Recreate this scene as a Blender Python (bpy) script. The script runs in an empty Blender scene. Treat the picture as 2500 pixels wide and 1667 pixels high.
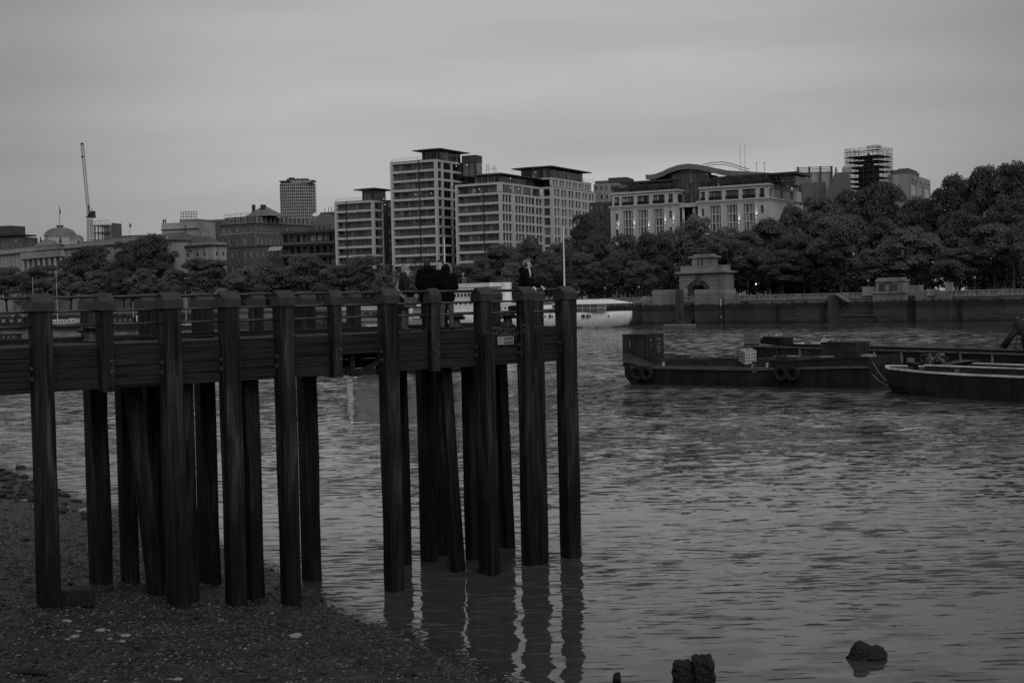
import bpy, bmesh, math, random
import numpy as np
from mathutils import Vector, Matrix, noise as mnoise
random.seed(11)
rng = np.random.default_rng(5)
sc = bpy.context.scene
COL = sc.collection
PI = math.pi
R = math.radians

# ------------------------------------------------------------------ camera
F = 3333.0                      # focal length in pixels of the 2500 px wide photograph
CAMZ = 6.75                     # lens height above the river
PITCH, ROLL = R(1.727), R(1.3)
CAMROT = Matrix.Rotation(PI / 2 - PITCH, 3, 'X') @ Matrix.Rotation(-ROLL, 3, 'Z')
cd = bpy.data.cameras.new('camera')
cd.sensor_fit = 'HORIZONTAL'
cd.sensor_width = 36.0
cd.lens = F / 2500 * 36
cd.clip_start = 0.5
cd.clip_end = 9000
cam = bpy.data.objects.new('camera', cd)
cam.matrix_world = Matrix.Translation((0, 0, CAMZ)) @ CAMROT.to_4x4()
COL.objects.link(cam)
sc.camera = cam

# ------------------------------------------------------------------ sky, sun, exposure
SUN_EL, SUN_AZ = R(42), R(-72)   # azimuth measured from +X towards +Y: behind the camera, a little right
world = bpy.data.worlds.new('World')
sc.world = world
world.use_nodes = True
nt = world.node_tree
for n in list(nt.nodes):
    nt.nodes.remove(n)
def wn(t, **k):
    n = nt.nodes.new(t)
    for a, b in k.items():
        setattr(n, a, b)
    return n
tc = wn('ShaderNodeTexCoord')
sky = wn('ShaderNodeTexSky', sky_type='NISHITA', sun_disc=False)
sky.sun_elevation = SUN_EL
sky.sun_rotation = PI / 2 - SUN_AZ
sky.air_density = 1.0
sky.dust_density = 4.0
bw = wn('ShaderNodeRGBToBW')
nt.links.new(sky.outputs[0], bw.inputs[0])
m1 = wn('ShaderNodeMath', operation='MULTIPLY')
m1.inputs[1].default_value = 0.05
nt.links.new(bw.outputs[0], m1.inputs[0])
cl = wn('ShaderNodeClamp')
cl.inputs[1].default_value = 0.0
cl.inputs[2].default_value = 0.5
nt.links.new(m1.outputs[0], cl.inputs[0])
# stratus layer: long flat bands, world directions only
mp = wn('ShaderNodeMapping')
mp.inputs['Scale'].default_value = (2.0, 2.0, 15.0)
mp.inputs['Location'].default_value = (3.1, 1.7, 0.45)
nt.links.new(tc.outputs['Generated'], mp.inputs[0])
nz = wn('ShaderNodeTexNoise')
nz.inputs['Scale'].default_value = 1.35
nz.inputs['Detail'].default_value = 5.0
nz.inputs['Roughness'].default_value = 0.42
nt.links.new(mp.outputs[0], nz.inputs[0])
mr = wn('ShaderNodeMapRange')
mr.inputs[1].default_value = 0.30
mr.inputs[2].default_value = 0.70
mr.inputs[3].default_value = 0.335
mr.inputs[4].default_value = 0.445
nt.links.new(nz.outputs[0], mr.inputs[0])
sx = wn('ShaderNodeSeparateXYZ')
nt.links.new(tc.outputs['Generated'], sx.inputs[0])
grad = wn('ShaderNodeMapRange')
grad.inputs[1].default_value = 0.0
grad.inputs[2].default_value = 0.30
grad.inputs[3].default_value = 1.0
grad.inputs[4].default_value = 0.92
nt.links.new(sx.outputs[2], grad.inputs[0])
mg = wn('ShaderNodeMath', operation='MULTIPLY')
nt.links.new(mr.outputs[0], mg.inputs[0])
nt.links.new(grad.outputs[0], mg.inputs[1])
# broad, soft brightening added to the sky ahead in place of lens vignetting
dt = wn('ShaderNodeVectorMath', operation='DOT_PRODUCT')
nt.links.new(tc.outputs['Generated'], dt.inputs[0])
dt.inputs[1].default_value = Vector((0.02, 0.985, 0.17)).normalized()
gl = wn('ShaderNodeMapRange', interpolation_type='SMOOTHSTEP')
gl.inputs[1].default_value = 0.925
gl.inputs[2].default_value = 1.0
gl.inputs[3].default_value = 0.80
gl.inputs[4].default_value = 1.28
nt.links.new(dt.outputs['Value'], gl.inputs[0])
mg2 = wn('ShaderNodeMath', operation='MULTIPLY')
nt.links.new(mg.outputs[0], mg2.inputs[0])
nt.links.new(gl.outputs[0], mg2.inputs[1])
mg = mg2
mix = wn('ShaderNodeMix', data_type='FLOAT')
mix.inputs[0].default_value = 0.10
nt.links.new(mg.outputs[0], mix.inputs[2])
nt.links.new(cl.outputs[0], mix.inputs[3])
bg = wn('ShaderNodeBackground')
bg.inputs[1].default_value = 1.0
nt.links.new(mix.outputs[0], bg.inputs[0])
wo = wn('ShaderNodeOutputWorld')
nt.links.new(bg.outputs[0], wo.inputs[0])

sd = bpy.data.lights.new('sun', 'SUN')
sd.energy = 0.9
sd.angle = R(50)
sd.color = (1, 1, 1)
sun = bpy.data.objects.new('sun', sd)
sv = Vector((math.cos(SUN_EL) * math.cos(SUN_AZ), math.cos(SUN_EL) * math.sin(SUN_AZ), math.sin(SUN_EL)))
sun.rotation_euler = sv.to_track_quat('Z', 'Y').to_euler()
COL.objects.link(sun)

sc.view_settings.view_transform = 'Standard'
sc.view_settings.look = 'None'
sc.view_settings.exposure = 0.0
sc.view_settings.gamma = 1.0
sc.view_settings.use_curve_mapping = False
sc.cycles.use_denoising = False
sc.cycles.max_bounces = 6
sc.cycles.sample_clamp_indirect = 0.8
sc.cycles.caustics_reflective = False
sc.cycles.volume_bounces = 0
sc.cycles.transparent_max_bounces = 8

# ------------------------------------------------------------------ helpers
def ray(px, py):
    d = Vector(((px - 1250) / F, -(py - 833.5) / F, -1.0))
    return CAMROT @ d
def at(px, py, Y):
    d = ray(px, py)
    s = Y / d.y
    return Vector((d.x * s, Y, CAMZ + d.z * s))
def atz(px, py, z=0.0):
    d = ray(px, py)
    s = (z - CAMZ) / d.z
    return Vector((d.x * s, d.y * s, z))
def zof(px, py, Y):
    return at(px, py, Y).z
def xof(px, Y, py=750):
    return at(px, py, Y).x

def gmat(name, v, rough=0.75, var=0.25, scale=2.0, stretch=(1, 1, 1), bump=0.0, spec=0.3, detail=5, metal=0.0, dirt=0.0, isl=0.0):
    m = bpy.data.materials.new(name)
    m.use_nodes = True
    t = m.node_tree
    b = t.nodes['Principled BSDF']
    b.inputs['Roughness'].default_value = rough
    b.inputs['Specular IOR Level'].default_value = spec
    b.inputs['Metallic'].default_value = metal
    tcn = t.nodes.new('ShaderNodeTexCoord')
    mpn = t.nodes.new('ShaderNodeMapping')
    mpn.inputs['Scale'].default_value = stretch
    t.links.new(tcn.outputs['Object'], mpn.inputs[0])
    oi = t.nodes.new('ShaderNodeObjectInfo')
    of = t.nodes.new('ShaderNodeVectorMath')
    of.operation = 'SCALE'
    of.inputs[3].default_value = 37.0
    cmb = t.nodes.new('ShaderNodeCombineXYZ')
    for k in range(3):
        t.links.new(oi.outputs['Random'], cmb.inputs[k])
    t.links.new(cmb.outputs[0], of.inputs[0])
    ad = t.nodes.new('ShaderNodeVectorMath')
    t.links.new(mpn.outputs[0], ad.inputs[0])
    t.links.new(of.outputs[0], ad.inputs[1])
    nzn = t.nodes.new('ShaderNodeTexNoise')
    nzn.inputs['Scale'].default_value = scale
    nzn.inputs['Detail'].default_value = detail
    nzn.inputs['Roughness'].default_value = 0.6
    t.links.new(ad.outputs[0], nzn.inputs[0])
    mrn = t.nodes.new('ShaderNodeMapRange')
    mrn.inputs[1].default_value = 0.28
    mrn.inputs[2].default_value = 0.72
    mrn.inputs[3].default_value = v * (1 - var)
    mrn.inputs[4].default_value = v * (1 + var)
    t.links.new(nzn.outputs[0], mrn.inputs[0])
    out = mrn.outputs[0]
    if dirt > 0:      # streaky run-off stains
        mp2 = t.nodes.new('ShaderNodeMapping')
        mp2.inputs['Scale'].default_value = (1.1, 1.1, 0.12)
        t.links.new(tcn.outputs['Object'], mp2.inputs[0])
        n2 = t.nodes.new('ShaderNodeTexNoise')
        n2.inputs['Scale'].default_value = 1.3
        n2.inputs['Detail'].default_value = 8
        t.links.new(mp2.outputs[0], n2.inputs[0])
        r2 = t.nodes.new('ShaderNodeMapRange')
        r2.inputs[1].default_value = 0.45
        r2.inputs[2].default_value = 0.65
        r2.inputs[3].default_value = 1.0
        r2.inputs[4].default_value = 1 - dirt
        t.links.new(n2.outputs[0], r2.inputs[0])
        mu = t.nodes.new('ShaderNodeMath')
        mu.operation = 'MULTIPLY'
        t.links.new(out, mu.inputs[0])
        t.links.new(r2.outputs[0], mu.inputs[1])
        out = mu.outputs[0]
    if isl > 0:
        ge = t.nodes.new('ShaderNodeNewGeometry')
        r3 = t.nodes.new('ShaderNodeMapRange')
        r3.inputs[3].default_value = 1 - isl
        r3.inputs[4].default_value = 1 + isl
        if isl >= .75:     # mostly dark stones, a few pale ones
            pw = t.nodes.new('ShaderNodeMath'); pw.operation = 'POWER'; pw.inputs[1].default_value = 12.0
            t.links.new(ge.outputs['Random Per Island'], pw.inputs[0])
            t.links.new(pw.outputs[0], r3.inputs[0])
            r3.inputs[3].default_value = .55; r3.inputs[4].default_value = 4.5
        else:
            t.links.new(ge.outputs['Random Per Island'], r3.inputs[0])
        mu = t.nodes.new('ShaderNodeMath')
        mu.operation = 'MULTIPLY'
        t.links.new(out, mu.inputs[0])
        t.links.new(r3.outputs[0], mu.inputs[1])
        out = mu.outputs[0]
    t.links.new(out, b.inputs['Base Color'])
    if bump > 0:
        bp = t.nodes.new('ShaderNodeBump')
        bp.inputs['Strength'].default_value = 1.0
        bp.inputs['Distance'].default_value = bump
        t.links.new(nzn.outputs[0], bp.inputs['Height'])
        t.links.new(bp.outputs[0], b.inputs['Normal'])
    return m

def tag(o, label=None, cat=None, group=None, kind=None):
    if label: o['label'] = label
    if cat: o['category'] = cat
    if group: o['group'] = group
    if kind: o['kind'] = kind
    return o
def empty(name, loc=(0, 0, 0), rz=0.0, label=None, cat=None, group=None):
    o = bpy.data.objects.new(name, None)
    o.empty_display_size = 0.2
    o.location = loc
    o.rotation_euler = (0, 0, rz)
    COL.objects.link(o)
    return tag(o, label, cat, group)
def link(name, me, parent=None, loc=None, rz=0.0, scale=None):
    o = bpy.data.objects.new(name, me)
    if loc is not None: o.location = loc
    if rz: o.rotation_euler = (0, 0, rz)
    if scale is not None: o.scale = scale
    COL.objects.link(o)
    if parent is not None: o.parent = parent
    return o

class MB:
    def __init__(s):
        s.v, s.f = [], []
    def add(s, vs, fs):
        k = len(s.v)
        s.v += [tuple(p) for p in vs]
        s.f += [tuple(i + k for i in f) for f in fs]
        return s
    def box(s, x0, x1, y0, y1, z0, z1):
        return s.add([(x0, y0, z0), (x1, y0, z0), (x1, y1, z0), (x0, y1, z0), (x0, y0, z1), (x1, y0, z1), (x1, y1, z1), (x0, y1, z1)],
                     [(0, 3, 2, 1), (4, 5, 6, 7), (0, 1, 5, 4), (1, 2, 6, 5), (2, 3, 7, 6), (3, 0, 4, 7)])
    def bbox(s, x0, x1, y0, y1, z0, z1, b=0.02):
        # box with chamfered vertical and top edges: three stacked rings
        def ring(i, z): return [(x0 + i, y0, z), (x1 - i, y0, z), (x1, y0 + i, z), (x1, y1 - i, z), (x1 - i, y1, z), (x0 + i, y1, z), (x0, y1 - i, z), (x0, y0 + i, z)]
        r = ring(b, z0) + ring(b, z1 - b)
        c = [(x + (b if x < (x0 + x1) / 2 else -b) * 0.7, y + (b if y < (y0 + y1) / 2 else -b) * 0.7, z1) for x, y, z in ring(b, z1)]
        r += c
        f = [tuple(range(7, -1, -1)), tuple(range(16, 24))]
        for k in range(2):
            for i in range(8):
                j = (i + 1) % 8
                f.append((k * 8 + i, k * 8 + j, k * 8 + 8 + j, k * 8 + 8 + i))
        return s.add(r, f)
    def quad(s, a, b, c, d):
        return s.add([a, b, c, d], [(0, 1, 2, 3)])
    def prism(s, poly, z0, z1):
        n = len(poly)
        vs = [(x, y, z0) for x, y in poly] + [(x, y, z1) for x, y in poly]
        fs = [tuple(range(n - 1, -1, -1)), tuple(range(n, 2 * n))]
        fs += [(i, (i + 1) % n, n + (i + 1) % n, n + i) for i in range(n)]
        return s.add(vs, fs)
    def prism_xz(s, poly, y0, y1):
        n = len(poly)
        vs = [(x, y0, z) for x, z in poly] + [(x, y1, z) for x, z in poly]
        fs = [tuple(range(n)), tuple(range(2 * n - 1, n - 1, -1))]
        fs += [((i + 1) % n, i, n + i, n + (i + 1) % n) for i in range(n)]
        return s.add(vs, fs)
    def tube(s, p0, p1, r0, r1=None, n=8, cap=True):
        r1 = r0 if r1 is None else r1
        p0, p1 = Vector(p0), Vector(p1)
        d = (p1 - p0)
        if d.length < 1e-6: return s
        q = d.to_track_quat('Z', 'Y')
        vs = []
        for p, r in ((p0, r0), (p1, r1)):
            for i in range(n):
                a = 2 * PI * i / n
                vs.append(p + q @ Vector((r * math.cos(a), r * math.sin(a), 0)))
        fs = [(i, (i + 1) % n, n + (i + 1) % n, n + i) for i in range(n)]
        if cap: fs += [tuple(range(n - 1, -1, -1)), tuple(range(n, 2 * n))]
        return s.add(vs, fs)
    def path(s, pts, r, n=6):
        for a, b in zip(pts[:-1], pts[1:]): s.tube(a, b, r, n=n)
        return s
    def bar(s, p0, p1, w, h):
        # rectangular bar between two points, w across (horizontal), h up
        p0, p1 = Vector(p0), Vector(p1)
        d = (p1 - p0).normalized()
        up = Vector((0, 0, 1)) if abs(d.z) < 0.95 else Vector((0, 1, 0))
        a = d.cross(up).normalized() * (w / 2)
        b = a.cross(d).normalized() * (h / 2)
        vs = [p + i * a + j * b for p in (p0, p1) for i, j in ((-1, -1), (1, -1), (1, 1), (-1, 1))]
        return s.add(vs, [(3, 2, 1, 0), (4, 5, 6, 7), (0, 1, 5, 4), (1, 2, 6, 5), (2, 3, 7, 6), (3, 0, 4, 7)])
    def lathe(s, prof, n=16, c=(0, 0)):
        vs = [(c[0] + r * math.cos(2 * PI * i / n), c[1] + r * math.sin(2 * PI * i / n), z) for r, z in prof for i in range(n)]
        fs = [(k * n + i, k * n + (i + 1) % n, (k + 1) * n + (i + 1) % n, (k + 1) * n + i) for k in range(len(prof) - 1) for i in range(n)]
        fs += [tuple(range(n - 1, -1, -1)), tuple(range((len(prof) - 1) * n, len(prof) * n))]
        return s.add(vs, fs)
    def ell(s, c, r, q=None, n=12, m=8):
        c = Vector(c)
        vs, fs = [], []
        for j in range(m + 1):
            ph = PI * (j + 0.0) / m
            for i in range(n):
                a = 2 * PI * i / n
                rr = max(math.sin(ph), 0.001)
                p = Vector((r[0] * rr * math.cos(a), r[1] * rr * math.sin(a), -r[2] * math.cos(ph)))
                vs.append(c + (q @ p if q is not None else p))
        for j in range(m):
            for i in range(n):
                fs.append((j * n + i, j * n + (i + 1) % n, (j + 1) * n + (i + 1) % n, (j + 1) * n + i))
        fs += [tuple(range(n - 1, -1, -1)), tuple(range(m * n, m * n + n))]
        return s.add(vs, fs)
    def rings(s, rs, cap=True):
        n = len(rs[0])
        vs = [p for r_ in rs for p in r_]
        fs = [(k * n + i, k * n + (i + 1) % n, (k + 1) * n + (i + 1) % n, (k + 1) * n + i) for k in range(len(rs) - 1) for i in range(n)]
        if cap: fs += [tuple(range(n - 1, -1, -1)), tuple(range((len(rs) - 1) * n, len(rs) * n))]
        return s.add(vs, fs)
    def mesh(s, name, mat, smooth=False):
        me = bpy.data.meshes.new(name)
        me.from_pydata(s.v, [], s.f)
        if mat is not None: me.materials.append(mat)
        if smooth: me.polygons.foreach_set('use_smooth', [True] * len(me.polygons))
        me.update()
        return me
    def build(s, name, mat, parent=None, smooth=False, **k):
        return link(name, s.mesh(name, mat, smooth), parent, **k)

_cache = {}
def cached(key, fn):
    if key not in _cache: _cache[key] = fn()
    return _cache[key]
def unit_box(mat):
    # unit cube mesh (0..1) shared between alike pieces, scaled per object
    return cached(('ub', mat.name), lambda: MB().box(0, 1, 0, 1, 0, 1).mesh('piece', mat))
def pbox(name, mat, parent, x0, x1, y0, y1, z0, z1):
    return link(name, unit_box(mat), parent, loc=(x0, y0, z0), scale=(x1 - x0, y1 - y0, z1 - z0))
def copy_tree(o, parent=None):
    c = o.copy()
    COL.objects.link(c)
    c.parent = parent
    for ch in list(o.children): copy_tree(ch, c)
    return c
def text_mesh(s, size, mat, name='lettering', ext=0.004):
    cu = bpy.data.curves.new('txt', 'FONT')
    cu.body = s
    cu.size = size
    cu.extrude = ext
    cu.align_x = 'CENTER'
    cu.align_y = 'CENTER'
    ob = bpy.data.objects.new('txt', cu)
    COL.objects.link(ob)
    dg = bpy.context.evaluated_depsgraph_get()
    me = bpy.data.meshes.new_from_object(ob.evaluated_get(dg))
    bpy.data.objects.remove(ob)
    me.name = name
    me.materials.clear()
    me.materials.append(mat)
    return me
# ------------------------------------------------------------------ setting: river, foreshore, ground
def water_mat():
    m = bpy.data.materials.new('river_water')
    m.use_nodes = True
    t = m.node_tree
    b = t.nodes['Principled BSDF']
    b.inputs['Base Color'].default_value = (0.05, 0.05, 0.05, 1)
    b.inputs['Roughness'].default_value = 0.03
    b.inputs['IOR'].default_value = 1.36
    N = t.nodes.new
    L = t.links.new
    ge = N('ShaderNodeNewGeometry')
    sp = N('ShaderNodeSeparateXYZ')
    L(ge.outputs['Position'], sp.inputs[0])
    def math_(op, a, b_=None, clamp=False):
        n = N('ShaderNodeMath')
        n.operation = op
        n.use_clamp = clamp
        for k, x in enumerate((a, b_)):
            if x is None: continue
            if isinstance(x, (int, float)): n.inputs[k].default_value = x
            else: L(x, n.inputs[k])
        return n.outputs[0]
    def rng_(x, a, b_, c, d):
        n = N('ShaderNodeMapRange')
        n.interpolation_type = 'SMOOTHSTEP'
        L(x, n.inputs[0])
        for k, v in enumerate((a, b_, c, d)): n.inputs[k + 1].default_value = v
        return n.outputs[0]
    def noise_(scale, rot=0.0, detail=2.0, off=0.0, rough=0.5, dist=0.0):
        mp_ = N('ShaderNodeMapping')
        mp_.inputs['Scale'].default_value = scale
        mp_.inputs['Rotation'].default_value = (0, 0, rot)
        mp_.inputs['Location'].default_value = (off, off * 0.7, 0)
        L(ge.outputs['Position'], mp_.inputs[0])
        n = N('ShaderNodeTexNoise')
        n.noise_dimensions = '2D'
        n.inputs['Scale'].default_value = 1.0
        n.inputs['Detail'].default_value = detail
        n.inputs['Roughness'].default_value = rough
        n.inputs['Distortion'].default_value = dist
        L(mp_.outputs[0], n.inputs[0])
        return n
    # how far out in the stream: sheltered and calm inshore, choppy in mid river
    far = rng_(sp.outputs[1], 24.0, 85.0, 0.0, 1.0)
    mid = rng_(sp.outputs[1], 20.0, 40.0, 0.0, 1.0)
    patch = rng_(noise_((0.05, 0.11, 1), 0.18, 3.0, 3.0, 0.6).outputs[0], 0.33, 0.67, 0.5, 1.3)
    slope = None
    def addv(a, b_):
        n = N('ShaderNodeVectorMath')
        L(a, n.inputs[0]); L(b_, n.inputs[1])
        return n.outputs[0]
    def comp(nz_, amp):
        s = N('ShaderNodeVectorMath'); s.operation = 'SUBTRACT'
        L(nz_.outputs['Color'], s.inputs[0]); s.inputs[1].default_value = (0.5, 0.5, 0.5)
        k = N('ShaderNodeVectorMath'); k.operation = 'SCALE'
        L(s.outputs[0], k.inputs[0])
        if isinstance(amp, float): k.inputs[3].default_value = amp
        else: L(amp, k.inputs[3])
        return k.outputs[0]
    s1 = comp(noise_((0.8, 1.5, 1), 0.12, 3.0, 1.0), math_('MULTIPLY', math_('MULTIPLY', far, patch), 0.10))
    s2 = comp(noise_((0.26, 0.3, 1), -0.2, 2.0, 5.0), math_('MULTIPLY', far, 0.07))
    s3 = comp(noise_((2.0, 3.4, 1), 0.2, 2.0, 9.0), math_('ADD', math_('MULTIPLY', math_('MULTIPLY', mid, patch), 0.05), 0.03))
    s4 = comp(noise_((0.6, 1.3, 1), 0.1, 2.0, 7.0), 0.09)
    at_ = N('ShaderNodeAttribute'); at_.attribute_name = 'thin'
    edge = math_('MULTIPLY', math_('MULTIPLY', at_.outputs['Fac'], math_('SUBTRACT', 1.0, at_.outputs['Fac'])), 4.0)
    s5 = comp(noise_((5.0, 8.0, 1), 0.4, 2.0, 21.0), math_('MULTIPLY', edge, 0.42))
    slope = addv(addv(addv(s1, s2), addv(s3, s4)), s5)
    # short steep wavelets: thresholded ridges whose near flank faces the south bank;
    # sparse in the lee of the foreshore, crowding together out in the stream
    def wavelets(scale, rot, off, near, far_, t0, t1, tilt, f0, f1, g0, g1, det=3.0, gain=55.0):
        cr = noise_(scale, rot, det, off, 0.55, 0.3)
        th = rng_(sp.outputs[1], near, far_, t0, t1)
        pt = math_('MULTIPLY', math_('SUBTRACT', patch, 0.9), -0.13)
        up = math_('SUBTRACT', cr.outputs[0], math_('ADD', th, pt))
        up = math_('MULTIPLY', math_('MULTIPLY', up, gain, True), tilt)
        return math_('MULTIPLY', up, rng_(sp.outputs[1], f0, f1, g0, g1))
    def band(a0, a1, b0, b1): return math_('MULTIPLY', rng_(sp.outputs[1], a0, a1, 0.0, 1.0), rng_(sp.outputs[1], b0, b1, 1.0, 0.0))
    u1 = wavelets((1.0, 6.0, 1), 0.05, 12.0, 15.0, 36.0, 0.665, 0.585, 0.55, 30.0, 44.0, 1.0, 0.0)
    u2 = math_('MULTIPLY', wavelets((0.75, 3.6, 1), 0.11, 31.0, 25.0, 70.0, 0.60, 0.545, 0.40, 25.0, 38.0, 0.0, 1.0), rng_(sp.outputs[1], 52.0, 80.0, 1.0, 0.0))
    u3 = math_('MULTIPLY', wavelets((0.55, 1.7, 1), 0.08, 57.0, 50.0, 120.0, 0.56, 0.54, 0.21, 45.0, 70.0, 0.0, 1.0), rng_(sp.outputs[1], 100.0, 170.0, 1.0, 0.0))
    u4 = wavelets((0.42, 0.75, 1), 0.1, 83.0, 90.0, 260.0, 0.56, 0.54, 0.13, 95.0, 150.0, 0.0, 1.0)
    u3 = math_('MAXIMUM', u3, u4)
    cx = N('ShaderNodeCombineXYZ')
    L(math_('MULTIPLY', math_('MAXIMUM', u1, math_('MAXIMUM', u2, u3)), -1.0), cx.inputs[1])
    slope = addv(slope, cx.outputs[0])
    # drop z of the random slope, add straight up
    ss = N('ShaderNodeSeparateXYZ'); L(slope, ss.inputs[0])
    cc = N('ShaderNodeCombineXYZ'); L(ss.outputs[0], cc.inputs[0]); L(ss.outputs[1], cc.inputs[1]); cc.inputs[2].default_value = 1.0
    nn = N('ShaderNodeVectorMath'); nn.operation = 'NORMALIZE'
    L(cc.outputs[0], nn.inputs[0])
    L(nn.outputs[0], b.inputs['Normal'])
    # thin water over the gravel at the very edge lets the bed show through
    tr = N('ShaderNodeBsdfTransparent'); mxs = N('ShaderNodeMixShader')
    L(math_('MULTIPLY', at_.outputs['Fac'], 0.6), mxs.inputs[0]); L(b.outputs[0], mxs.inputs[1]); L(tr.outputs[0], mxs.inputs[2])
    L(mxs.outputs[0], t.nodes['Material Output'].inputs['Surface'])
    return m
# shoreline in plan, read off the water's edge
SHORE = [(-400, 1010), (-120, 1105), (0, 1150), (138, 1209), (269, 1239), (303, 1252), (440, 1300), (539, 1337), (651, 1387), (696, 1405), (760, 1445), (812, 1490), (880, 1518), (962, 1545), (1037, 1585), (1130, 1634), (1187, 1664), (1330, 1790), (1500, 2100)]
SH = np.array([tuple(atz(x, y, 0.0))[:2] for x, y in SHORE])
def shore_dist(X, Y):
    # signed distance to the water's edge, positive on the beach side
    best = np.full(X.shape, 1e9)
    sign = np.zeros(X.shape)
    for a, b in zip(SH[:-1], SH[1:]):
        d = b - a
        L2 = (d ** 2).sum()
        t = np.clip(((X - a[0]) * d[0] + (Y - a[1]) * d[1]) / L2, 0, 1)
        ex, ey = X - (a[0] + t * d[0]), Y - (a[1] + t * d[1])
        dd = np.hypot(ex, ey)
        cr = d[0] * (Y - a[1]) - d[1] * (X - a[0])
        up = dd < best
        best = np.where(up, dd, best)
        sign = np.where(up, np.sign(cr), sign)
    return -best * sign if True else best
def beach_z(X, Y):
    X = np.asarray(X, float); Y = np.asarray(Y, float)
    d = shore_dist(X, Y)
    w = 0.035 * np.sin(X * 1.3 + Y * 0.5) * np.sin(Y * 0.9 - X * 0.4) + 0.02 * np.sin(X * 3.1) * np.sin(Y * 2.7)
    z = np.where(d > 0, 0.155 * d * (1 - 0.004 * np.clip(d, 0, 40)), 0.09 * d)
    return z + w * np.clip(d / 1.5, 0, 1)
def ground_hit(px, py):
    d = ray(px, py)
    S = np.concatenate([np.arange(8, 90, 0.05), np.arange(90, 400, 1.0)])
    z = CAMZ + d.z * S
    g = np.maximum(0.0, beach_z(d.x * S, d.y * S))
    k = int(np.argmax(z <= g))
    return Vector((d.x * S[k], d.y * S[k], float(g[k])))

rx = np.arange(-48, 12.1, 0.4); ry = np.arange(6, 90.1, 0.4)
RX, RY = np.meshgrid(rx, ry)
RD = shore_dist(RX, RY)
nx_, ny_ = len(rx), len(ry)
rv = [(float(x), float(y), 0.0) for x, y in zip(RX.ravel(), RY.ravel())]
rf = [(j * nx_ + i, j * nx_ + i + 1, (j + 1) * nx_ + i + 1, (j + 1) * nx_ + i) for j in range(ny_ - 1) for i in range(nx_ - 1)]
X0, X1, Y0, Y1 = float(rx[0]), float(rx[-1]), float(ry[0]), float(ry[-1])
k0 = len(rv)
rv += [(-1500, -60, 0), (900, -60, 0), (900, 1600, 0), (-1500, 1600, 0), (X0, -60, 0), (X1, -60, 0), (X0, 1600, 0), (X1, 1600, 0), (X0, Y0, 0), (X1, Y0, 0), (X0, Y1, 0), (X1, Y1, 0)]
rf += [(k0, k0 + 4, k0 + 6, k0 + 3), (k0 + 5, k0 + 1, k0 + 2, k0 + 7), (k0 + 4, k0 + 5, k0 + 9, k0 + 8), (k0 + 10, k0 + 11, k0 + 7, k0 + 6)]
rme = bpy.data.meshes.new('river')
rme.from_pydata(rv, [], rf)
thin = np.zeros(len(rv), np.float32)
tt = np.clip(1 + RD.ravel() / 0.9, 0, 1)
thin[:k0] = tt * tt
rme.attributes.new('thin', 'FLOAT', 'POINT').data.foreach_set('value', thin)
rme.materials.append(water_mat())
riv = link('river', rme)
tag(riv, kind='structure')

M_GRAVEL = gmat('foreshore_gravel', 0.02, rough=0.55, var=0.7, scale=7.0, bump=0.05, detail=12, spec=0.35, dirt=.55)
xs = np.arange(-48, 7.01, 0.2)
ys = np.concatenate([np.arange(8, 45, 0.2), np.arange(45, 90, 0.5)])
GX, GY = np.meshgrid(xs, ys)
GZ = beach_z(GX, GY)
GZ = GZ + np.where(GZ > 0, rng.normal(0, 0.008, GZ.shape), 0)
keep = shore_dist(GX, GY) > -6
vid = -np.ones(GX.shape, int)
vid[keep] = np.arange(keep.sum())
verts = np.stack([GX[keep], GY[keep], GZ[keep]], 1)
fa = []
a, b_, c, d_ = vid[:-1, :-1], vid[:-1, 1:], vid[1:, 1:], vid[1:, :-1]
ok = (a >= 0) & (b_ >= 0) & (c >= 0) & (d_ >= 0)
fa = np.stack([a[ok], b_[ok], c[ok], d_[ok]], 1)
me = bpy.data.meshes.new('foreshore')
me.from_pydata(verts.tolist(), [], fa.tolist())
me.materials.append(M_GRAVEL)
me.polygons.foreach_set('use_smooth', [True] * len(me.polygons))
fs_ = link('foreshore', me)
tag(fs_, kind='structure')

# gravel: tens of thousands of small stones, far beyond counting
M_PEB = gmat('gravel_stone', 0.042, rough=0.55, var=0.5, scale=3.0, isl=0.8, spec=0.4)
def gravel(n, lo, hi):
    q = [atz(x, y, z) for x, y, z in zip(rng.uniform(-30, 1230, n * 3), rng.uniform(1140, 1720, n * 3), rng.choice([.2, .7, 1.4, 2.2], n * 3))]
    P = np.array([(v.x, v.y) for v in q])
    P = P[shore_dist(P[:, 0], P[:, 1]) > -0.35][:n]
    n = len(P)
    Z = beach_z(P[:, 0], P[:, 1])
    base = np.array([(1, 0, 0), (0, 1, 0), (-1, 0, 0), (0, -1, 0), (0, 0, 1), (0, 0, -1)], float)
    tri = np.array([(0, 1, 4), (1, 2, 4), (2, 3, 4), (3, 0, 4), (1, 0, 5), (2, 1, 5), (3, 2, 5), (0, 3, 5)])
    s = lo + (hi - lo) * rng.random(n) ** 2.2
    sc_ = np.stack([s * rng.uniform(.7, 1.5, n), s * rng.uniform(.7, 1.3, n), s * rng.uniform(.35, .8, n)], 1)
    an = rng.uniform(0, 6.28, n)
    V = base[None] * sc_[:, None, :] * rng.uniform(.75, 1.25, (n, 6, 1))
    x = V[..., 0] * np.cos(an)[:, None] - V[..., 1] * np.sin(an)[:, None]
    y = V[..., 0] * np.sin(an)[:, None] + V[..., 1] * np.cos(an)[:, None]
    V = np.stack([x + P[:, :1], y + P[:, 1:], V[..., 2] + Z[:, None] + s[:, None] * 0.15], 2).reshape(-1, 3)
    T = (tri[None] + 6 * np.arange(n)[:, None, None]).reshape(-1, 3)
    me = bpy.data.meshes.new('gravel')
    me.from_pydata(V.tolist(), [], T.tolist())
    me.materials.append(M_PEB)
    return me
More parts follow.
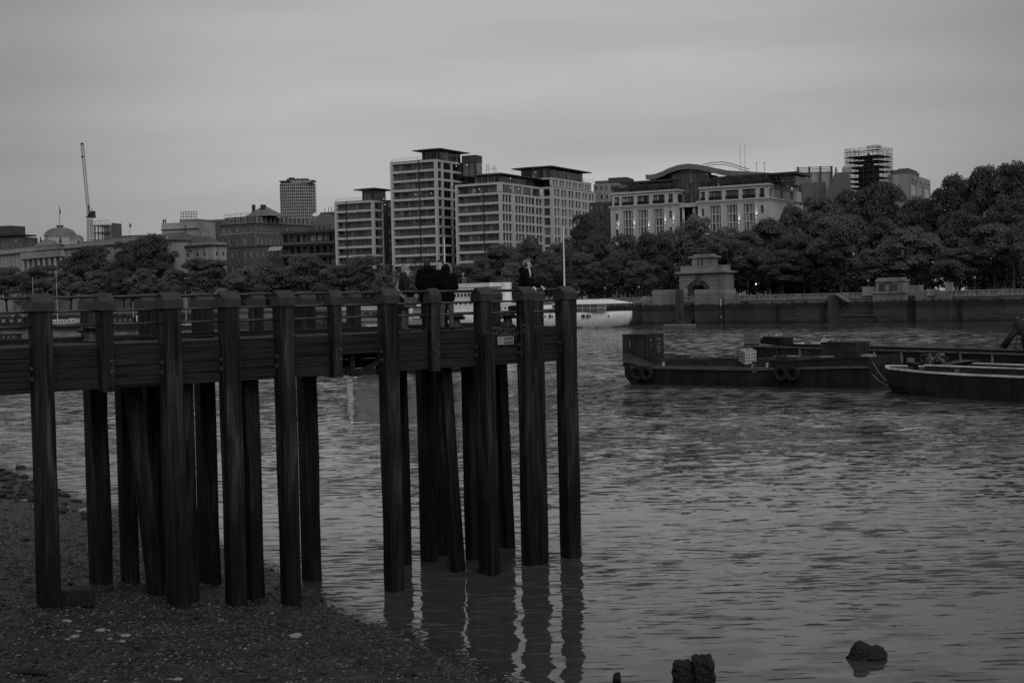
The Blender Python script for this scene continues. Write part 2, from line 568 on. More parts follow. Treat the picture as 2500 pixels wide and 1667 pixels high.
g = link('gravel', gravel(60000, 0.008, 0.04))
tag(g, 'loose dark gravel covering the sloping foreshore below the pier', 'gravel', kind='stuff')

M_PEB2 = gmat('coarse_stone', 0.028, rough=0.5, var=0.5, scale=3.0, isl=0.7, spec=0.4)
M_PEB_, M_PEB = M_PEB, M_PEB2
g2 = link('coarse_gravel', gravel(3800, 0.02, 0.085))
M_PEB = M_PEB_
tag(g2, 'coarser dark stones strewn through the gravel of the foreshore', 'gravel', kind='stuff')

# ------------------------------------------------------------------ loose stones, shells, timber on the foreshore
M_ROCK = gmat('dark_rock', 0.016, rough=0.5, var=0.5, scale=9, bump=0.02)
M_PALE = gmat('pale_stone', 0.24, rough=0.7, var=0.3, scale=9, bump=0.01)
M_OLDW = gmat('rotten_timber', 0.012, rough=0.6, var=0.6, scale=7, stretch=(3, 3, .8), bump=0.04, detail=9)
def rock_mesh(seed, mat, flat=0.65, sub=2, amp=0.28):
    bm = bmesh.new()
    bmesh.ops.create_icosphere(bm, subdivisions=sub, radius=1.0)
    for v in bm.verts:
        p = v.co.copy()
        k = 1 + amp * mnoise.noise(p * 1.3 + Vector((seed * 7.1, seed, 3))) * 1.8 + amp * 0.5 * mnoise.noise(p * 3.1 + Vector((seed, 9, 1)))
        v.co = p * k
        v.co.z *= flat
        v.co.z = max(v.co.z, -0.35)
    me = bpy.data.meshes.new('rock')
    bm.to_mesh(me); bm.free()
    me.materials.append(mat)
    return me
RM = [rock_mesh(i, M_ROCK) for i in range(4)]
PM = [rock_mesh(i + 10, M_PALE, 0.5, 1) for i in range(3)]
for i, (px, py, s) in enumerate([(352, 1584, .13), (77, 1617, .11), (314, 1578, .07), (487, 1512, .1), (423, 1497, .07), (689, 1526, .1), (636, 1466, .14), (172, 1427, .1), (295, 1575, .05),
                                 (831, 1548, .09), (887, 1619, .09), (996, 1651, .12), (640, 1600, .06), (420, 1590, .05), (560, 1470, .1), (540, 1645, .06), (730, 1610, .06), (60, 1320, .12), (200, 1330, .07), (260, 1440, .12)]):
    p = ground_hit(px, py)
    o = link('rock', RM[i % 4], loc=p + Vector((0, 0, s * .12)), rz=i * 1.7, scale=(s * 1.25, s, s))
    tag(o, 'small dark rock lying loose on the gravel foreshore', 'rock', 'dark rocks on the gravel')
for i, (px, py, s, lab) in enumerate([(745, 1478, .2, 'rounded dark rock against the foot of the fourth square pile on the beach'), (755, 1466, .26, 'largest dark rock, between beach pile and the water line'), (52, 1144, .22, 'lone dark rock standing just off the stony spit at left')]):
    p = ground_hit(px, py)
    tag(link('rock', RM[(i + 1) % 4], loc=p, rz=i * 2.3, scale=(s * 1.2, s, s * 1.1)), lab, 'rock')
for i, (px, py, s) in enumerate([(162, 1518, .09), (245, 1540, .1), (264, 1540, .06), (307, 1554, .1), (182, 1555, .08), (298, 1567, .06), (309, 1612, .06), (663, 1497, .05), (434, 1662, .09), (192, 1541, .05), (165, 1561, .05), (267, 1561, .05), (992, 1564, .06), (448, 1545, .04), (277, 1622, .04), (160, 1240, .11), (60, 1222, .12), (275, 1262, .07), (412, 1660, .05), (708, 1646, .04)]):
    p = ground_hit(px, py)
    o = link('pale_stone', PM[i % 3], loc=p + Vector((0, 0, s * .15)), rz=i * 1.1, scale=(s * 1.2, s, s * .7))
    tag(o, 'small pale chalk lump or shell on the dark gravel', 'stone', 'pale lumps on the gravel')
for px, py, s, lab in [(722, 1554, .12, 'largest white stone on the gravel right of the beach piles'), (208, 1248, .2, 'flat whitish slab beside the second row of piles')]:
    p = ground_hit(px, py)
    tag(link('pale_stone', PM[1], loc=p + Vector((0, 0, s * .25)), rz=1.0, scale=(s * 1.2, s, s * .9)), lab, 'stone')
# heap of cobbles on the spit at the left edge
for i in range(90):
    px = random.triangular(-20, 225, 20); py = 1160 + (px / 225) * 55 + random.uniform(-10, 55)
    p = ground_hit(px, py); s = random.uniform(.06, .17)
    o = link('cobble', RM[i % 4], loc=p + Vector((0, 0, s * .3)), rz=i * 2.1, scale=(s * 1.3, s, s))
    tag(o, 'weed-dark cobble in the heap at the water edge, far left', 'cobble', 'cobbles heaped on the spit')
p = ground_hit(168, 1478)
tb = MB().bbox(-.5, .5, -.17, .17, 0, .34, .03).build('timber_block', M_OLDW, loc=p, rz=R(18))
tag(tb, 'short squared timber block lying at the foot of the leftmost pile', 'timber')
p = ground_hit(62, 1649)
tb = MB().tube((-.35, 0, .03), (.1, .05, .05), .05, .06).tube((.1, .05, .05), (.4, -.02, .04), .06, .03).build('driftwood', M_OLDW, loc=p, rz=R(-15))
tag(tb, 'dark driftwood branch on the gravel in the bottom left corner', 'driftwood')

def fuse_(o):
    md = o.modifiers.new('f', 'REMESH'); md.mode = 'VOXEL'; md.voxel_size = .018; md.use_smooth_shade = True
    tx = bpy.data.textures.new('lump', 'CLOUDS'); tx.noise_scale = 0.12; tx.noise_depth = 4
    dm = o.modifiers.new('d', 'DISPLACE'); dm.texture = tx; dm.strength = 0.13; dm.mid_level = .55
    return o
# rotten stumps standing in the shallows
def stump(px, py, w, h, lab, seed, square=False, w2=None):
    p = atz(px, py, 0.0)
    w2 = w2 or w
    n = 14
    rs = []
    hs = [-1.2, -.3, 0, h * .35, h * .7, h * .92, h]
    for k, z in enumerate(hs):
        ring = []
        for i in range(n):
            a = 2 * PI * i / n
            rr = 1.0
            if square:
                rr = min(1 / max(abs(math.cos(a)), abs(math.sin(a))), 1.28)
            rr *= 1 + 0.16 * mnoise.noise(Vector((math.cos(a) * 1.5 + seed, math.sin(a) * 1.5, z * 1.4 + seed)))
            rr *= 1.0 if k < 5 else (0.9 if k == 5 else 0.55)
            zz = z + (0 if k < 4 else h * .22 * mnoise.noise(Vector((math.cos(a) * 1.2 + seed * 3, math.sin(a) * 1.2, 4 + seed))))
            ring.append((w / 2 * rr * math.cos(a), w2 / 2 * rr * math.sin(a), zz))
        rs.append(ring)
    o = MB().rings(rs).build('timber_stump', M_OLDW, loc=p, smooth=False)
    md = o.modifiers.new('s', 'SUBSURF'); md.levels = md.render_levels = 3
    tx = bpy.data.textures.new('st', 'CLOUDS'); tx.noise_scale = 0.1; tx.noise_depth = 4
    dm = o.modifiers.new('d', 'DISPLACE'); dm.texture = tx; dm.strength = 0.1; dm.texture_coords = 'LOCAL'
    tag(o, lab, 'stump', 'rotten stumps in the shallows')
lp = atz(2116, 1606, 0.0)
lo_ = fuse_(MB().ell((-.12, 0, .05), (.2, .2, .27)).ell((.16, .02, .02), (.22, .2, .24)).ell((.05, -.05, .05), (.28, .18, .16)).ell((-.24, -.02, -.02), (.16, .14, .13)).build('timber_stump', M_OLDW, loc=lp))
tag(lo_, 'lone weedy stump sitting low in open water at lower right', 'stump', 'rotten stumps in the shallows')
stump(1668, 1690, .37, .56, 'round-topped left stump of the close pair at the bottom edge', 1.0)
stump(1717, 1688, .38, .62, 'taller squared right stump of the close pair at the bottom edge', 2.0, True)
stump(1506, 1678, .14, .26, 'smallest stump, just breaking the bottom edge left of the pair', 4.0)
# ------------------------------------------------------------------ timber pier
def wood_mat(name, v, vert=True, wet=False):
    m = gmat(name, v, rough=0.7, var=0.75, scale=3.0, stretch=(8, 8, .3) if vert else (.3, 8, 9), bump=0.02, detail=10, spec=0.25)
    t = m.node_tree            # drying cracks along the grain
    b = t.nodes['Principled BSDF']
    src = b.inputs['Base Color'].links[0].from_socket
    tcn = t.nodes.new('ShaderNodeTexCoord'); oi = t.nodes.new('ShaderNodeObjectInfo')
    mpc = t.nodes.new('ShaderNodeMapping'); mpc.inputs['Scale'].default_value = (11, 11, .35) if vert else (.35, 11, 13)
    cmb = t.nodes.new('ShaderNodeCombineXYZ')
    mk = t.nodes.new('ShaderNodeMath'); mk.operation = 'MULTIPLY'; mk.inputs[1].default_value = 50
    t.links.new(oi.outputs['Random'], mk.inputs[0])
    for k in range(3): t.links.new(mk.outputs[0], cmb.inputs[k])
    t.links.new(tcn.outputs['Object'], mpc.inputs[0]); t.links.new(cmb.outputs[0], mpc.inputs['Location'])
    nc = t.nodes.new('ShaderNodeTexNoise'); nc.inputs['Scale'].default_value = 1.0; nc.inputs['Detail'].default_value = 4
    t.links.new(mpc.outputs[0], nc.inputs[0])
    rc = t.nodes.new('ShaderNodeMapRange')
    for k, x in enumerate((.56, .62, 1.12, .18)): rc.inputs[k + 1].default_value = x
    t.links.new(nc.outputs[0], rc.inputs[0])
    ml = t.nodes.new('ShaderNodeMath'); ml.operation = 'MULTIPLY'
    t.links.new(src, ml.inputs[0]); t.links.new(rc.outputs[0], ml.inputs[1])
    t.links.new(ml.outputs[0], b.inputs['Base Color'])
    if wet:    # tide-line: weed and wet below the high-water mark
        t = m.node_tree
        b = t.nodes['Principled BSDF']
        src = b.inputs['Base Color'].links[0].from_socket
        ge = t.nodes.new('ShaderNodeNewGeometry')
        sp = t.nodes.new('ShaderNodeSeparateXYZ')
        t.links.new(ge.outputs['Position'], sp.inputs[0])
        nz_ = t.nodes.new('ShaderNodeTexNoise'); nz_.inputs['Scale'].default_value = 2.2; nz_.inputs['Detail'].default_value = 6
        t.links.new(ge.outputs['Position'], nz_.inputs[0])
        ad = t.nodes.new('ShaderNodeMath'); ad.operation = 'MULTIPLY_ADD'; ad.inputs[1].default_value = 1.8
        t.links.new(nz_.outputs[0], ad.inputs[0]); t.links.new(sp.outputs[2], ad.inputs[2])
        mr_ = t.nodes.new('ShaderNodeMapRange')
        for k, x in enumerate((2.6, 4.3, 0.38, 1.25)): mr_.inputs[k + 1].default_value = x
        t.links.new(ad.outputs[0], mr_.inputs[0])
        # bleached drag marks between tide and deck
        mp_ = t.nodes.new('ShaderNodeMapping'); mp_.inputs['Scale'].default_value = (4, 4, .5)
        t.links.new(ge.outputs['Position'], mp_.inputs[0])
        n3 = t.nodes.new('ShaderNodeTexNoise'); n3.inputs['Scale'].default_value = 1.4; n3.inputs['Detail'].default_value = 7
        t.links.new(mp_.outputs[0], n3.inputs[0])
        m3 = t.nodes.new('ShaderNodeMapRange')
        for k, x in enumerate((.48, .68, 0.85, 3.0)): m3.inputs[k + 1].default_value = x
        t.links.new(n3.outputs[0], m3.inputs[0])
        mu = t.nodes.new('ShaderNodeMath'); mu.operation = 'MULTIPLY'
        t.links.new(src, mu.inputs[0]); t.links.new(mr_.outputs[0], mu.inputs[1])
        mu2 = t.nodes.new('ShaderNodeMath'); mu2.operation = 'MULTIPLY'
        t.links.new(mu.outputs[0], mu2.inputs[0]); t.links.new(m3.outputs[0], mu2.inputs[1])
        t.links.new(mu2.outputs[0], b.inputs['Base Color'])
    return m
M_PILE = wood_mat('pile_timber', 0.012, True, True)
M_PLANK = wood_mat('plank_timber', 0.018, False)
M_CAP = gmat('pile_cap', 0.042, rough=0.5, var=0.35, scale=4, stretch=(1, 4, 1), bump=.004)
M_RAIL = gmat('rail_steel', 0.028, rough=0.38, var=0.3, scale=8, spec=0.6)
M_BOLT = gmat('bolt_iron', 0.06, rough=0.4, var=0.3, scale=20, spec=0.6)
M_DECK = wood_mat('deck_timber', 0.05, False)
M_PAINT = gmat('graffiti_paint', 0.10, rough=0.8, var=0.7, scale=14)
DECK = 6.05
P_L = Vector((xof(107, 26.5), 26.5)); P_R = Vector((xof(1390, 35.4), 35.4))
PD = (P_R - P_L).normalized(); PA = math.atan2(PD.y, PD.x); PN = Vector((-PD.y, PD.x))
def pier_loc(p):
    d = Vector((p.x, p.y)) - P_L
    return d.dot(PD), d.dot(PN)
def pier_at(px, py, y=0.0):
    # point where the sight line meets the vertical plane at depth y behind the pier front, in pier coordinates
    d = ray(px, py)
    dn = d.x * PN.x + d.y * PN.y
    s = (y + P_L.dot(PN)) / dn
    p = Vector((d.x * s, d.y * s))
    return (p - P_L).dot(PD), CAMZ + d.z * s
pier = empty('timber_pier', (P_L.x, P_L.y, 0), PA, 'dark timber pier on square piles running out over the foreshore and river', 'pier')
def pile(x, y, w, z0, z1, name='pile', mat=None, cap=False, capz=None, tilt=None):
    mb = MB()
    segs = 7
    ring = []
    zs = np.linspace(z0, z1, segs)
    b = 0.025
    h = w / 2
    for k, z in enumerate(zs):
        j = lambda: random.uniform(-.013, .013)
        sx = (tilt[0] * (z1 - z) if tilt else 0); sy = (tilt[1] * (z1 - z) if tilt else 0)
        ring.append([(sx + px_ + j(), sy + py_ + j(), z) for px_, py_ in ((-h + b, -h), (h - b, -h), (h, -h + b), (h, h - b), (h - b, h), (-h + b, h), (-h, h - b), (-h, -h + b))])
    mb.rings(ring)
    o = mb.build(name, mat or M_PILE, pier, loc=(x, y, 0))
    if cap:
        c = w / 2 + .03
        zt = capz
        zc = zt - .35; ze = zt - .17
        mc = MB().add([(-c, -c, zc), (c, -c, zc), (c, c, zc), (-c, c, zc), (-c, -c, ze), (c, -c, ze), (c, c, ze), (-c, c, ze), (-c, 0.0, zt), (c, 0.0, zt)],
                      [(3, 2, 1, 0), (0, 1, 5, 4), (2, 3, 7, 6), (1, 2, 6, 9, 5), (3, 0, 4, 8, 7), (4, 5, 9, 8), (6, 7, 8, 9)])
        mc.build('pile_cap', M_CAP, o)
    return o
CAPZ = 7.09
# front row: (pixel column of front face centre, width, full pile?)
FRONT = [(-66, .36, 1), (107, .37, 1), (266, .27, 0), (424, .37, 1), (568, .36, 1), (703, .36, 1), (829, .26, 0), (958, .36, 1), (1070, .25, 0), (1190, .36, 1), (1293, .34, 1), (1392, .38, 1)]
FX = []
for px, w, full in FRONT:
    x = pier_at(px, 800, 0.0)[0]
    FX.append(x)
    if full:
        pile(x, w / 2, w, -.8, CAPZ - .3, cap=True, capz=CAPZ)
    else:
        o = pile(x, .08 + w / 2, w, DECK - .96, CAPZ - .3, name='rail_post', cap=True, capz=CAPZ - .01)
        for bz in (5.72, 5.5):
            ob = MB().tube((.05, -w / 2 - .035, bz), (.05, -w / 2 + .01, bz), .032, n=8).build('bolt', M_BOLT, o)
# back row
BACK = [(236, .4, 1), (373, .38, 1), (504, .38, 1), (633, .28, 0), (754, .38, 1), (871, .28, 0), (978, .38, 1), (1080, .28, 0), (1212, .36, 1), (1318, .34, 1), (1398, .36, 1)]
BX = []
BY = 2.5
for px, w, full in BACK:
    x = pier_at(px, 780, BY)[0]
    BX.append(x)
    pile(x, BY + w / 2, w, -.8 if full else DECK - .9, CAPZ - .3, name='pile' if full else 'rail_post', cap=True, capz=CAPZ)
# hidden and secondary piles under the deck, from where their feet stand
for px, py, w in [(327, 1424, .33), (474, 1468, .3), (632, 1468, .34), (1057, 1371, .34), (1090, 1356, .3), (1163, 1366, .3), (1211, 1404, .3), (1330, 1377, .3), (445, 1425, .3)]:
    p = ground_hit(px, py)
    x, y = pier_loc(p)
    pile(x, y + w / 2, w, -.8, DECK - .12, name='under_pile')
for pb, ptp, w in [((390, 1456), (330, 940), .3), ((1127, 1396), (1092, 900), .3), ((1249, 1337), (1228, 880), .3)]:
    p = ground_hit(*pb)
    x, y = pier_loc(p)
    xt, zt = pier_at(ptp[0], ptp[1], y)
    zt2 = DECK - .2
    sl = (x - xt) / (zt - p.z)
    pile(x - sl * (zt2 - p.z), y + w / 2, w, -.8, zt2, name='raking_pile', tilt=(sl, 0))
# edge planks: four to a bay, their joints open
for i in range(len(FX) - 1):
    x0, x1 = FX[i] + .02, FX[i + 1] - .02
    n = 4
    if i == 6: n = 2            # two boards are missing in this bay
    for k in range(n):
        zt = DECK - k * .229
        j = random.uniform(-.012, .012)
        MB().bbox(x0, x1, .27 + j, .35 + j, zt - .215, zt, .01).build('edge_plank', M_PLANK, pier)
    for k in range(4):
        zt = DECK - k * .229
        MB().bbox(x0, x1, BY + .03, BY + .12, zt - .215, zt, .01).build('edge_plank', M_PLANK, pier)
    for zr in (.955, .675, .395):
        MB().tube((x0 - .05, .17, DECK + zr), (x1 + .05, .17, DECK + zr), .026, n=8).build('rail', M_RAIL, pier, smooth=True)
for i in range(len(BX) - 1):
    for zr in (.955, .675, .395):
        MB().tube((BX[i], BY + .2, DECK + zr), (BX[i + 1], BY + .2, DECK + zr), .024, n=8).build('rail', M_RAIL, pier, smooth=True)
for zr in (.955, .675, .395):
    MB().tube((FX[-1], .2, DECK + zr), (FX[-1], BY + .2, DECK + zr), .024, n=8).build('rail', M_RAIL, pier, smooth=True)
MB().bbox(FX[-1] - .06, FX[-1] + .02, .36, BY, DECK - .9, DECK, .01).build('end_plank', M_PLANK, pier)
# deck: cross boards on longitudinal beams
x = FX[0] - .2
db = MB().bbox(0, .185, .36, BY + .02, -.07, 0, .008).mesh('deck_board', M_DECK)
while x < FX[-1] - .1:
    link('deck_board', db, pier, loc=(x, 0, DECK + random.uniform(-.004, .004)))
    x += .196
for y in (.75, 1.4, 2.1):
    MB().box(FX[0], FX[-1] - .1, y - .1, y + .1, DECK - .42, DECK - .08).build('deck_beam', M_PLANK, pier)
MB().bbox(FX[0], FX[-1] - .2, BY - .22, BY + .0, DECK + .01, DECK + .13, .02).build('kerb_beam', M_PLANK, pier)
# hangers and a loose brace in the open bay
xa, xb = FX[6], FX[7]
for t in (.42, .93):
    xx = xa + (xb - xa) * t
    MB().bbox(xx - .06, xx + .06, .42, .5, DECK - .98, DECK - .4, .008).build('hanger', M_PLANK, pier)
MB().bar((xa + .45 * (xb - xa), .4, DECK - .93), (xb + .03, .4, DECK - .62), .05, .11).build('brace', M_PLANK, pier)
MB().bar((xa + .5 * (xb - xa), .46, DECK - .95), (xa + .8 * (xb - xa), .46, DECK - .78), .05, .08).build('brace', M_PLANK, pier)
MB().bbox(xa + .3 * (xb - xa), xa + .36 * (xb - xa), .44, .5, DECK - .95, DECK - .75, .005).build('hanger', M_PLANK, pier)
# fender board strapped to the river-end pile
MB().bbox(FX[-1] + .2, FX[-1] + .29, .1, .34, 1.05, CAPZ - .35, .01).build('fender_board', M_PILE, pier)
# iron collars and bolt heads where planks meet the piles
for i in (1, 3, 4, 5, 7, 9, 10, 11):
    for bz in (5.62, 5.42):
        MB().tube((FX[i] - .215, .2, bz), (FX[i] - .18, .2, bz), .05, n=8).build('bolt', M_BOLT, pier)

# graffiti: thin strokes of pale paint lying on plank and pile faces
def strokes(lines, w, y):
    mb = MB()
    for ln in lines:
        for (xa_, za_), (xb_, zb_) in zip(ln[:-1], ln[1:]):
            d = Vector((xb_ - xa_, zb_ - za_)); 
            if d.length < 1e-5: continue
            n_ = Vector((-d.y, d.x)).normalized() * w / 2
            mb.quad((xa_ - n_.x, y, za_ - n_.y), (xb_ - n_.x, y, zb_ - n_.y), (xb_ + n_.x, y, zb_ + n_.y), (xa_ + n_.x, y, za_ + n_.y))
    return mb
def px_line(pts, y): return [pier_at(1150 + u * .10204, 780 + v * .10204, y) for u, v in pts]
S1 = [[(300, 265), (350, 310), (420, 305), (470, 320)]]
S2 = [[(500, 340), (560, 325), (650, 305)], [(600, 250), (655, 305), (600, 360)],
      [(735, 225), (690, 250), (700, 280), (760, 320), (765, 360), (720, 385), (690, 360)],
      [(800, 390), (790, 230), (862, 385), (850, 220)], [(895, 225), (910, 360), (965, 352), (955, 225)], [(985, 225), (1025, 215), (1010, 385), (1075, 330)], [(1120, 370), (1120, 250), (1185, 262)]]
S3 = [[(1190, 270), (1300, 215), (1370, 195)], [(1225, 320), (1300, 290), (1370, 265)], [(1200, 160), (1270, 130), (1330, 110)]]
strokes([px_line(l, -.004) for l in S1], .022, -.004).build('graffiti', M_PAINT, pier)
strokes([px_line(l, .25) for l in S2], .02, .25).build('graffiti', M_PAINT, pier)
strokes([px_line(l, -.004) for l in S3], .016, -.004).build('graffiti', M_PAINT, pier)
# scratches on caps (pale scuffs)
# ------------------------------------------------------------------ notice on the pier
M_SIGN = gmat('sign_plate', 0.36, rough=0.45, var=0.15, scale=5, spec=.4)
M_SIGN2 = gmat('sign_panel', 0.22, rough=0.5, var=0.15, scale=5)
M_INK = gmat('sign_ink', 0.05, rough=0.6, var=0.3, scale=20)
x0, z1 = pier_at(1214, 824, .235); x1, z0 = pier_at(1253.5, 840, .235)
z1 = pier_at(1234, 821, .235)[1]; z0 = pier_at(1234, 841, .235)[1]
sw, sh = x1 - x0, z1 - z0
sg = empty('notice_sign', (P_L.x, P_L.y, 0), PA, 'small pale notice plate screwed to the pier planks under the graffiti', 'sign')
sg.location = Vector((P_L.x, P_L.y, 0)) + Vector((PD.x, PD.y, 0)) * (x0 + sw / 2) + Vector((PN.x, PN.y, 0)) * .235 + Vector((0, 0, (z0 + z1) / 2))
def rrect(w, h, r, n=5):
    out = []
    for cx_, cy_, a0 in ((w / 2 - r, h / 2 - r, 0), (-w / 2 + r, h / 2 - r, 90), (-w / 2 + r, -h / 2 + r, 180), (w / 2 - r, -h / 2 + r, 270)):
        for k in range(n):
            a = R(a0 + 90 * k / (n - 1)); out.append((cx_ + r * math.cos(a), cy_ + r * math.sin(a)))
    return out
MB().prism_xz(rrect(sw, sh, .03)[::-1], -.012, 0).build('plate', M_SIGN, sg)
MB().prism_xz([(x + sw * .17, z) for x, z in rrect(sw * .6, sh * .88, .015)][::-1], -.016, -.013).build('text_panel', M_SIGN2, sg)
ring = MB()
rr = sh * .39
for k in range(24):
    a, b2 = 2 * PI * k / 24, 2 * PI * (k + 1) / 24
    cx_ = -sw * .335
    ring.quad((cx_ + rr * math.cos(a), -.018, rr * math.sin(a)), (cx_ + rr * math.cos(b2), -.018, rr * math.sin(b2)), (cx_ + rr * .8 * math.cos(b2), -.018, rr * .8 * math.sin(b2)), (cx_ + rr * .8 * math.cos(a), -.018, rr * .8 * math.sin(a)))
ring.quad((-sw * .335 - rr * .55, -.0185, rr * .65), (-sw * .335 - rr * .65, -.0185, rr * .55), (-sw * .335 + rr * .55, -.0185, -rr * .65), (-sw * .335 + rr * .65, -.0185, -rr * .55))
ring.build('prohibition_ring', M_SIGN2, sg)
for s, zz in (('PRIVATE JETTY', .05), ('NO MOORING', -.055)):
    me = text_mesh(s, .075, M_INK)
    o = link('lettering', me, sg, loc=(sw * .17, -.02, zz))
    o.rotation_euler = (PI / 2, 0, 0)
    wd = max(v.co.x for v in me.vertices) - min(v.co.x for v in me.vertices)
    o.scale = (sw * .52 / wd,) * 2 + (1,)
# ------------------------------------------------------------------ mooring bollards on the deck
M_IRON = gmat('cast_iron', 0.02, rough=0.5, var=0.3, scale=6, spec=.5)
def bollard(px, y, lab):
    x = pier_at(px, 800, y)[0]
    p = Vector((P_L.x, P_L.y, DECK)) + Vector((PD.x, PD.y, 0)) * x + Vector((PN.x, PN.y, 0)) * y
    e = empty('mooring_bollard', p, PA, lab, 'bollard', 'bollards on the pier deck')
    MB().lathe([(.2, 0), (.2, .05), (.13, .09), (.11, .24), (.12, .27)], 14).build('post', M_IRON, e, smooth=True)
    MB().lathe([(.12, .27), (.2, .29), (.21, .33), (.17, .37), (.05, .385)], 14).build('head', M_IRON, e, smooth=True)
    MB().tube((-.28, 0, .27), (.28, 0, .27), .045, n=8).build('horn', M_IRON, e, smooth=True)
    return p
bollard(222, 2.05, 'squat iron bollard on the deck beside the second front post')
bollard(1113, 1.7, 'squat iron bollard on the deck right of the hooded figure')
BOL3 = bollard(1240, 1.05, 'squat iron bollard under the raised leg of the leaning man')
# ------------------------------------------------------------------ people on the pier
M_SKIN = gmat('skin', 0.48, rough=0.6, var=0.12, scale=9)
M_HAIRF = gmat('fair_hair', 0.24, rough=0.6, var=0.5, scale=30, stretch=(1, 1, .3), bump=.01)
M_HAIRD = gmat('dark_hair', 0.035, rough=0.6, var=0.4, scale=30, bump=.01)
M_BLACK = gmat('black_cloth', 0.004, spec=.1, rough=0.9, var=0.4, scale=6, bump=.01)
M_COAT = gmat('dark_coat', 0.013, rough=0.8, var=0.45, scale=9, stretch=(.6, .6, 3), bump=.02)
M_DENIM = gmat('worn_denim', 0.10, rough=0.85, var=0.4, scale=5, bump=.01)
M_DKTR = gmat('dark_trousers', 0.007, rough=0.85, var=0.4, scale=5)
M_SHIRT = gmat('white_tshirt', 0.62, rough=0.85, var=0.1, scale=5)
M_SHOE = gmat('shoe', 0.05, rough=0.6, var=0.3, scale=9)
M_FUR = gmat('fur_trim', 0.26, rough=0.9, var=0.6, scale=40, bump=.02)
M_BAG = gmat('canvas_bag', 0.10, rough=0.8, var=0.3, scale=8)
M_PLASTIC = gmat('black_plastic', 0.012, rough=0.4, var=0.2, scale=8)
def chain(mb, pts, rad, n=12):
    for p, r in zip(pts, rad):
        mb.ell(p, (r, r, r), n=n, m=8)
    for a, b, ra, rb in zip(pts[:-1], pts[1:], rad[:-1], rad[1:]):
        mb.tube(a, b, ra, rb, n=n)
def torso(mb, secs, n=18):
    # secs: (x, y, z, rx, ry)
    mb.rings([[(x + rx * math.cos(2 * PI * i / n), y + ry * math.sin(2 * PI * i / n), z) for i in range(n)] for x, y, z, rx, ry in secs])
def fuse(o, vox, it=3):
    md = o.modifiers.new('fuse', 'REMESH'); md.mode = 'VOXEL'; md.voxel_size = vox; md.use_smooth_shade = True
    if it:
        sm = o.modifiers.new('soft', 'SMOOTH'); sm.iterations = it; sm.factor = .5
    return o
def hand(mb, wrist, elbow, curl, spread=1):
    w = Vector(wrist); f = (w - Vector(elbow)).normalized()
    f = (f + Vector(curl)).normalized()
    side = f.cross(Vector((0, 0, 1))).normalized()
    up = side.cross(f).normalized()
    palm = w + f * .045
    mb.ell(palm, (.05, .04, .02), Matrix((f, side, up)).transposed().to_quaternion(), 10, 6)
    for k, ln in zip((-1.5, -.5, .5, 1.5), (.058, .072, .078, .066)):
        b = palm + f * .035 + side * k * .018
        m_ = b + f * ln * .5 - up * .006
        e = m_ + f * ln * .35 - up * .028
        chain(mb, [b, m_, e], [.0095, .009, .008], 8)
    t0 = palm - f * .02 + side * (.035 * spread)
    t1 = t0 + f * .03 + side * (.025 * spread) - up * .008
    chain(mb, [t0, t1, t1 + f * .025 - up * .012], [.011, .0105, .009], 8)
def head(mb, c, yaw=0, s=1.0):
    q = Matrix.Rotation(yaw, 3, 'Z').to_quaternion()
    c = Vector(c)
    P = lambda x, y, z: c + q @ Vector((x * s, y * s, z * s))
    mb.ell(P(-.005, 0, .03), (.098 * s, .078 * s, .098 * s), q, 16, 12)
    mb.ell(P(.025, 0, -.05), (.066 * s, .058 * s, .078 * s), q, 14, 10)
    mb.ell(P(.055, 0, -.1), (.032 * s, .034 * s, .026 * s), q, 10, 8)
    mb.ell(P(.088, 0, .045), (.018 * s, .055 * s, .014 * s), q, 10, 6)
    chain(mb, [P(.095, 0, .025), P(.118, 0, -.02)], [.011 * s, .017 * s], 8)
    mb.ell(P(.09, 0, -.062), (.014 * s, .024 * s, .008 * s), q, 8, 6)
    for k in (-1, 1):
        mb.ell(P(-.005, k * .082, -.005), (.02 * s, .01 * s, .033 * s), q, 8, 6)
    return P
def pier_world(x, y, z=DECK):
    return Vector((P_L.x, P_L.y, z)) + Vector((PD.x, PD.y, 0)) * x + Vector((PN.x, PN.y, 0)) * y
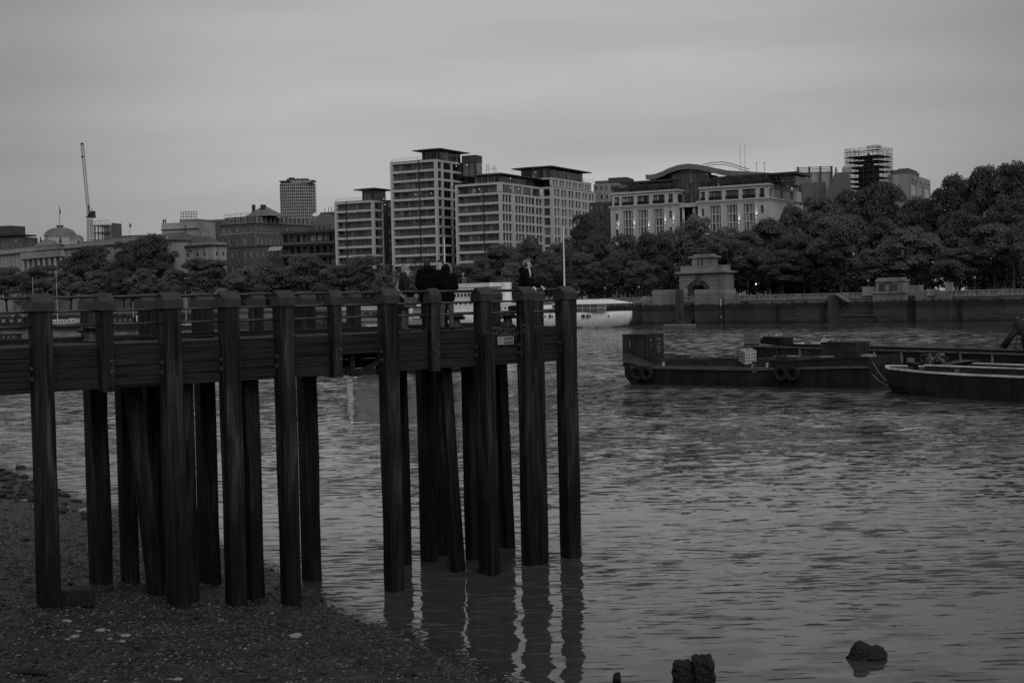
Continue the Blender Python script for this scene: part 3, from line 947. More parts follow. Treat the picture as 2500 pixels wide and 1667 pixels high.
def person(px, y, rz, lab, spec):
    x = pier_at(px, 780, y)[0]
    loc = pier_world(x, y)
    e = empty('person', loc, rz, lab, 'person')
    k = spec['h'] / 1.75
    J = dict(an=[(.0, .1, .08), (.0, -.1, .08)], kn=[(.02, .1, .48), (.02, -.1, .48)], hp=[(0, .09, .92), (0, -.09, .92)],
             sh=[(0, .19, 1.42), (0, -.19, 1.42)], el=[(-.02, .24, 1.13), (-.02, -.24, 1.13)], wr=[(.12, .2, .92), (.12, -.2, .92)],
             ch=(0, 0, 1.25), wa=(0, 0, 1.05), nk=(0.0, 0, 1.5), hd=(.03, 0, 1.62), yaw=0.0)
    J.update(spec.get('J', {}))
    S = lambda p: Vector(p) * k
    mb = MB()
    for s in (0, 1):
        chain(mb, [S(J['hp'][s]), S(J['kn'][s]), S(J['an'][s])], [.085 * k, .055 * k, .04 * k])
        chain(mb, [S(J['sh'][s]), S(J['el'][s]), S(J['wr'][s])], [.05 * k, .04 * k, .027 * k])
        hand(mb, S(J['wr'][s]), S(J['el'][s]), J.get('curl', (0, 0, -.1)), 1 if s else -1)
    wa, ch = S(J['wa']), S(J['ch'])
    hz = (S(J['hp'][0]) + S(J['hp'][1])) / 2
    torso(mb, [(hz.x, hz.y, hz.z - .05, .1 * k, .14 * k), (wa.x, wa.y, wa.z, .1 * k, .14 * k), (ch.x, ch.y, ch.z, .11 * k, .16 * k), (ch.x, ch.y, ch.z + .17 * k, .09 * k, .16 * k)])
    nk, hd = S(J['nk']), S(J['hd'])
    chain(mb, [ch + Vector((0, 0, .12 * k)), nk, hd + Vector((-.015, 0, -.05))], [.08 * k, .055 * k, .052 * k])
    P = head(mb, hd, J['yaw'], k)
    fuse(mb.build('body', M_SKIN, e), .0085, 2)
    # trousers
    if spec.get('trousers'):
        mt = MB()
        for s in (0, 1):
            a_, kn_, h_ = S(J['an'][s]), S(J['kn'][s]), S(J['hp'][s])
            chain(mt, [h_ + Vector((0, 0, .03)), kn_, a_.lerp(kn_, .03)], [.112 * k, .078 * k, .066 * k])
        torso(mt, [(hz.x, hz.y, hz.z - .1, .12 * k, .17 * k), (hz.x, hz.y, hz.z + .06, .125 * k, .175 * k), (wa.x, wa.y, wa.z, .12 * k, .16 * k)])
        fuse(mt.build('trousers', spec['trousers'], e), .012)
    for s in (0, 1):
        a_ = S(J['an'][s])
        d = Vector(J.get('toe', [(1, 0, 0), (1, 0, 0)])[s]).normalized()
        q = d.to_track_quat('X', 'Z')
        ms = MB()
        ms.ell(a_ + q @ Vector((.07, 0, -.035)), (.13 * k, .048 * k, .042 * k), q, 12, 8)
        ms.ell(a_ + q @ Vector((-.01, 0, -.01)), (.06 * k, .046 * k, .06 * k), q, 10, 8)
        fuse(ms.build('shoe', M_SHOE, e), .01, 1)
    # jacket
    mj = MB()
    jr = spec.get('bulk', 1.0)
    hem = spec.get('hem', .8) * k
    top = ch.z + .2 * k
    lean = lambda z: wa.lerp(ch, (z - wa.z) / max(ch.z - wa.z, .01)) if z > wa.z else hz.lerp(wa, max(0, (z - hz.z) / max(wa.z - hz.z, .01)))
    secs = []
    for z, rx, ry in ((hem, .16 * spec.get('flare', 1), .2 * spec.get('flare', 1)), (max(.92 * k, hem + .05), .15, .19), (1.08 * k, .14, .175), (1.28 * k, .15, .2), (1.4 * k, .125, .2), (1.47 * k, .09, .13), (1.53 * k, .075, .085)):
        c = lean(z)
        secs.append((c.x, c.y, z, rx * k * jr, ry * k * jr))
    torso(mj, secs)
    for s in (0, 1):
        chain(mj, [S(J['sh'][s]), S(J['el'][s]), S(J['wr'][s]).lerp(S(J['el'][s]), .06)], [.083 * k * jr, .066 * k * jr, .05 * k * jr])
    if spec.get('hood') == 'down':
        mj.ell(nk + Vector((-.09, 0, -.02)) * k, (.1 * k, .13 * k, .1 * k))
    if spec.get('hood') == 'up':
        q = Matrix.Rotation(J['yaw'], 3, 'Z').to_quaternion()
        mj.ell(hd + Vector((-.02, 0, .02)), (.135 * k, .125 * k, .15 * k), q, 16, 12)
        mj.ell(hd + q @ Vector((-.06, 0, -.1)), (.12 * k, .15 * k, .12 * k), q, 14, 10)
    if spec.get('collar'):
        mj.ell(nk + Vector((.0, 0, .02)), (.1 * k, .1 * k, .075 * k))
    fuse(mj.build('jacket', spec['coat'], e), .013)
    if spec.get('hood') == 'up':
        q = Matrix.Rotation(J['yaw'], 3, 'Z')
        mf = MB()
        prev = None
        for i in range(15):
            a = -.25 * PI + 1.5 * PI * i / 14
            p = hd + q @ Vector((.075, .13 * math.cos(a), .02 + .155 * math.sin(a))) * k
            mf.ell(p, (.04, .034, .034), n=8, m=6)
            if prev is not None: mf.tube(prev, p, .032, n=8)
            prev = p
        f = fuse(mf.build('fur_trim', M_FUR, e), .012, 0)
        tx = cached('furtex', lambda: bpy.data.textures.new('fur', 'CLOUDS')); tx.noise_scale = .02
        dm = f.modifiers.new('d', 'DISPLACE'); dm.texture = tx; dm.strength = .03
    else:
        mh = MB()
        q = Matrix.Rotation(J['yaw'], 3, 'Z').to_quaternion()
        mh.ell(P(-.022, 0, .052), (.1 * k, .088 * k, .094 * k), q, 16, 10)
        mh.ell(P(-.06, 0, .0), (.062 * k, .084 * k, .085 * k), q, 14, 10)
        mh.ell(P(.045, 0, .112), (.055 * k, .066 * k, .036 * k), q, 12, 8)
        if spec.get('long'):
            mh.ell(P(-.075, 0, -.07), (.055 * k, .075 * k, .1 * k), q, 12, 8)
            mh.ell(P(-.02, .0, .06), (.108 * k, .094 * k, .095 * k), q, 14, 10)
        hobj = fuse(mh.build('hair', spec['hair'], e), .009, 2)
    return e, S, J, P, k
loc_at = lambda px, y: pier_world(pier_at(px, 780, y)[0], y)
# woman in profile, facing the group
e, S, J, P, k = person(988, 1.15, R(8), 'woman with fair tied hair, dark padded coat and shoulder bag, in profile', dict(h=1.60, coat=M_COAT, trousers=M_DENIM, hair=M_HAIRF, long=True, collar=True, bulk=1.05, hem=.6, flare=1.02,
    J=dict(el=[(.02, .23, 1.14), (.05, -.23, 1.1)], wr=[(.26, .15, .98), (.27, -.14, 1.0)], hd=(.06, 0, 1.6), kn=[(.05, .09, .48), (.0, -.09, .48)], an=[(.03, .1, .08), (-.05, -.1, .08)])))
st = MB()
pts = [S((.11, .1, 1.3)), S((.03, .1, 1.47)), S((-.1, .02, 1.4)), S((-.2, -.1, 1.15)), S((-.1, -.24, .98)), S((.05, -.27, .85))]
for a_, b2 in zip(pts[:-1], pts[1:]): st.bar(a_, b2, .05, .05)
bg_ = empty('shoulder_bag', e.location, R(8), 'grey canvas bag hanging on a pale strap at the woman\'s hip', 'bag')
st.build('strap', M_FUR, bg_)
fuse(MB().prism([(-.02, -.32), (.28, -.32), (.26, -.22), (0, -.22)], S((0, 0, .62)).z, S((0, 0, .9)).z).build('pouch', M_BAG, bg_), .02)
# tall man, back turned
person(1046, 1.05, PA + R(80), 'tall man in a long black coat with his back turned', dict(h=1.77, coat=M_BLACK, trousers=M_DKTR, hair=M_HAIRD, collar=True, hood='down', bulk=1.12, hem=.72,
    J=dict(yaw=R(-15), wr=[(.16, .14, 1.0), (.16, -.14, 1.0)], el=[(.0, .27, 1.14), (0, -.27, 1.14)])))
# hooded figure with fur trim, pale jeans
person(1091, .95, PA + R(62), 'person in a black parka with fur-edged hood up and pale jeans', dict(h=1.62, coat=M_BLACK, trousers=M_DENIM, hood='up', bulk=1.18, hem=.78,
    J=dict(hd=(.05, 0, 1.6), yaw=R(-35), wr=[(.18, .12, 1.02), (.18, -.12, 1.02)], el=[(.0, .27, 1.14), (0, -.27, 1.14)], kn=[(.03, .12, .48), (.0, -.12, .48)], an=[(.0, .13, .08), (.0, -.13, .08)])))
# fourth of the group, mostly hidden
person(1080, 1.85, PA + R(195), 'dark-haired man mostly hidden behind the hooded figure', dict(h=1.76, coat=M_BLACK, trousers=M_DKTR, hair=M_HAIRD, collar=True, hem=.75, J=dict(yaw=R(10))))
# young man with headphones leaning on the rail
HDG = R(-6)
LM = loc_at(1279, .78)
tol = lambda w: Matrix.Rotation(-HDG, 3, 'Z') @ (w - LM)
k = 1.74 / 1.75
h1x, h1z = pier_at(1331, 699, .17); h2x, h2z = pier_at(1309, 702, .17)
wr_far = tol(pier_world(h1x - .1, .2, DECK + 1.03)) / k
wr_near = tol(pier_world(h2x - .1, .16, DECK + 1.03)) / k
knee_b = Vector((-.02, .12, .50)); bol = tol(BOL3) / k
an_b = Vector((bol.x + .06, bol.y, .50))
e, S, J, P, k = person(1279, .78, HDG, 'young man with headphones and open black hoodie leaning on the rail', dict(h=1.74, coat=M_BLACK, trousers=M_DKTR, hair=M_HAIRF, hood='down', hem=.86, bulk=1.0,
    J=dict(ch=(.04, 0, 1.25), nk=(.07, 0, 1.49), hd=(.115, 0, 1.61), yaw=R(-12), sh=[(.05, .19, 1.41), (.05, -.19, 1.41)],
           el=[(.12, .27, 1.16), (.14, -.27, 1.15)], wr=[tuple(wr_far), tuple(wr_near)], curl=(.2, -.1, -.35),
           kn=[tuple(knee_b), (.06, -.1, .49)], an=[tuple(an_b), (.02, -.1, .08)], toe=[(-.5, 0, -.9), (1, -.1, 0)])))
fuse(MB().ell(S((.165, -.015, 1.38)), (.055, .07, .13)).ell(S((.11, 0, 1.49)), (.08, .088, .045)).build('tshirt', M_SHIRT, e), .01)
hp = empty('headphones', e.location, HDG, 'black over-ear headphones worn by the leaning man', 'headphones')
mbp = MB()
pv = None
for i in range(11):
    a = PI * i / 10
    p = P(-.005, .097 * math.cos(a), .02 + .118 * math.sin(a))
    if pv is not None: mbp.tube(pv, p, .012, n=6)
    pv = p
mbp.build('band', M_PLASTIC, hp)
for s in (-1, 1):
    MB().ell(P(-.005, s * .092, 0), (.042, .024, .045)).build('earcup', M_PLASTIC, hp, smooth=True)
# ------------------------------------------------------------------ vessels
class Frame:
    """vertical plane frame: origin o (2d) and horizontal direction d; at() meets a sight line with the plane y behind it"""
    def __init__(s, o, d):
        s.o = Vector(o); s.d = Vector(d).normalized(); s.n = Vector((-s.d.y, s.d.x)); s.a = math.atan2(s.d.y, s.d.x)
    def at(s, px, py, y=0.0):
        r = ray(px, py)
        t = (y + s.o.dot(s.n)) / (r.x * s.n.x + r.y * s.n.y)
        return (Vector((r.x * t, r.y * t)) - s.o).dot(s.d), CAMZ + r.z * t
    def world(s, x, y, z=0.0):
        q = s.o + s.d * x + s.n * y
        return Vector((q.x, q.y, z))
    def depth(s, px, py, x):
        # point where the sight line meets the plane across the frame at x: returns (y, z)
        r = ray(px, py)
        t = (x + s.o.dot(s.d)) / (r.x * s.d.x + r.y * s.d.y)
        return (Vector((r.x * t, r.y * t)) - s.o).dot(s.n), CAMZ + r.z * t
def hull_rings(st):
    # st: (x, half beam at deck, z deck, half beam at water, z keel)
    return [[(x, -bd, zd), (x, -bd * .98, zd * .5 + zk * .5), (x, -bw, zk), (x, bw, zk), (x, bd * .98, zd * .5 + zk * .5), (x, bd, zd)] for x, bd, zd, bw, zk in st]
def railing(mb, pts, h, r=.025, rows=2):
    for p in pts: mb.tube(p, Vector(p) + Vector((0, 0, h)), r, n=5)
    for k in range(1, rows + 1):
        for a, b in zip(pts[:-1], pts[1:]):
            mb.tube(Vector(a) + Vector((0, 0, h * k / rows)), Vector(b) + Vector((0, 0, h * k / rows)), r, n=5)
    return mb
M_HULLD = gmat('rusty_hull', 0.016, rough=0.6, var=0.6, scale=.8, stretch=(1, 1, .5), dirt=.5, bump=.01, detail=9)
M_DKSTEEL = gmat('dark_steel', 0.028, rough=0.55, var=0.5, scale=1.5, detail=8)
M_DECKST = gmat('deck_steel', 0.085, rough=0.7, var=0.5, scale=1.0, detail=8)
M_WHITE = gmat('white_paint', 0.85, rough=0.5, var=0.08, scale=.8, dirt=.12)
M_WHITE2 = gmat('worn_white_paint', 0.42, rough=0.6, var=0.3, scale=3)
M_GREY = gmat('grey_paint', 0.22, rough=0.55, var=0.2, scale=1)
M_CONT = gmat('container_steel', 0.03, rough=0.5, var=0.35, scale=.9, dirt=.4)
M_TYRE = gmat('tyre_rubber', 0.010, rough=0.75, var=0.3, scale=6)
M_ROPE = gmat('rope', 0.22, rough=0.9, var=0.3, scale=20)
M_IBC = gmat('white_plastic_tank', 0.6, rough=0.5, var=0.12, scale=3)
M_CAGE = gmat('tank_cage', 0.10, rough=0.4, var=0.2, scale=8)
M_GLASSB = gmat('boat_glass', 0.02, rough=0.12, var=0.2, scale=3, spec=.5)
M_AWN = gmat('awning_cloth', 0.82, rough=0.8, var=0.06, scale=1)
M_PANEL = gmat('clear_curtain', 0.13, rough=0.3, var=0.3, scale=1.2, stretch=(1, 1, .3))
M_MARK = gmat('stencil_paint', 0.34, rough=0.7, var=0.3, scale=9)
M_CARGO = gmat('mixed_scrap', 0.06, rough=0.8, var=0.7, scale=3)

def tyre(parent, x, y, z, r=.62):
    mb = MB()
    n, m = 20, 10
    vs, fs = [], []
    for i in range(n):
        a = 2 * PI * i / n
        for j in range(m):
            b = 2 * PI * j / m
            rr = r * .68 + r * .32 * math.cos(b)
            vs.append((rr * math.cos(a), r * .26 * math.sin(b), rr * math.sin(a)))
    for i in range(n):
        for j in range(m):
            fs.append((i * m + j, ((i + 1) % n) * m + j, ((i + 1) % n) * m + (j + 1) % m, i * m + (j + 1) % m))
    mb.add(vs, fs)
    return mb.build('fender_tyre', M_TYRE, parent, smooth=True, loc=(x, y, z))
def container(name, loc, rz, L, Wd, H, lab, marks=True):
    e = empty(name, loc, rz, lab, 'container')
    mb = MB()
    # corrugated long side walls (y = 0 and y = Wd), x from 0..L
    pit = .28
    def corr(y, sgn):
        x = .12
        pts = [(0.12, y)]
        while x < L - .12 - pit:
            pts += [(x + pit * .3, y), (x + pit * .42, y + sgn * .05), (x + pit * .82, y + sgn * .05), (x + pit * .95, y)]
            x += pit
        pts.append((L - .12, y))
        for (xa, ya), (xb, yb) in zip(pts[:-1], pts[1:]):
            mb.quad((xa, ya, .14), (xb, yb, .14), (xb, yb, H - .12), (xa, ya, H - .12))
    corr(.03, 1); corr(Wd - .03, -1)
    mb.quad((.12, .03, H - .05), (L - .12, .03, H - .05), (L - .12, Wd - .03, H - .05), (.12, Wd - .03, H - .05))
    mb.quad((.05, .03, .14), (.05, Wd - .03, .14), (.05, Wd - .03, H - .1), (.05, .03, H - .1))
    mb.build('side_wall', M_CONT, e)
    fr = MB()
    for x in (0, L - .12):
        for y in (0, Wd - .12): fr.box(x, x + .12, y, y + .12, 0, H)
    for y in (0, Wd - .12):
        for z in (0, H - .12): fr.box(.12, L - .12, y + .002, y + .118, z + .002, z + .118)
    for x in (0, L - .12):
        for z in (0, H - .12): fr.box(x + .002, x + .118, .12, Wd - .12, z + .002, z + .118)
    fr.build('frame', M_CONT, e)
    for k in range(2):
        d = MB()
        y0 = .13 + k * (Wd - .26) / 2
        d.box(L - .06, L - .01, y0 + .01, y0 + (Wd - .26) / 2 - .01, .14, H - .14)
        do = d.build('door', M_CONT, e)
        lb = MB()
        for yy in (.3, .8):
            y = y0 + yy * (Wd - .26) / 2
            lb.tube((L + .02, y, .1), (L + .02, y, H - .1), .022, n=6)
        lb.build('locking_bar', M_DKSTEEL, do)
    return e

# ---- low work barge with containers: bottom edge runs (1530,937)-(2125,950)
a = atz(1530, 938); b = atz(2122, 950)
bf = Frame((a.x, a.y), (b.x - a.x, b.y - a.y))
BL = (b - a).length
wb = empty('work_barge', (a.x, a.y, 0), bf.a, 'low rusty work barge carrying containers and scrap, moored in mid stream', 'barge')
HB = 3.0
zl = bf.at(1523, 885)[1]; zm = bf.at(1800, 897)[1]; zr = bf.at(2125, 882)[1]
hull = MB()
st = []
for t, bd, zd in ((-.02, .82, zl + .12), (.03, .93, zl + .05), (.12, 1, zm + .0), (.5, 1, zm - .05), (.62, 1, zm), (.9, 1, zr - .35), (1.0, .97, zr - .32)):
    x = t * BL
    st.append((x, HB * bd, zd, HB * bd * .93, -.6))
st[0] = (-.55, HB * .8, zl + .15, HB * .7, -.5)
hull.rings([[(x + (.0 if i != 2 and i != 3 else (.9 if k == 0 else 0)), y + HB, z) for i, (x, y, z) in enumerate(rg)] for k, rg in enumerate(hull_rings(st))])
hull.build('hull', M_HULLD, wb)
ru = MB()
for (x0, b0, z0, _, _), (x1, b1, z1, _, _) in zip(st[:-1], st[1:]):
    ru.bar((x0, HB - b0 - .06, z0 - .08), (x1, HB - b1 - .06, z1 - .08), .14, .16)
ru.build('rubbing_strake', M_DECKST, wb)
# bow bulwark, hatch coaming, stern bulwark
bw_ = MB()
for (x0, b0, z0, _, _), (x1, b1, z1, _, _) in zip(st[:2], st[1:3]):
    bw_.quad((x0, HB - b0, z0), (x1, HB - b1, z1), (x1, HB - b1, z1 + .34 - .18 * (x1 > 1)), (x0, HB - b0, z0 + .46))
    bw_.quad((x0, HB + b0, z0), (x1, HB + b1, z1), (x1, HB + b1, z1 + .34), (x0, HB + b0, z0 + .46))
bw_.bar((st[0][0], HB - st[0][1], st[0][2] + .46), (st[1][0], HB - st[1][1], st[1][2] + .4), .08, .06).bar((st[1][0], HB - st[1][1], st[1][2] + .4), (st[2][0], 0.0, st[2][2] + .16), .08, .06)
bw_.bar((st[0][0], HB - st[0][1], st[0][2] + .2), (st[0][0], HB + st[0][1], st[0][2] + .2), .1, .5)
bw_.build('bow_bulwark', M_DECKST, wb)
sb = MB()
x0, x1 = BL * .62, BL
z0b = st[4][2]
sb.prism_xz([(x0, z0b - .02), (x1, st[-1][2] - .05), (x1 + .05, zr + .28), (x0 + .1, z0b + .42)], .0, .08)
sb.prism_xz([(x0, z0b - .02), (x1, st[-1][2] - .05), (x1 + .05, zr + .28), (x0 + .1, z0b + .42)], 2 * HB - .08, 2 * HB)
sb.box(x1 - .02, x1 + .06, .0, 2 * HB, st[-1][2] - .2, zr + .27)
sb.bar((x0, 0, z0b + .44), (x1, 0, zr + .3), .12, .05)
sb.build('stern_bulwark', M_HULLD, wb)
cm = MB()
cm.box(BL * .15, BL * .62, .7, .8, zm, zm + .36).box(BL * .15, BL * .62, 2 * HB - .8, 2 * HB - .7, zm, zm + .36)
cm.bar((BL * .15, .75, zm + .38), (BL * .62, .75, zm + .38), .2, .04).bar((BL * .13, .75, zm + .6), (BL * .15, .75, zm + .38), .2, .04)
cm.build('hatch_coaming', M_DKSTEEL, wb)
dk = MB().box(.3, BL - .2, .15, 2 * HB - .15, zm - .25, zm + .02).build('deck', M_DECKST, wb)
zt_ = bf.at(1560, 908)[1]
for px in (1556, 1578, 1906, 1934):
    xx = bf.at(px, 908, -.2)[0]
    tyre(wb, xx, -.22, bf.at(px, 912, -.2)[1], .62)
for px in (1619, 1872):
    xx = bf.at(px, 890, .3)[0]
    MB().lathe([(.09, zm), (.08, zm + .22), (.13, zm + .26), (.1, zm + .32)], 8, (xx, .35)).build('bitt', M_WHITE2, wb)
# barge deck cargo
def on_barge(x, y, z): return bf.world(x, y, z)

def lettering(parent, s, size, loc, rot, mat=None):
    o = link('lettering', text_mesh(s, size, mat or M_MARK), parent, loc=loc)
    o.rotation_euler = rot
    return o
cc = bf.at(1584, 890, 1.6)[0]
cp = bf.world(cc, 1.3, zm - .1)
Lc = 2.35
ax = Vector((math.cos(R(-42)), math.sin(R(-42)), 0))
c1 = container('shipping_container', cp - ax * Lc, R(-42), Lc, 2.3, 2.55, 'tall dark corrugated container standing at the left end of the work barge')
for zz, s_, sz in ((2.05, 'TEX', .2), (1.62, 'V', .24)):
    lettering(c1, s_, sz, (Lc + .03, .55, zz), (PI / 2, 0, PI / 2))
for zz, s_ in ((2.1, 'TEXU 2043'), (1.75, '22G1 00'), (1.5, '30480 KG'), (1.3, '2250 KG'), (1.1, '33.2 CU')):
    lettering(c1, s_, .15, (Lc + .03, 1.6, zz), (PI / 2, 0, PI / 2))
for zz in (1.9, 1.72, 1.54):
    lettering(c1, '8', .2, (.75, -.01, zz), (PI / 2, 0, 0))
for k in range(11):
    lettering(c1, 'I', .13, (1.95, -.012, 2.0 - .16 * k), (PI / 2, 0, 0))
def half_box(pxl, pxr, py, y, H, lab):
    xa, z1 = bf.at(pxl, py, y); xb, _ = bf.at(pxr, py, y)
    return container('half_height_container', bf.world(xa, y, z1 - H), bf.a, xb - xa, 2.2, H, lab)
half_box(1622, 1727, 876, 1.6, .8, 'long low open-top container sunk in the hold, next to the tall one')
half_box(1730, 1800, 873, 1.7, .8, 'low container with pale stencils in the hold just left of the white tank')
half_box(1852, 1958, 877, 1.6, .75, 'low ribbed container in the hold right of the white tank')
xa, z1 = bf.at(2003, 835, 3.2); xb, _ = bf.at(2092, 835, 3.2)
container('site_container', bf.world(xa, 3.2, z1 - 2.3), bf.a, xb - xa, 2.4, 2.3, 'dark ribbed container standing flat-on near the right end of the barge')
# steel bin beside it, scrap heaps
xa, z1 = bf.at(2103, 866, 2.4); xb, _ = bf.at(2127, 866, 2.4)
eb = empty('steel_bin', bf.world(xa, 2.4, z1 - 1.1), bf.a, 'grey lidded steel bin beside the dark container at the barge end', 'bin')
MB().prism_xz([(.05, 0), (xb - xa - .05, 0), (xb - xa, .95), (0, .95)], 0, .9).build('tub', M_GREY, eb)
MB().bbox(-.05, xb - xa + .05, -.05, .95, .95, 1.1, .03).build('lid', M_GREY, eb)
for i_, (pxl, pxr, py, y, lab) in enumerate([(2000, 2026, 871, 1.0, 'worn grey crate with canted lid in front of the dark container'), (1890, 1940, 870, 3.0, 'long pale board crate in the hold behind the low containers')]):
    xa, z1 = bf.at(pxl, py, y); xb, _ = bf.at(pxr, py, y)
    ec = empty('cargo_crate', bf.world(xa, y, z1 - .9), bf.a + R(6 * i_), lab, 'crate')
    for k in range(5):
        MB().bbox(0, xb - xa, -.03, .03, k * .18, k * .18 + .165, .01).build('board', M_CARGO, ec)
    MB().box(0, xb - xa, .035, .8, 0, .85).build('inner', M_CARGO, ec)
    MB().bbox(-.04, xb - xa + .04, -.06, .85, .88, .93, .01).build('lid', M_GREY, ec)
# scrap pipes and beams lying across the hold: one loose heap
sh_ = MB()
for k in range(26):
    px = random.uniform(1640, 1990); y = random.uniform(2.6, 4.8)
    xx, zz = bf.at(px, random.uniform(868, 876), y)
    an = random.uniform(-.3, .3); ln = random.uniform(.5, 1.8)
    sh_.bar((xx, y, zz), (xx + ln * math.cos(an), y + ln * math.sin(an), zz + random.uniform(-.06, .06)), random.uniform(.06, .2), random.uniform(.05, .16))
so = sh_.build('scrap_heap', M_CARGO, loc=(a.x, a.y, 0))
so.rotation_euler = (0, 0, bf.a)
tag(so, 'loose heap of scrap beams and pipes lying across the barge hold', 'scrap', kind='stuff')
# caged white plastic tanks
def ibc(loc, rot, lab, dark=False):
    e = empty('caged_tank', loc, 0, lab, 'tank', 'caged plastic tanks')
    e.rotation_euler = rot
    MB().bbox(-.55, .55, -.48, .48, .14, 1.12, .06).build('bottle', M_GREY if dark else M_IBC, e)
    MB().box(-.6, .6, -.5, .5, 0, .05).box(-.6, -.4, -.5, .5, .05, .12).box(-.1, .1, -.5, .5, .05, .12).box(.4, .6, -.5, .5, .05, .12).build('pallet', M_DKSTEEL, e)
    g_ = MB()
    for k in range(7):
        x = -.57 + 1.14 * k / 6
        g_.tube((x, -.5, .12), (x, -.5, 1.14), .014, n=5).tube((x, .5, .12), (x, .5, 1.14), .014, n=5).tube((x, -.5, 1.14), (x, .5, 1.14), .012, n=5)
    for k in range(6):
        y = -.5 + 1.0 * k / 5
        g_.tube((-.57, y, .12), (-.57, y, 1.14), .014, n=5).tube((.57, y, .12), (.57, y, 1.14), .014, n=5)
    for k in range(5):
        z = .18 + .95 * k / 4
        g_.path([(-.57, -.5, z), (.57, -.5, z), (.57, .5, z), (-.57, .5, z), (-.57, -.5, z)], .014, 5)
    g_.build('cage', M_CAGE, e)
    MB().lathe([(.1, 1.12), (.1, 1.17), (.02, 1.18)], 10).build('cap', M_DKSTEEL, e)
    return e
xx, zz = bf.at(1822, 888, .9)
ibc(bf.world(xx + .05, 1.0, zz - .05), (R(4), R(10), bf.a + R(-38)), 'white caged plastic tank tipped on the barge edge with hoses hanging')
def drape(name, pts, r, lab, mat=M_ROPE, cat='rope'):
    mb = MB()
    # catmull-rom through points
    P_ = [Vector(p) for p in pts]
    Q = [P_[0]] + P_ + [P_[-1]]
    out = []
    for i in range(1, len(Q) - 2):
        for t in np.linspace(0, 1, 7)[:-1]:
            out.append(.5 * ((2 * Q[i]) + (-Q[i - 1] + Q[i + 1]) * t + (2 * Q[i - 1] - 5 * Q[i] + 4 * Q[i + 1] - Q[i + 2]) * t * t + (-Q[i - 1] + 3 * Q[i] - 3 * Q[i + 1] + Q[i + 2]) * t ** 3))
    out.append(P_[-1])
    mb.path(out, r, 6)
    return tag(mb.build(name, mat, smooth=True), lab, cat)
def bfp(px, py, y): x_, z_ = bf.at(px, py, y); return bf.world(x_, y, z_)
drape('hose', [bfp(1838, 888, .3), bfp(1833, 899, -.02), bfp(1824, 901, -.05), bfp(1815, 900, .15)], .035, 'left short hose drooping from the tipped tank onto the gunwale', cat='hose')
drape('hose', [bfp(1844, 889, .3), bfp(1836, 900, -.08), bfp(1840, 908, -.08), bfp(1848, 906, -.08), bfp(1855, 900, .1), bfp(1876, 900, .3)], .03, 'longer hose looping over the barge side below the tipped tank', cat='hose')

# ---- long hopper barge behind
a2 = at(1820, 845, 125); b2_ = at(2560, 871, 95)
hf = Frame((a2.x, a2.y), (b2_.x - a2.x, b2_.y - a2.y))
HL = (Vector((b2_.x, b2_.y)) - Vector((a2.x, a2.y))).length + 6
hb = empty('hopper_barge', (a2.x, a2.y, 0), hf.a, 'long black hopper barge with ribbed coaming lying behind the work barge', 'barge')
zrim = a2.z
MB().rings([[(x, y, z) for x, y, z in rg] for rg in [[(-.6, -.3, zrim - 1.0), (.2, .1, -.5), (.2, 5.5, -.5), (-.6, 5.9, zrim - 1.0)], [(HL, -.3, zrim - 1.0), (HL, -.1, -.5), (HL, 5.9, -.5), (HL, 6.0, zrim - 1.0)]]]).build('hull', M_HULLD, hb)
for y0, y1 in ((0, .1), (5.4, 5.5)):
    MB().box(0, HL, y0, y1, zrim - 1.0, zrim - .05).build('coaming', M_HULLD, hb)
    MB().bbox(-.05, HL, y0 - .14, y1 + .14, zrim - .06, zrim + .07, .02).build('coaming_rail', M_DECKST, hb)
MB().box(-.1, 0, 0, 5.5, zrim - 1.0, zrim - .05).build('end_plate', M_HULLD, hb)
k = 0
while 1.6 + k * 3.05 < HL:
    MB().box(1.6 + k * 3.05 - .06, 1.6 + k * 3.05 + .06, -.16, -.002, zrim - .95, zrim - .07).build('rib', M_GREY if k > 1 else M_DKSTEEL, hb); k += 1
for xx in (hf.at(1966, 858)[0], hf.at(2303, 862)[0]):
    dm = strokes([[(xx - .5, zrim - .5), (xx, zrim - .12), (xx + .5, zrim - .5), (xx, zrim - .88), (xx - .5, zrim - .5)], [(xx - .2, zrim - .5), (xx, zrim - .35), (xx + .2, zrim - .5), (xx, zrim - .65), (xx - .2, zrim - .5)]], .07, -.012)
    dm.build('diamond_mark', gmat('faded_mark', .12, var=.5, scale=5), hb)
def hfp(px, py, y): x_, z_ = hf.at(px, py, y); return hf.world(x_, y, z_)
p = hfp(1836, 848, .9); ibc(Vector((p.x, p.y, zrim + .05)), (0, 0, hf.a + R(25)), 'empty grey caged tank standing on the corner of the hopper barge', True)
# tarpaulined engine box with white pipe rack
xa, z1 = hf.at(1858, 827, 2.5); xb, _ = hf.at(1912, 827, 2.5)
et = empty('tarpaulin_bundle', hf.world(xa, 2.5, zrim), hf.a, 'black tarpaulin bundle on the hopper barge in front of the white pipe rack', 'tarpaulin')
fuse(MB().prism_xz([(-.1, .1), (xb - xa, .0), (xb - xa, .75), (.25, .8), (-.15, .45)], 0, 1.2).build('cover', M_TYRE, et), .05, 4)
er = empty('pipe_rack', hf.world(hf.at(1872, 830, 4)[0], 4.0, zrim), hf.a, 'white tubular rack rising behind the black tarpaulin', 'rack')
w_ = 2.0
rk = MB()
for x in (0, w_ * .3, w_ * .7, w_): rk.tube((x, 0, -.2), (x, 0, 1.15), .045, n=6)
rk.tube((0, 0, 1.15), (w_, 0, 1.15), .045, n=6).tube((w_ * .6, 0, .6), (w_, 0, .6), .04, n=6)
rk.build('frame', M_WHITE2, er)
rk = MB().lathe([(.16, .62), (.2, .8), (.14, 1.0), (.05, 1.05)], 10, (w_ * .66, .1)).build('lamp_head', M_WHITE2, er)
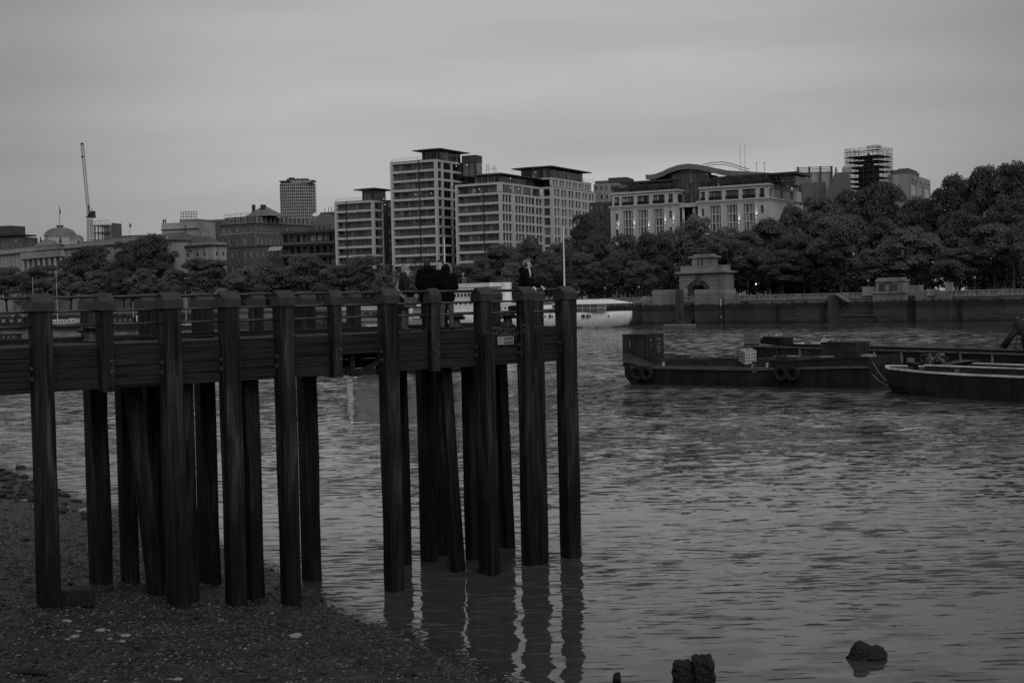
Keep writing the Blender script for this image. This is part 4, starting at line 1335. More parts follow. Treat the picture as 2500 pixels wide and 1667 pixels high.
# small white cabin boat showing beyond
ebt = empty('cabin_boat', hfp(1926, 850, 9.0), hf.a, 'small white cabin boat, only its cabin showing above the hopper barge', 'boat')
ebt.location.z = 0
zc_ = hfp(1940, 838, 9.0).z
MB().rings(hull_rings([(-2.6, .2, 1.2, .05, .3), (-1.5, .9, 1.05, .6, -.2), (1, 1.1, .95, .9, -.3), (3, 1.0, .95, .9, -.3)])).build('hull', M_WHITE2, ebt)
MB().rings([[(-.2, -.8, .9), (2.1, -.8, .9), (2.1, .8, .9), (-.2, .8, .9)], [(.3, -.65, zc_), (1.5, -.65, zc_ + .05), (1.5, .65, zc_ + .05), (.3, .65, zc_)]]).build('cabin', M_WHITE, ebt)
MB().box(.55, 1.2, -.82, -.7, 1.25, zc_ - .25).box(1.5, 1.85, -.8, -.74, 1.2, zc_ - .35).build('window', M_GLASSB, ebt)
# white ship's anchor / mast cap seen over container
eb_ = empty('mooring_buoy', hfp(2012, 833, 11.0), 0, 'white-topped mooring gear peeping over the dark container', 'buoy')
eb_.location.z = 0
zt_ = hfp(2014, 824, 11.0).z
MB().lathe([(1.0, -.3), (1.1, .2), (.95, .7), (.5, zt_ - .45), (.12, zt_ - .3)], 14).build('float', M_WHITE2, eb_, smooth=True)
MB().tube((-.35, 0, zt_ - .4), (0, 0, zt_), .07, n=6).tube((.35, 0, zt_ - .4), (0, 0, zt_), .07, n=6).tube((.9, 0, zt_ - .55), (1.5, 0, zt_ - .35), .07, n=6).tube((-1.2, 0, zt_ - .55), (0, 0, zt_ - .45), .08, n=6).build('ring_frame', M_WHITE2, eb_)

# ---- lighter with white gunwale, bow pointing left
a3 = atz(2217, 966); b3 = atz(2500, 983)
lf = Frame((a3.x, a3.y), (b3.x - a3.x, b3.y - a3.y))
LLn = (b3 - a3).length + 7
lt = empty('lighter', (a3.x, a3.y, 0), lf.a, 'black lighter with white-painted gunwale and pointed bow at the right edge', 'barge')
HB3 = 2.6
xb_, zb_ = lf.at(2168, 894, HB3); 
zg = lf.at(2350, 913, 0)[1]; zg2 = lf.at(2500, 921, 0)[1]
st3 = [(xb_, .05, zb_, .02, .3), (xb_ + .5, .75, zb_ - .02, .1, -.1), (xb_ + 1.4, 1.45, zb_ - .06, .7, -.4), (xb_ + 3.0, 2.1, (zb_ + zg) / 2, 1.6, -.5), (xb_ + 5.2, 2.5, zg, 2.3, -.5), (xb_ + 8.5, HB3, zg2, 2.5, -.5), (LLn, HB3, zg2, 2.5, -.5)]
MB().rings([[(x, y + HB3, z) for x, y, z in rg] for rg in hull_rings(st3)]).build('hull', M_HULLD, lt)
M_GUN = gmat('gunwale_paint', .75, rough=.6, var=.3, scale=2, stretch=(1, 1, 1), dirt=.35)
gn = MB()
for (x0, b0, z0, _, _), (x1, b1, z1, _, _) in zip(st3[:-1], st3[1:]):
    for s_ in (-1, 1): gn.bar((x0, HB3 + s_ * b0, z0 + .02), (x1, HB3 + s_ * b1, z1 + .02), .14, .12)
gn.build('gunwale', M_GUN, lt)
MB().rings([[(x, HB3 - b + .1, z + .012), (x, HB3 + b - .1, z + .012)] for x, b, z, _, _ in [(x, max(b, .12), z, 0, 0) for x, b, z, _, _ in st3]], cap=False).build('deck', M_DECKST, lt)
xc, zc = lf.at(2258, 892, .9)
xd, zd = lf.at(2375, 892, 4.3)
hc = MB()
hc.prism_xz([(xc, zg - .1), (LLn, zg2 - .1), (LLn, zg2 + .42), (xc, zc)], .85, .95).prism_xz([(xc, zg - .1), (LLn, zg2 - .1), (LLn, zg2 + .42), (xc, zc)], 4.25, 4.35).box(xc, xc + .1, .95, 4.25, zg - .1, zc - .05)
hc.build('hatch_coaming', M_DKSTEEL, lt)
hr = MB().bar((xc, .9, zc + .02), (LLn, .9, zg2 + .44), .2, .08).bar((xd, 4.3, zc + .02), (LLn, 4.3, zg2 + .44), .2, .08).build('hatch_rail', M_GUN, lt)
MB().rings([[(xc + .3, 1.2, zc - .1), (xd - .5, 1.2, zc - .1), (xd - .5, 4.1, zc - .1), (xc + .3, 4.1, zc - .1)], [(xc + 1.2, 2.4, zc + .3), (xc + 2.6, 2.4, zc + .3), (xc + 2.6, 3.2, zc + .3), (xc + 1.2, 3.2, zc + .3)]]).build('hatch_cover', M_DKSTEEL, lt)
lo = link('lettering', text_mesh('JEB', .28, M_MARK), lt); xx, zz = lf.at(2336, 905, .84); lo.location = (xx, .845, zz); lo.rotation_euler = (PI / 2, 0, 0)
for px, py in ((2223, 884), (2236, 895)):
    xx, zz = lf.at(px, py + 6, 2.4 if py < 890 else 1.0)
    yy = 2.4 if py < 890 else 1.0
    MB().lathe([(.18, zz - .15), (.16, zz + .28), (.24, zz + .32), (.24, zz + .4)], 12, (xx, yy)).build('mooring_post', M_DKSTEEL, lt, smooth=True)
xx, zz = lf.at(2223, 884, 2.4)
rp = MB()
for k in range(4):
    for i in range(14):
        a_, b__ = 2 * PI * i / 14, 2 * PI * (i + 1) / 14
        rp.tube((xx + .23 * math.cos(a_), 2.4 + .23 * math.sin(a_), zz + .02 + k * .07), (xx + .23 * math.cos(b__), 2.4 + .23 * math.sin(b__), zz + .02 + k * .07), .03, n=5)
ro = rp.build('rope_coil', M_ROPE, loc=(a3.x, a3.y, 0)); ro.rotation_euler = (0, 0, lf.a)
tag(ro, 'pale rope wound round the mooring post at the lighter bow', 'rope')
# heap of pale rope in a wire cage on the foredeck
xx, zz = lf.at(2249, 893, 2.6)
ew = empty('deck_cage', lf.world(xx, 2.6, zz - .1), lf.a, 'thin steel frame cage on the lighter foredeck behind the coil of rope', 'cage')
MB().path([(0, 0, 0), (0, 0, .85), (.6, 0, .85), (.6, 0, 0)], .02, 5).path([(0, .5, 0), (0, .5, .85), (.6, .5, .85), (.6, .5, 0)], .02, 5).path([(0, 0, .4), (.6, 0, .4)], .02, 5).path([(0, 0, .85), (0, .5, .85)], .02, 5).path([(.6, 0, .85), (.6, .5, .85)], .02, 5).build('frame', M_DECKST, ew)
def lfp(px, py, y): x_, z_ = lf.at(px, py, y); return lf.world(x_, y, z_)
drape('rope', [lfp(2262, 878, 2.8), lfp(2272, 872, 2.8), lfp(2277, 880, 2.7), lfp(2268, 874, 2.9), lfp(2283, 874, 2.8), lfp(2288, 865, 2.8), lfp(2305, 865, 2.8), lfp(2290, 872, 2.7), lfp(2296, 878, 2.8), lfp(2286, 880, 2.8), lfp(2301, 878, 2.8), lfp(2304, 885, 2.8)], .055, 'thick pale rope piled in loops on the lighter foredeck')
# mooring lines between work barge and lighter
drape('mooring_line', [bfp(2130, 882, 0), bfp(2150, 915, 0), bfp(2172, 935, -.5), lfp(2192, 945, 2.0)], .03, 'upper mooring line sagging from the work barge to the lighter')
drape('mooring_line', [bfp(2131, 915, 0), bfp(2150, 932, 0), bfp(2170, 943, -.5), lfp(2184, 947, 2.0)], .03, 'lower mooring line sagging from the work barge to the lighter')
# crane leg / A-frame at the right edge with a gull on top
ea = empty('mooring_dolphin', atz(2500, 905), 0, 'black raking tubular leg with ladder at the right picture edge', 'dolphin')
Yd = 110.0
ea.location = (0, 0, 0)
pt = lambda px, py, dy=0: at(px, py, Yd + dy)
MB().tube(pt(2448, 850), pt(2488, 793), .28, n=10).tube(pt(2420, 890), pt(2448, 850), .28, n=10).build('raking_leg', M_HULLD, ea, smooth=True)
MB().tube(pt(2512, 900, 2), pt(2494, 780, 1), .26, n=10).build('leg', M_HULLD, ea, smooth=True)
MB().ell(pt(2488, 797), (.5, .4, .75)).build('head', M_HULLD, ea)
ld = MB()
for px in (2478, 2490): ld.tube(pt(px, 850, -.4), pt(px + 8, 805, -.4), .04, n=5)
for k in range(7): ld.tube(pt(2478 + 8 * k / 7, 850 - 45 * k / 7, -.4), pt(2490 + 8 * k / 7, 850 - 45 * k / 7, -.4), .03, n=5)
ld.build('ladder', M_HULLD, ea)
eg = empty('gull', pt(2490, 783), R(170), 'white gull perched on top of the black raking leg', 'gull')
fuse(MB().ell((0, 0, .12), (.2, .09, .09), Matrix.Rotation(R(-15), 3, 'Y').to_quaternion()).ell((.17, 0, .24), (.055, .05, .05)).tube((.1, 0, .16), (.17, 0, .24), .05, .04).tube((.21, 0, .24), (.27, 0, .225), .016, .005).tube((-.15, 0, .12), (-.32, 0, .06), .05, .015).build('body', M_WHITE, eg), .014, 1)
MB().tube((0, .03, .06), (0, .03, -.12), .01, n=5).tube((0, -.03, .06), (0, -.03, -.12), .01, n=5).build('leg', M_DECKST, eg)

# ---- tall white ship with awnings along the far bank
A = atz(1540, 800); A = Vector((A.x, A.y)) + Vector((-.70, .71)) * 6.0
sf = Frame(A, (-.70, .71))                # local x towards the bow; near side is y > 0 after flipping below
SHIP_L = 80.0
ship = empty('white_ship', (A.x, A.y, 0), sf.a, 'long white ship with awnings moored along the far embankment', 'ship')
def shp(px, py, y=0.0):
    return sf.at(px, py, y)
zs = shp(1530, 760)[1]
YN = 0.0                                    # near side plane
BM = 5.0
stn = [(-.3, 2.2, zs, .6, 1.5), (.7, 3.5, zs, 1.9, .3), (3, 4.4, zs, 3.3, -.6), (8, 4.8, zs - .1, 4.4, -1), (25, BM, zs - .3, 4.9, -1), (45, BM, zs - .1, 4.9, -1), (60, 4.6, zs + 1.0, 4.0, -1), (72, 2.6, zs + 1.9, 1.4, -1), (80, .2, zs + 2.6, .05, -.5)]
MB().rings([[(x, y - BM, z) for x, y, z in rg] for rg in hull_rings(stn)]).build('hull', M_WHITE, ship, smooth=True)
MB().rings([[(x, y - BM, z * .02 + (.22 if i in (0, 5) else -.4)) for i, (x, y, z) in enumerate([(p[0], p[1] * 1.004, p[2]) for p in rg])] for rg in hull_rings([(x, bw * 1.02 + .04, .2, bw * 1.02, -1) for x, bd, zd, bw, zk in stn])]).build('boot_topping', M_DKSTEEL, ship)
def awning(p0, p1, ze, zr_, lab='awning'):
    x0, x1 = shp(p0, 745)[0], shp(p1, 745)[0]
    if x0 > x1: x0, x1 = x1, x0
    x0 = max(x0, 1.2)
    z0, z1 = ze, zr_
    MB().add([(x0, -.1, z0), (x1, -.1, z0), (x1, -2 * BM + .1, z0), (x0, -2 * BM + .1, z0), (x0 + 3.0, -BM, z1), (x1, -BM, z1)],
             [(1, 0, 4, 5), (3, 2, 5, 4), (0, 3, 4), (2, 1, 5)]).build('awning', M_AWN, ship)
    zb = zs - .15
    n = int((x1 - x0) / 2.2)
    for k in range(n):
        xa = x0 + .3 + (x1 - x0 - .5) * k / n; xb = x0 + .3 + (x1 - x0 - .5) * (k + 1) / n - .08
        link('curtain_panel', unit_box(M_PANEL if k % 5 else M_GREY), ship, loc=(xa, -.25, zb), scale=(xb - xa, .05, z0 - zb - .03))
    pr = MB()
    pr.tube((x0, -.14, zb + .95), (x1, -.14, zb + .95), .05, n=5)
    for k in range(n + 1):
        x_ = x0 + .25 + (x1 - x0 - .5) * k / n
        pr.tube((x_, -.14, zb), (x_, -.14, z0), .04, n=5)
    pr.build('awning_post', M_WHITE, ship)
z_e, z_r = shp(1500, 741)[1], shp(1500, 731)[1]
awning(1538, 1345, z_e, z_r + .1)
awning(1340, 1290, z_e - 1.0, z_r - 1.0)
for px, rnd in ((1420, 1), (1425, 0), (1434, 0), (1440, 1), (1486, 1), (1318, 0), (1324, 0), (1331, 1), (1342, 0), (1348, 1), (1365, 0), (1372, 1)):
    x_, z_ = shp(px, 772)
    if rnd: MB().tube((x_, .035, z_), (x_, -.1, z_), .24, n=10).build('porthole', M_GLASSB, ship)
    else: link('porthole', unit_box(M_GLASSB), ship, loc=(x_ - .3, -.05, z_ - .42), scale=(.6, .09, .84))
x_, z_ = shp(1446, 769); lo = link('lettering', text_mesh('WELLINGTON', .36, M_DKSTEEL), ship, loc=(x_, .04, z_)); lo.rotation_euler = (PI / 2, 0, PI)
# bridge, deckhouses, funnel, masts
xl, zt_ = shp(1118, 693, -3); xr, _ = shp(1203, 693, -3)
MB().box(xr, xl, -8, -2.0, zt_ - 1.0, zt_).build('bridge_wing', M_WHITE, ship)
x1_, z1_ = shp(1107, 716, -2); x2_, _ = shp(1180, 716, -2)
MB().box(x2_, x1_, -8.5, -1.6, zs, z1_ + 1.2).build('wheelhouse', M_WHITE, ship)
for k in range(8):
    xx = x2_ + .6 + k * (x1_ - x2_ - 1.2) / 7.6
    link('window', unit_box(M_GLASSB), ship, loc=(xx, -1.63, z1_ - 1.0), scale=(.8, .06, .9))
for k in range(6):
    xx = x2_ + .6 + k * (x1_ - x2_ - 1.2) / 5.6
    link('window', unit_box(M_GLASSB), ship, loc=(xx, -1.63, z1_ - 3.0), scale=(.6, .06, .6))
x3_, z3_ = shp(1270, 742, -2); x4_, _ = shp(1175, 742, -2)
MB().box(x3_, x4_, -8.7, -1.2, zs - .1, z3_ + .3).build('deckhouse', M_WHITE, ship)
for k in range(7):
    xx = x3_ + .8 + k * 1.7
    link('window', unit_box(M_GLASSB), ship, loc=(xx, -1.24, zs + .9), scale=(.5, .06, .5))
xf, zf = shp(1236, 692, -5)
wf = abs(shp(1224, 700, -5)[0] - shp(1248, 700, -5)[0]) / 2 * .75
MB().lathe([(wf, zs), (wf, zf - .25), (wf * 1.06, zf - .2), (wf * 1.06, zf + .1), (wf * .8, zf + .25)], 18, (xf, -5)).build('funnel', M_WHITE, ship, smooth=False)
for px, ptop, yard in ((1378, 553, 0), (1087, 578, 1)):
    xm, zm_ = shp(px, 690, -5)[0], shp(px, ptop, -5)[1]
    mt_ = MB().tube((xm, -5, zs), (xm, -5, zm_), .22, .12, n=8)
    if yard:
        zy = shp(px, 600, -5)[1]
        mt_.tube((xm - 1.3, -6.2, zy), (xm + 1.3, -3.8, zy), .06, n=5)
    mt_.build('mast', M_WHITE, ship)
xg, zg_ = shp(1136, 692, -4)
MB().tube((xg, -4, zt_), (xg, -4, zt_ + 1.6), .06, n=5).tube((xg + .8, -4, zt_), (xg + .8, -4, zt_ + 3.0), .06, n=5).tube((xg - .4, -4, zt_ + 1.6), (xg + 1.4, -4, zt_ + 1.6), .06, n=5).ell((xg + .8, -4, zt_ + 2.4), (.35, .35, .2)).build('radar_mast', M_WHITE2, ship)
xg, zg_ = shp(1528, 705, -2); MB().tube((xg, -3, zs), (xg - .2, -3, zg_), .09, .03, n=6).build('ensign_staff', M_DKSTEEL, ship)
# dolphin and pontoon by the water gate
pd = atz(1660, 796)
ed = empty('pile_dolphin', pd, R(-44), 'tall dark square mooring column standing on a pale raft beside the stone arch', 'dolphin')
zt_ = at(1658, 706, pd.y).z
MB().bbox(-.75, .75, -.6, .6, -1, zt_, .08).build('column', gmat('dark_concrete', .06, var=.4, scale=1, dirt=.5), ed)
MB().bbox(-3.6, 3.4, -1.6, 1.6, .05, .42, .05).build('raft', M_GREY, ed)

# ---- passenger boat lying in mid stream behind the pier
Yp = 131.0
pf = Frame((xof(688, Yp), Yp), (1, 0.03))
pb_ = empty('passenger_boat', (pf.o.x, pf.o.y, 0), pf.a, 'dark-hulled passenger boat with pale upperworks seen through the pier railings', 'boat')
PLn = pf.at(1168, 905)[0]
MB().rings([[(x, y + 2.2, z) for x, y, z in rg] for rg in hull_rings([(-.6, 1.0, .75, .4, .1), (.6, 1.8, .62, 1.4, -.4), (3, 2.2, .5, 2.1, -.5), (PLn - 5, 2.2, .5, 2.1, -.5), (PLn - 2, 1.6, .6, 1.0, -.4), (PLn + .5, .1, .8, .05, .0)])]).build('hull', M_HULLD, pb_)
def pz(px, py): return pf.at(px, py, .6)
x0, z0 = pz(868, 796); x1, _ = pz(925, 796)
zr_ = pz(900, 755)[1]
MB().box(x0, x1, .7, 3.7, .5, zr_ - 1.2).build('cabin', M_GREY, pb_)
link('window', unit_box(M_GLASSB), pb_, loc=(pz(888, 770)[0], .62, pz(888, 782)[1]), scale=(1.2, .1, .35))
MB().bbox(pz(835, 756)[0], pz(940, 756)[0], .3, 4.1, zr_ - .1, zr_ + .25, .05).build('upper_deck', M_WHITE2, pb_)
MB().box(pz(835, 760)[0], pz(940, 760)[0], .5, 3.9, zr_ - 1.15, zr_ - .12).build('upper_cabin', M_GREY, pb_)
for k in range(5): link('window', unit_box(M_GLASSB), pb_, loc=(pz(840, 760)[0] + .3 + k * .78, .44, zr_ - .8), scale=(.6, .08, .5))
x0, z0 = pz(1000, 800); x1, _ = pz(1042, 800)
zw = pz(1020, 745)[1]
MB().rings([[(x0 - .1, .7, .5), (x1 + .2, .7, .5), (x1 + .2, 3.7, .5), (x0 - .1, 3.7, .5)], [(x0 + .35, .8, zw - .1), (x1 - .35, .8, zw - .1), (x1 - .35, 3.6, zw - .1), (x0 + .35, 3.6, zw - .1)]]).build('wheelhouse', M_GREY, pb_)
MB().bbox(x0 + .1, x1 - .2, .5, 3.9, zw - .1, zw + .08, .03).build('wheelhouse_roof', M_WHITE, pb_)
link('window', unit_box(M_IBC), pb_, loc=(pz(1010, 775)[0], .66, pz(1010, 777)[1]), scale=(.55, .06, .32))
link('window', unit_box(M_GLASSB), pb_, loc=(pz(1024, 775)[0], .66, pz(1010, 777)[1]), scale=(.35, .06, .32))
for px in (901, 914):
    xx, zz = pz(px, 800); MB().tube((xx - .28, .3, zz), (xx + .28, .3, zz), .24, n=12).build('raft_canister', M_WHITE, pb_, smooth=True)
xx, zz = pz(850, 806); xt, zt_ = pz(853, 779)
MB().rings([[(xx - .28, .2, .5), (xx + .3, .2, .5), (xx + .3, .8, .5), (xx - .28, .8, .5)], [(xt - .05, .4, zt_), (xt + .16, .4, zt_), (xt + .16, .6, zt_), (xt - .05, .6, zt_)]]).build('vent_cowl', M_WHITE, pb_)
xx, zz = pz(1139, 893); MB().bbox(xx - .25, xx + .25, .2, .6, zz - .12, zz + .12, .03).build('fender', M_WHITE2, pb_)
xx, zz = pz(785, 914); MB().bbox(xx - .3, xx + .3, -.15, .2, .1, .28, .03).build('fender', M_WHITE2, pb_)
MB().box(pz(720, 830)[0], pz(830, 830)[0], 1.0, 3.4, .5, 1.6).build('engine_casing', M_DKSTEEL, pb_)
railing(MB(), [(x, .25, .5) for x in np.linspace(.3, PLn - 1.0, 12)], .95, .025).build('railing', M_DKSTEEL, pb_)

# ---- craft moored along the left bank
def small_boat(name, pxl, pxr, pyw, lab, hullmat, hz, cab=None, mast=None, flip=False):
    p0 = atz(pxl, pyw); Yb = p0.y
    fr = Frame((p0.x, p0.y), (1, -.25))
    L_ = fr.at(pxr, pyw)[0]
    e = empty(name, (p0.x, p0.y, 0), fr.a, lab, 'boat')
    B_ = max(1.4, L_ * .09)
    stt = [(0, B_ * .55, hz * 1.1, B_ * .4, -.3), (L_ * .1, B_ * .9, hz, B_ * .8, -.5), (L_ * .6, B_, hz * .95, B_ * .9, -.5), (L_ * .88, B_ * .7, hz * 1.15, B_ * .45, -.5), (L_, .1, hz * 1.35, .05, -.1)]
    MB().rings([[(x, y + B_, z) for x, y, z in rg] for rg in hull_rings(stt)]).build('hull', hullmat, e)
    for (ca, cb, z0_, z1_, mt_, nw) in (cab or []):
        x0, za = fr.at(ca, z0_, .4); x1, _ = fr.at(cb, z0_, .4); zb = fr.at((ca + cb) / 2, z1_, .4)[1]
        za = min(za, hz)
        MB().bbox(x0, x1, .35, 2 * B_ - .35, za, zb, .06).build('cabin', mt_, e)
        MB().bbox(x0 - .15, x1 + .15, .2, 2 * B_ - .2, zb, zb + .12, .04).build('cabin_roof', M_DECKST if mt_ is not M_WHITE else M_WHITE, e)
        for k in range(nw):
            w_ = (x1 - x0) / nw
            link('window', unit_box(M_GLASSB if mt_ is M_WHITE else M_GREY), e, loc=(x0 + w_ * (k + .28), .31, hz + (zb - hz) * .35), scale=(w_ * .45, .06, (zb - hz) * .42))
    for mpx, mtop in (mast or []):
        xm, _ = fr.at(mpx, 760, B_); zt = fr.at(mpx, mtop, B_)[1]
        MB().tube((xm, B_, hz * .8), (xm, B_, zt), .16, .09, n=6).build('mast', M_WHITE2, e)
    railing(MB(), [(x, .2, hz) for x in np.linspace(L_ * .05, L_ * .85, 7)], .9, .03).build('railing', M_DECKST, e)
    return e
small_boat('houseboat', -40, 62, 807, 'dark houseboat with pale window bays at the far left behind the railings', M_DKSTEEL, 1.9, [(-20, 58, 792, 775, M_DKSTEEL, 4)], [(82, 676)])
small_boat('motor_cruiser', -25, 52, 842, 'wooden motor cruiser with a glazed cabin at the left edge', M_GREY, .9, [(-20, 40, 830, 816, M_DKSTEEL, 5)])
small_boat('launch', 70, 215, 806, 'dark launch with a row of white cabin windows and a mast', M_DKSTEEL, 2.0, [(122, 162, 789, 781, M_WHITE, 6), (168, 182, 786, 778, M_WHITE, 2)], [(140, 664)])
small_boat('pleasure_boat', 258, 395, 806, 'dark pleasure boat with a white after cabin seen behind the railings', M_DKSTEEL, 2.2, [(333, 362, 787, 771, M_WHITE, 3), (275, 325, 790, 776, M_DKSTEEL, 4)], [(325, 735)])
small_boat('barge_yacht', 400, 512, 804, 'narrow boat with a long white hull band between the front piles', M_DKSTEEL, 1.3, [(410, 508, 799, 790, M_WHITE, 4)], [(454, 712)])
small_boat('pontoon_ship', 525, 800, 802, 'long grey hulled ship moored behind the middle piles of the pier', gmat('ship_grey', .07, var=.2, scale=.5, dirt=.3), 3.0, [(560, 760, 785, 765, M_GREY, 12)])
# ------------------------------------------------------------------ far bank: embankment wall, water gate, memorial
GZ0 = 5.7
BK = Frame((30, 349), (.77, -.638))
gr = MB().quad(BK.world(-900, 1.5, GZ0), BK.world(700, 1.5, GZ0), BK.world(2500, 7000, GZ0), BK.world(-5000, 7000, GZ0)).build('ground', gmat('ground_paving', .06, var=.4, scale=.3))
tag(gr, kind='structure')
def wall_mat(name, top=.2, mid=.035, low=.07, zt=4.7, zb=3.0):
    m = gmat(name, 1.0, rough=.8, var=.35, scale=.8, stretch=(1, 1, 1.6), detail=9, bump=.03, dirt=.35)
    t = m.node_tree
    b = t.nodes['Principled BSDF']
    src = b.inputs['Base Color'].links[0].from_socket
    ge = t.nodes.new('ShaderNodeNewGeometry'); sp = t.nodes.new('ShaderNodeSeparateXYZ')
    t.links.new(ge.outputs['Position'], sp.inputs[0])
    nz_ = t.nodes.new('ShaderNodeTexNoise'); nz_.inputs['Scale'].default_value = .7; nz_.inputs['Detail'].default_value = 10; nz_.inputs['Roughness'].default_value = .7
    t.links.new(ge.outputs['Position'], nz_.inputs[0])
    ad = t.nodes.new('ShaderNodeMath'); ad.operation = 'MULTIPLY_ADD'; ad.inputs[1].default_value = 2.2
    t.links.new(nz_.outputs[0], ad.inputs[0]); t.links.new(sp.outputs[2], ad.inputs[2])
    cr = t.nodes.new('ShaderNodeMapRange')
    cr.inputs[1].default_value = 0; cr.inputs[2].default_value = 10
    t.links.new(ad.outputs[0], cr.inputs[0])
    rp = t.nodes.new('ShaderNodeValToRGB')
    e = rp.color_ramp.elements
    e[0].position = 0; e[0].color = (mid, mid, mid, 1)
    for p_, v in ((.14, mid), (.2, low), ((zb + .9) / 10, low), ((zb + 1.4) / 10, mid), ((zt + 1.0) / 10, mid), ((zt + 1.35) / 10, top)):
        n_ = e.new(p_); n_.color = (v, v, v, 1)
    e[len(e) - 1].color = (top, top, top, 1)
    t.links.new(cr.outputs[0], rp.inputs[0])
    mu = t.nodes.new('ShaderNodeMix'); mu.data_type = 'RGBA'; mu.blend_type = 'MULTIPLY'; mu.inputs[0].default_value = 1
    t.links.new(rp.outputs[0], mu.inputs[6]); t.links.new(src, mu.inputs[7])
    t.links.new(mu.outputs[2], b.inputs['Base Color'])
    return m
M_WALL = wall_mat('granite_embankment')
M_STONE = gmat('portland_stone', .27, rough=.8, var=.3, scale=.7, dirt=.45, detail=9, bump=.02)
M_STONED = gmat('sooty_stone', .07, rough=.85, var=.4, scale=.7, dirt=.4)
ew = empty('embankment_wall', (BK.o.x, BK.o.y, 0), BK.a, 'granite river wall with parapet running along the whole far bank', 'wall')
WT = BK.at(1950, 719)[1]
far_courses, far_bal = MB(), MB()
x = -420.0
while x < 230:
    pbox('wall_bay', M_WALL, ew, x, x + 12, .12, 2, -1, GZ0 - .42)
    for k in range(8):
        z0 = -.7 + k * .75
        of = .3 - .042 * k + random.uniform(-.02, .02)
        xo = (k % 2) * 1.1
        if x > -60: pbox('stone_course', M_WALL, ew, x - xo + .02, x - xo + 11.98, -of, .3, z0, z0 + .70)
        else: far_courses.box(x - xo + .02, x - xo + 11.98, -of, .3, z0, z0 + .70)
    link('string_course', cached('strc', lambda: MB().bbox(0, 12, -.22, .6, 0, .32, .06).mesh('string_course', M_WALL)), ew, loc=(x, 0, GZ0 - .4))
    link('parapet', cached('para', lambda: MB().box(.6, 11.4, .05, .55, 0, .85).mesh('parapet', M_STONE)), ew, loc=(x, 0, GZ0 - .08))
    link('coping', cached('copi', lambda: MB().bbox(0, 12, -.1, .75, 0, .24, .06).mesh('coping', M_STONE)), ew, loc=(x, 0, GZ0 + .77))
    link('parapet_pier', cached('ppier', lambda: MB().bbox(-.6, .6, -.12, .72, 0, 1.15, .05).mesh('parapet_pier', M_STONE)), ew, loc=(x, 0, GZ0 - .1))
    for k in range(10):
        if x > -60: link('baluster', cached('fen', lambda: MB().box(-.06, .06, -.02, .04, 0, .7).mesh('baluster', M_STONED)), ew, loc=(x + 1.2 + k, 0.04, GZ0))
        else: far_bal.box(x + 1.14 + k, x + 1.26 + k, .02, .08, GZ0, GZ0 + .7)
    x += 12
tag(far_courses.build('stone_courses', M_WALL, ew), kind='stuff')
tag(far_bal.build('balusters', M_STONED, ew), kind='stuff')
# timber fenders hung on the wall
for px in (1585, 1900, 2010, 2345):
    xx, _ = BK.at(px, 770, -.5)
    MB().bbox(xx - .25, xx + .25, -.75, -.3, -.5, 4.6, .05).build('fender_pile', M_HULLD, ew)

# ---- stone water gate (arch) with flanking bastions
Y_A = 5.0
g0, zc0 = BK.at(1658, 668, Y_A); g1, _ = BK.at(1756, 664, Y_A)
gw = empty('water_gate', BK.world(0, 0, 0), BK.a, 'stone water gate with rusticated arch and stepped attic on the far bank', 'archway')
GWm = (g0 + g1) / 2; GH = (g1 - g0) / 2
zcor = BK.at(1700, 664, Y_A)[1]; zatt = BK.at(1710, 620, Y_A)[1]; zat2 = BK.at(1710, 648, Y_A)[1]
zarc = BK.at(1708, 694, Y_A)[1]
aw = abs(BK.at(1686, 730, Y_A)[0] - BK.at(1726, 730, Y_A)[0]) / 2
axc = BK.at(1706, 730, Y_A)[0]
DP = 7.0
# rusticated courses with recessed joints, cut round the opening
zb0 = 3.0
n = 16
hcrs = (zcor - .9 - zb0) / n
for k in range(n):
    za, zb_ = zb0 + k * hcrs, zb0 + (k + 1) * hcrs - .1
    zmid = (za + zb_) / 2
    zspr = zarc - aw
    if zmid < zspr: half = aw
    elif zmid < zarc: half = math.sqrt(max(aw ** 2 - (zmid - zspr) ** 2, 0))
    else: half = 0
    if half > .1:
        pbox('course', M_STONE, gw, g0, axc - half, Y_A, Y_A + DP, za, zb_)
        pbox('course', M_STONE, gw, axc + half, g1, Y_A, Y_A + DP, za, zb_)
    else:
        pbox('course', M_STONE, gw, g0, g1, Y_A, Y_A + DP, za, zb_)
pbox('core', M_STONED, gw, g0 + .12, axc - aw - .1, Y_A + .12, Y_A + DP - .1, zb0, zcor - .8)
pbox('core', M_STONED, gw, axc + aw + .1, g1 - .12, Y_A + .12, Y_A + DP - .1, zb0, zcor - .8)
# voussoirs
for k in range(13):
    a0, a1 = PI * k / 13, PI * (k + 1) / 13
    r0, r1 = aw * 1.005, aw * 1.5
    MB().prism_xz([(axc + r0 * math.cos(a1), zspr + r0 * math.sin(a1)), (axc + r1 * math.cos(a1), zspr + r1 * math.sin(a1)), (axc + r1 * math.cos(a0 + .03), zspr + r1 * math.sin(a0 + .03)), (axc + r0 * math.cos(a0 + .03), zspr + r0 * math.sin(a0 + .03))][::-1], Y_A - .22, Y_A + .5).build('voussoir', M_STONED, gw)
MB().bbox(axc - .55, axc + .55, Y_A - .5, Y_A + .1, zarc - .3, zcor - .9, .08).build('keystone', M_STONED, gw)
pbox('frieze', M_STONE, gw, g0 + .05, g1 - .05, Y_A + .02, Y_A + DP - .05, zcor - 1.0, zcor - .35)
pbox('cornice', M_STONE, gw, g0 - .8, g1 + .8, Y_A - .8, Y_A + DP + .8, zcor - .35, zcor + .15)
for k in range(22):
    xx = g0 + (g1 - g0) * (k + .2) / 22
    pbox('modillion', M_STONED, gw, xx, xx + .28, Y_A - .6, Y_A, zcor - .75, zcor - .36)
ins = (g1 - g0)
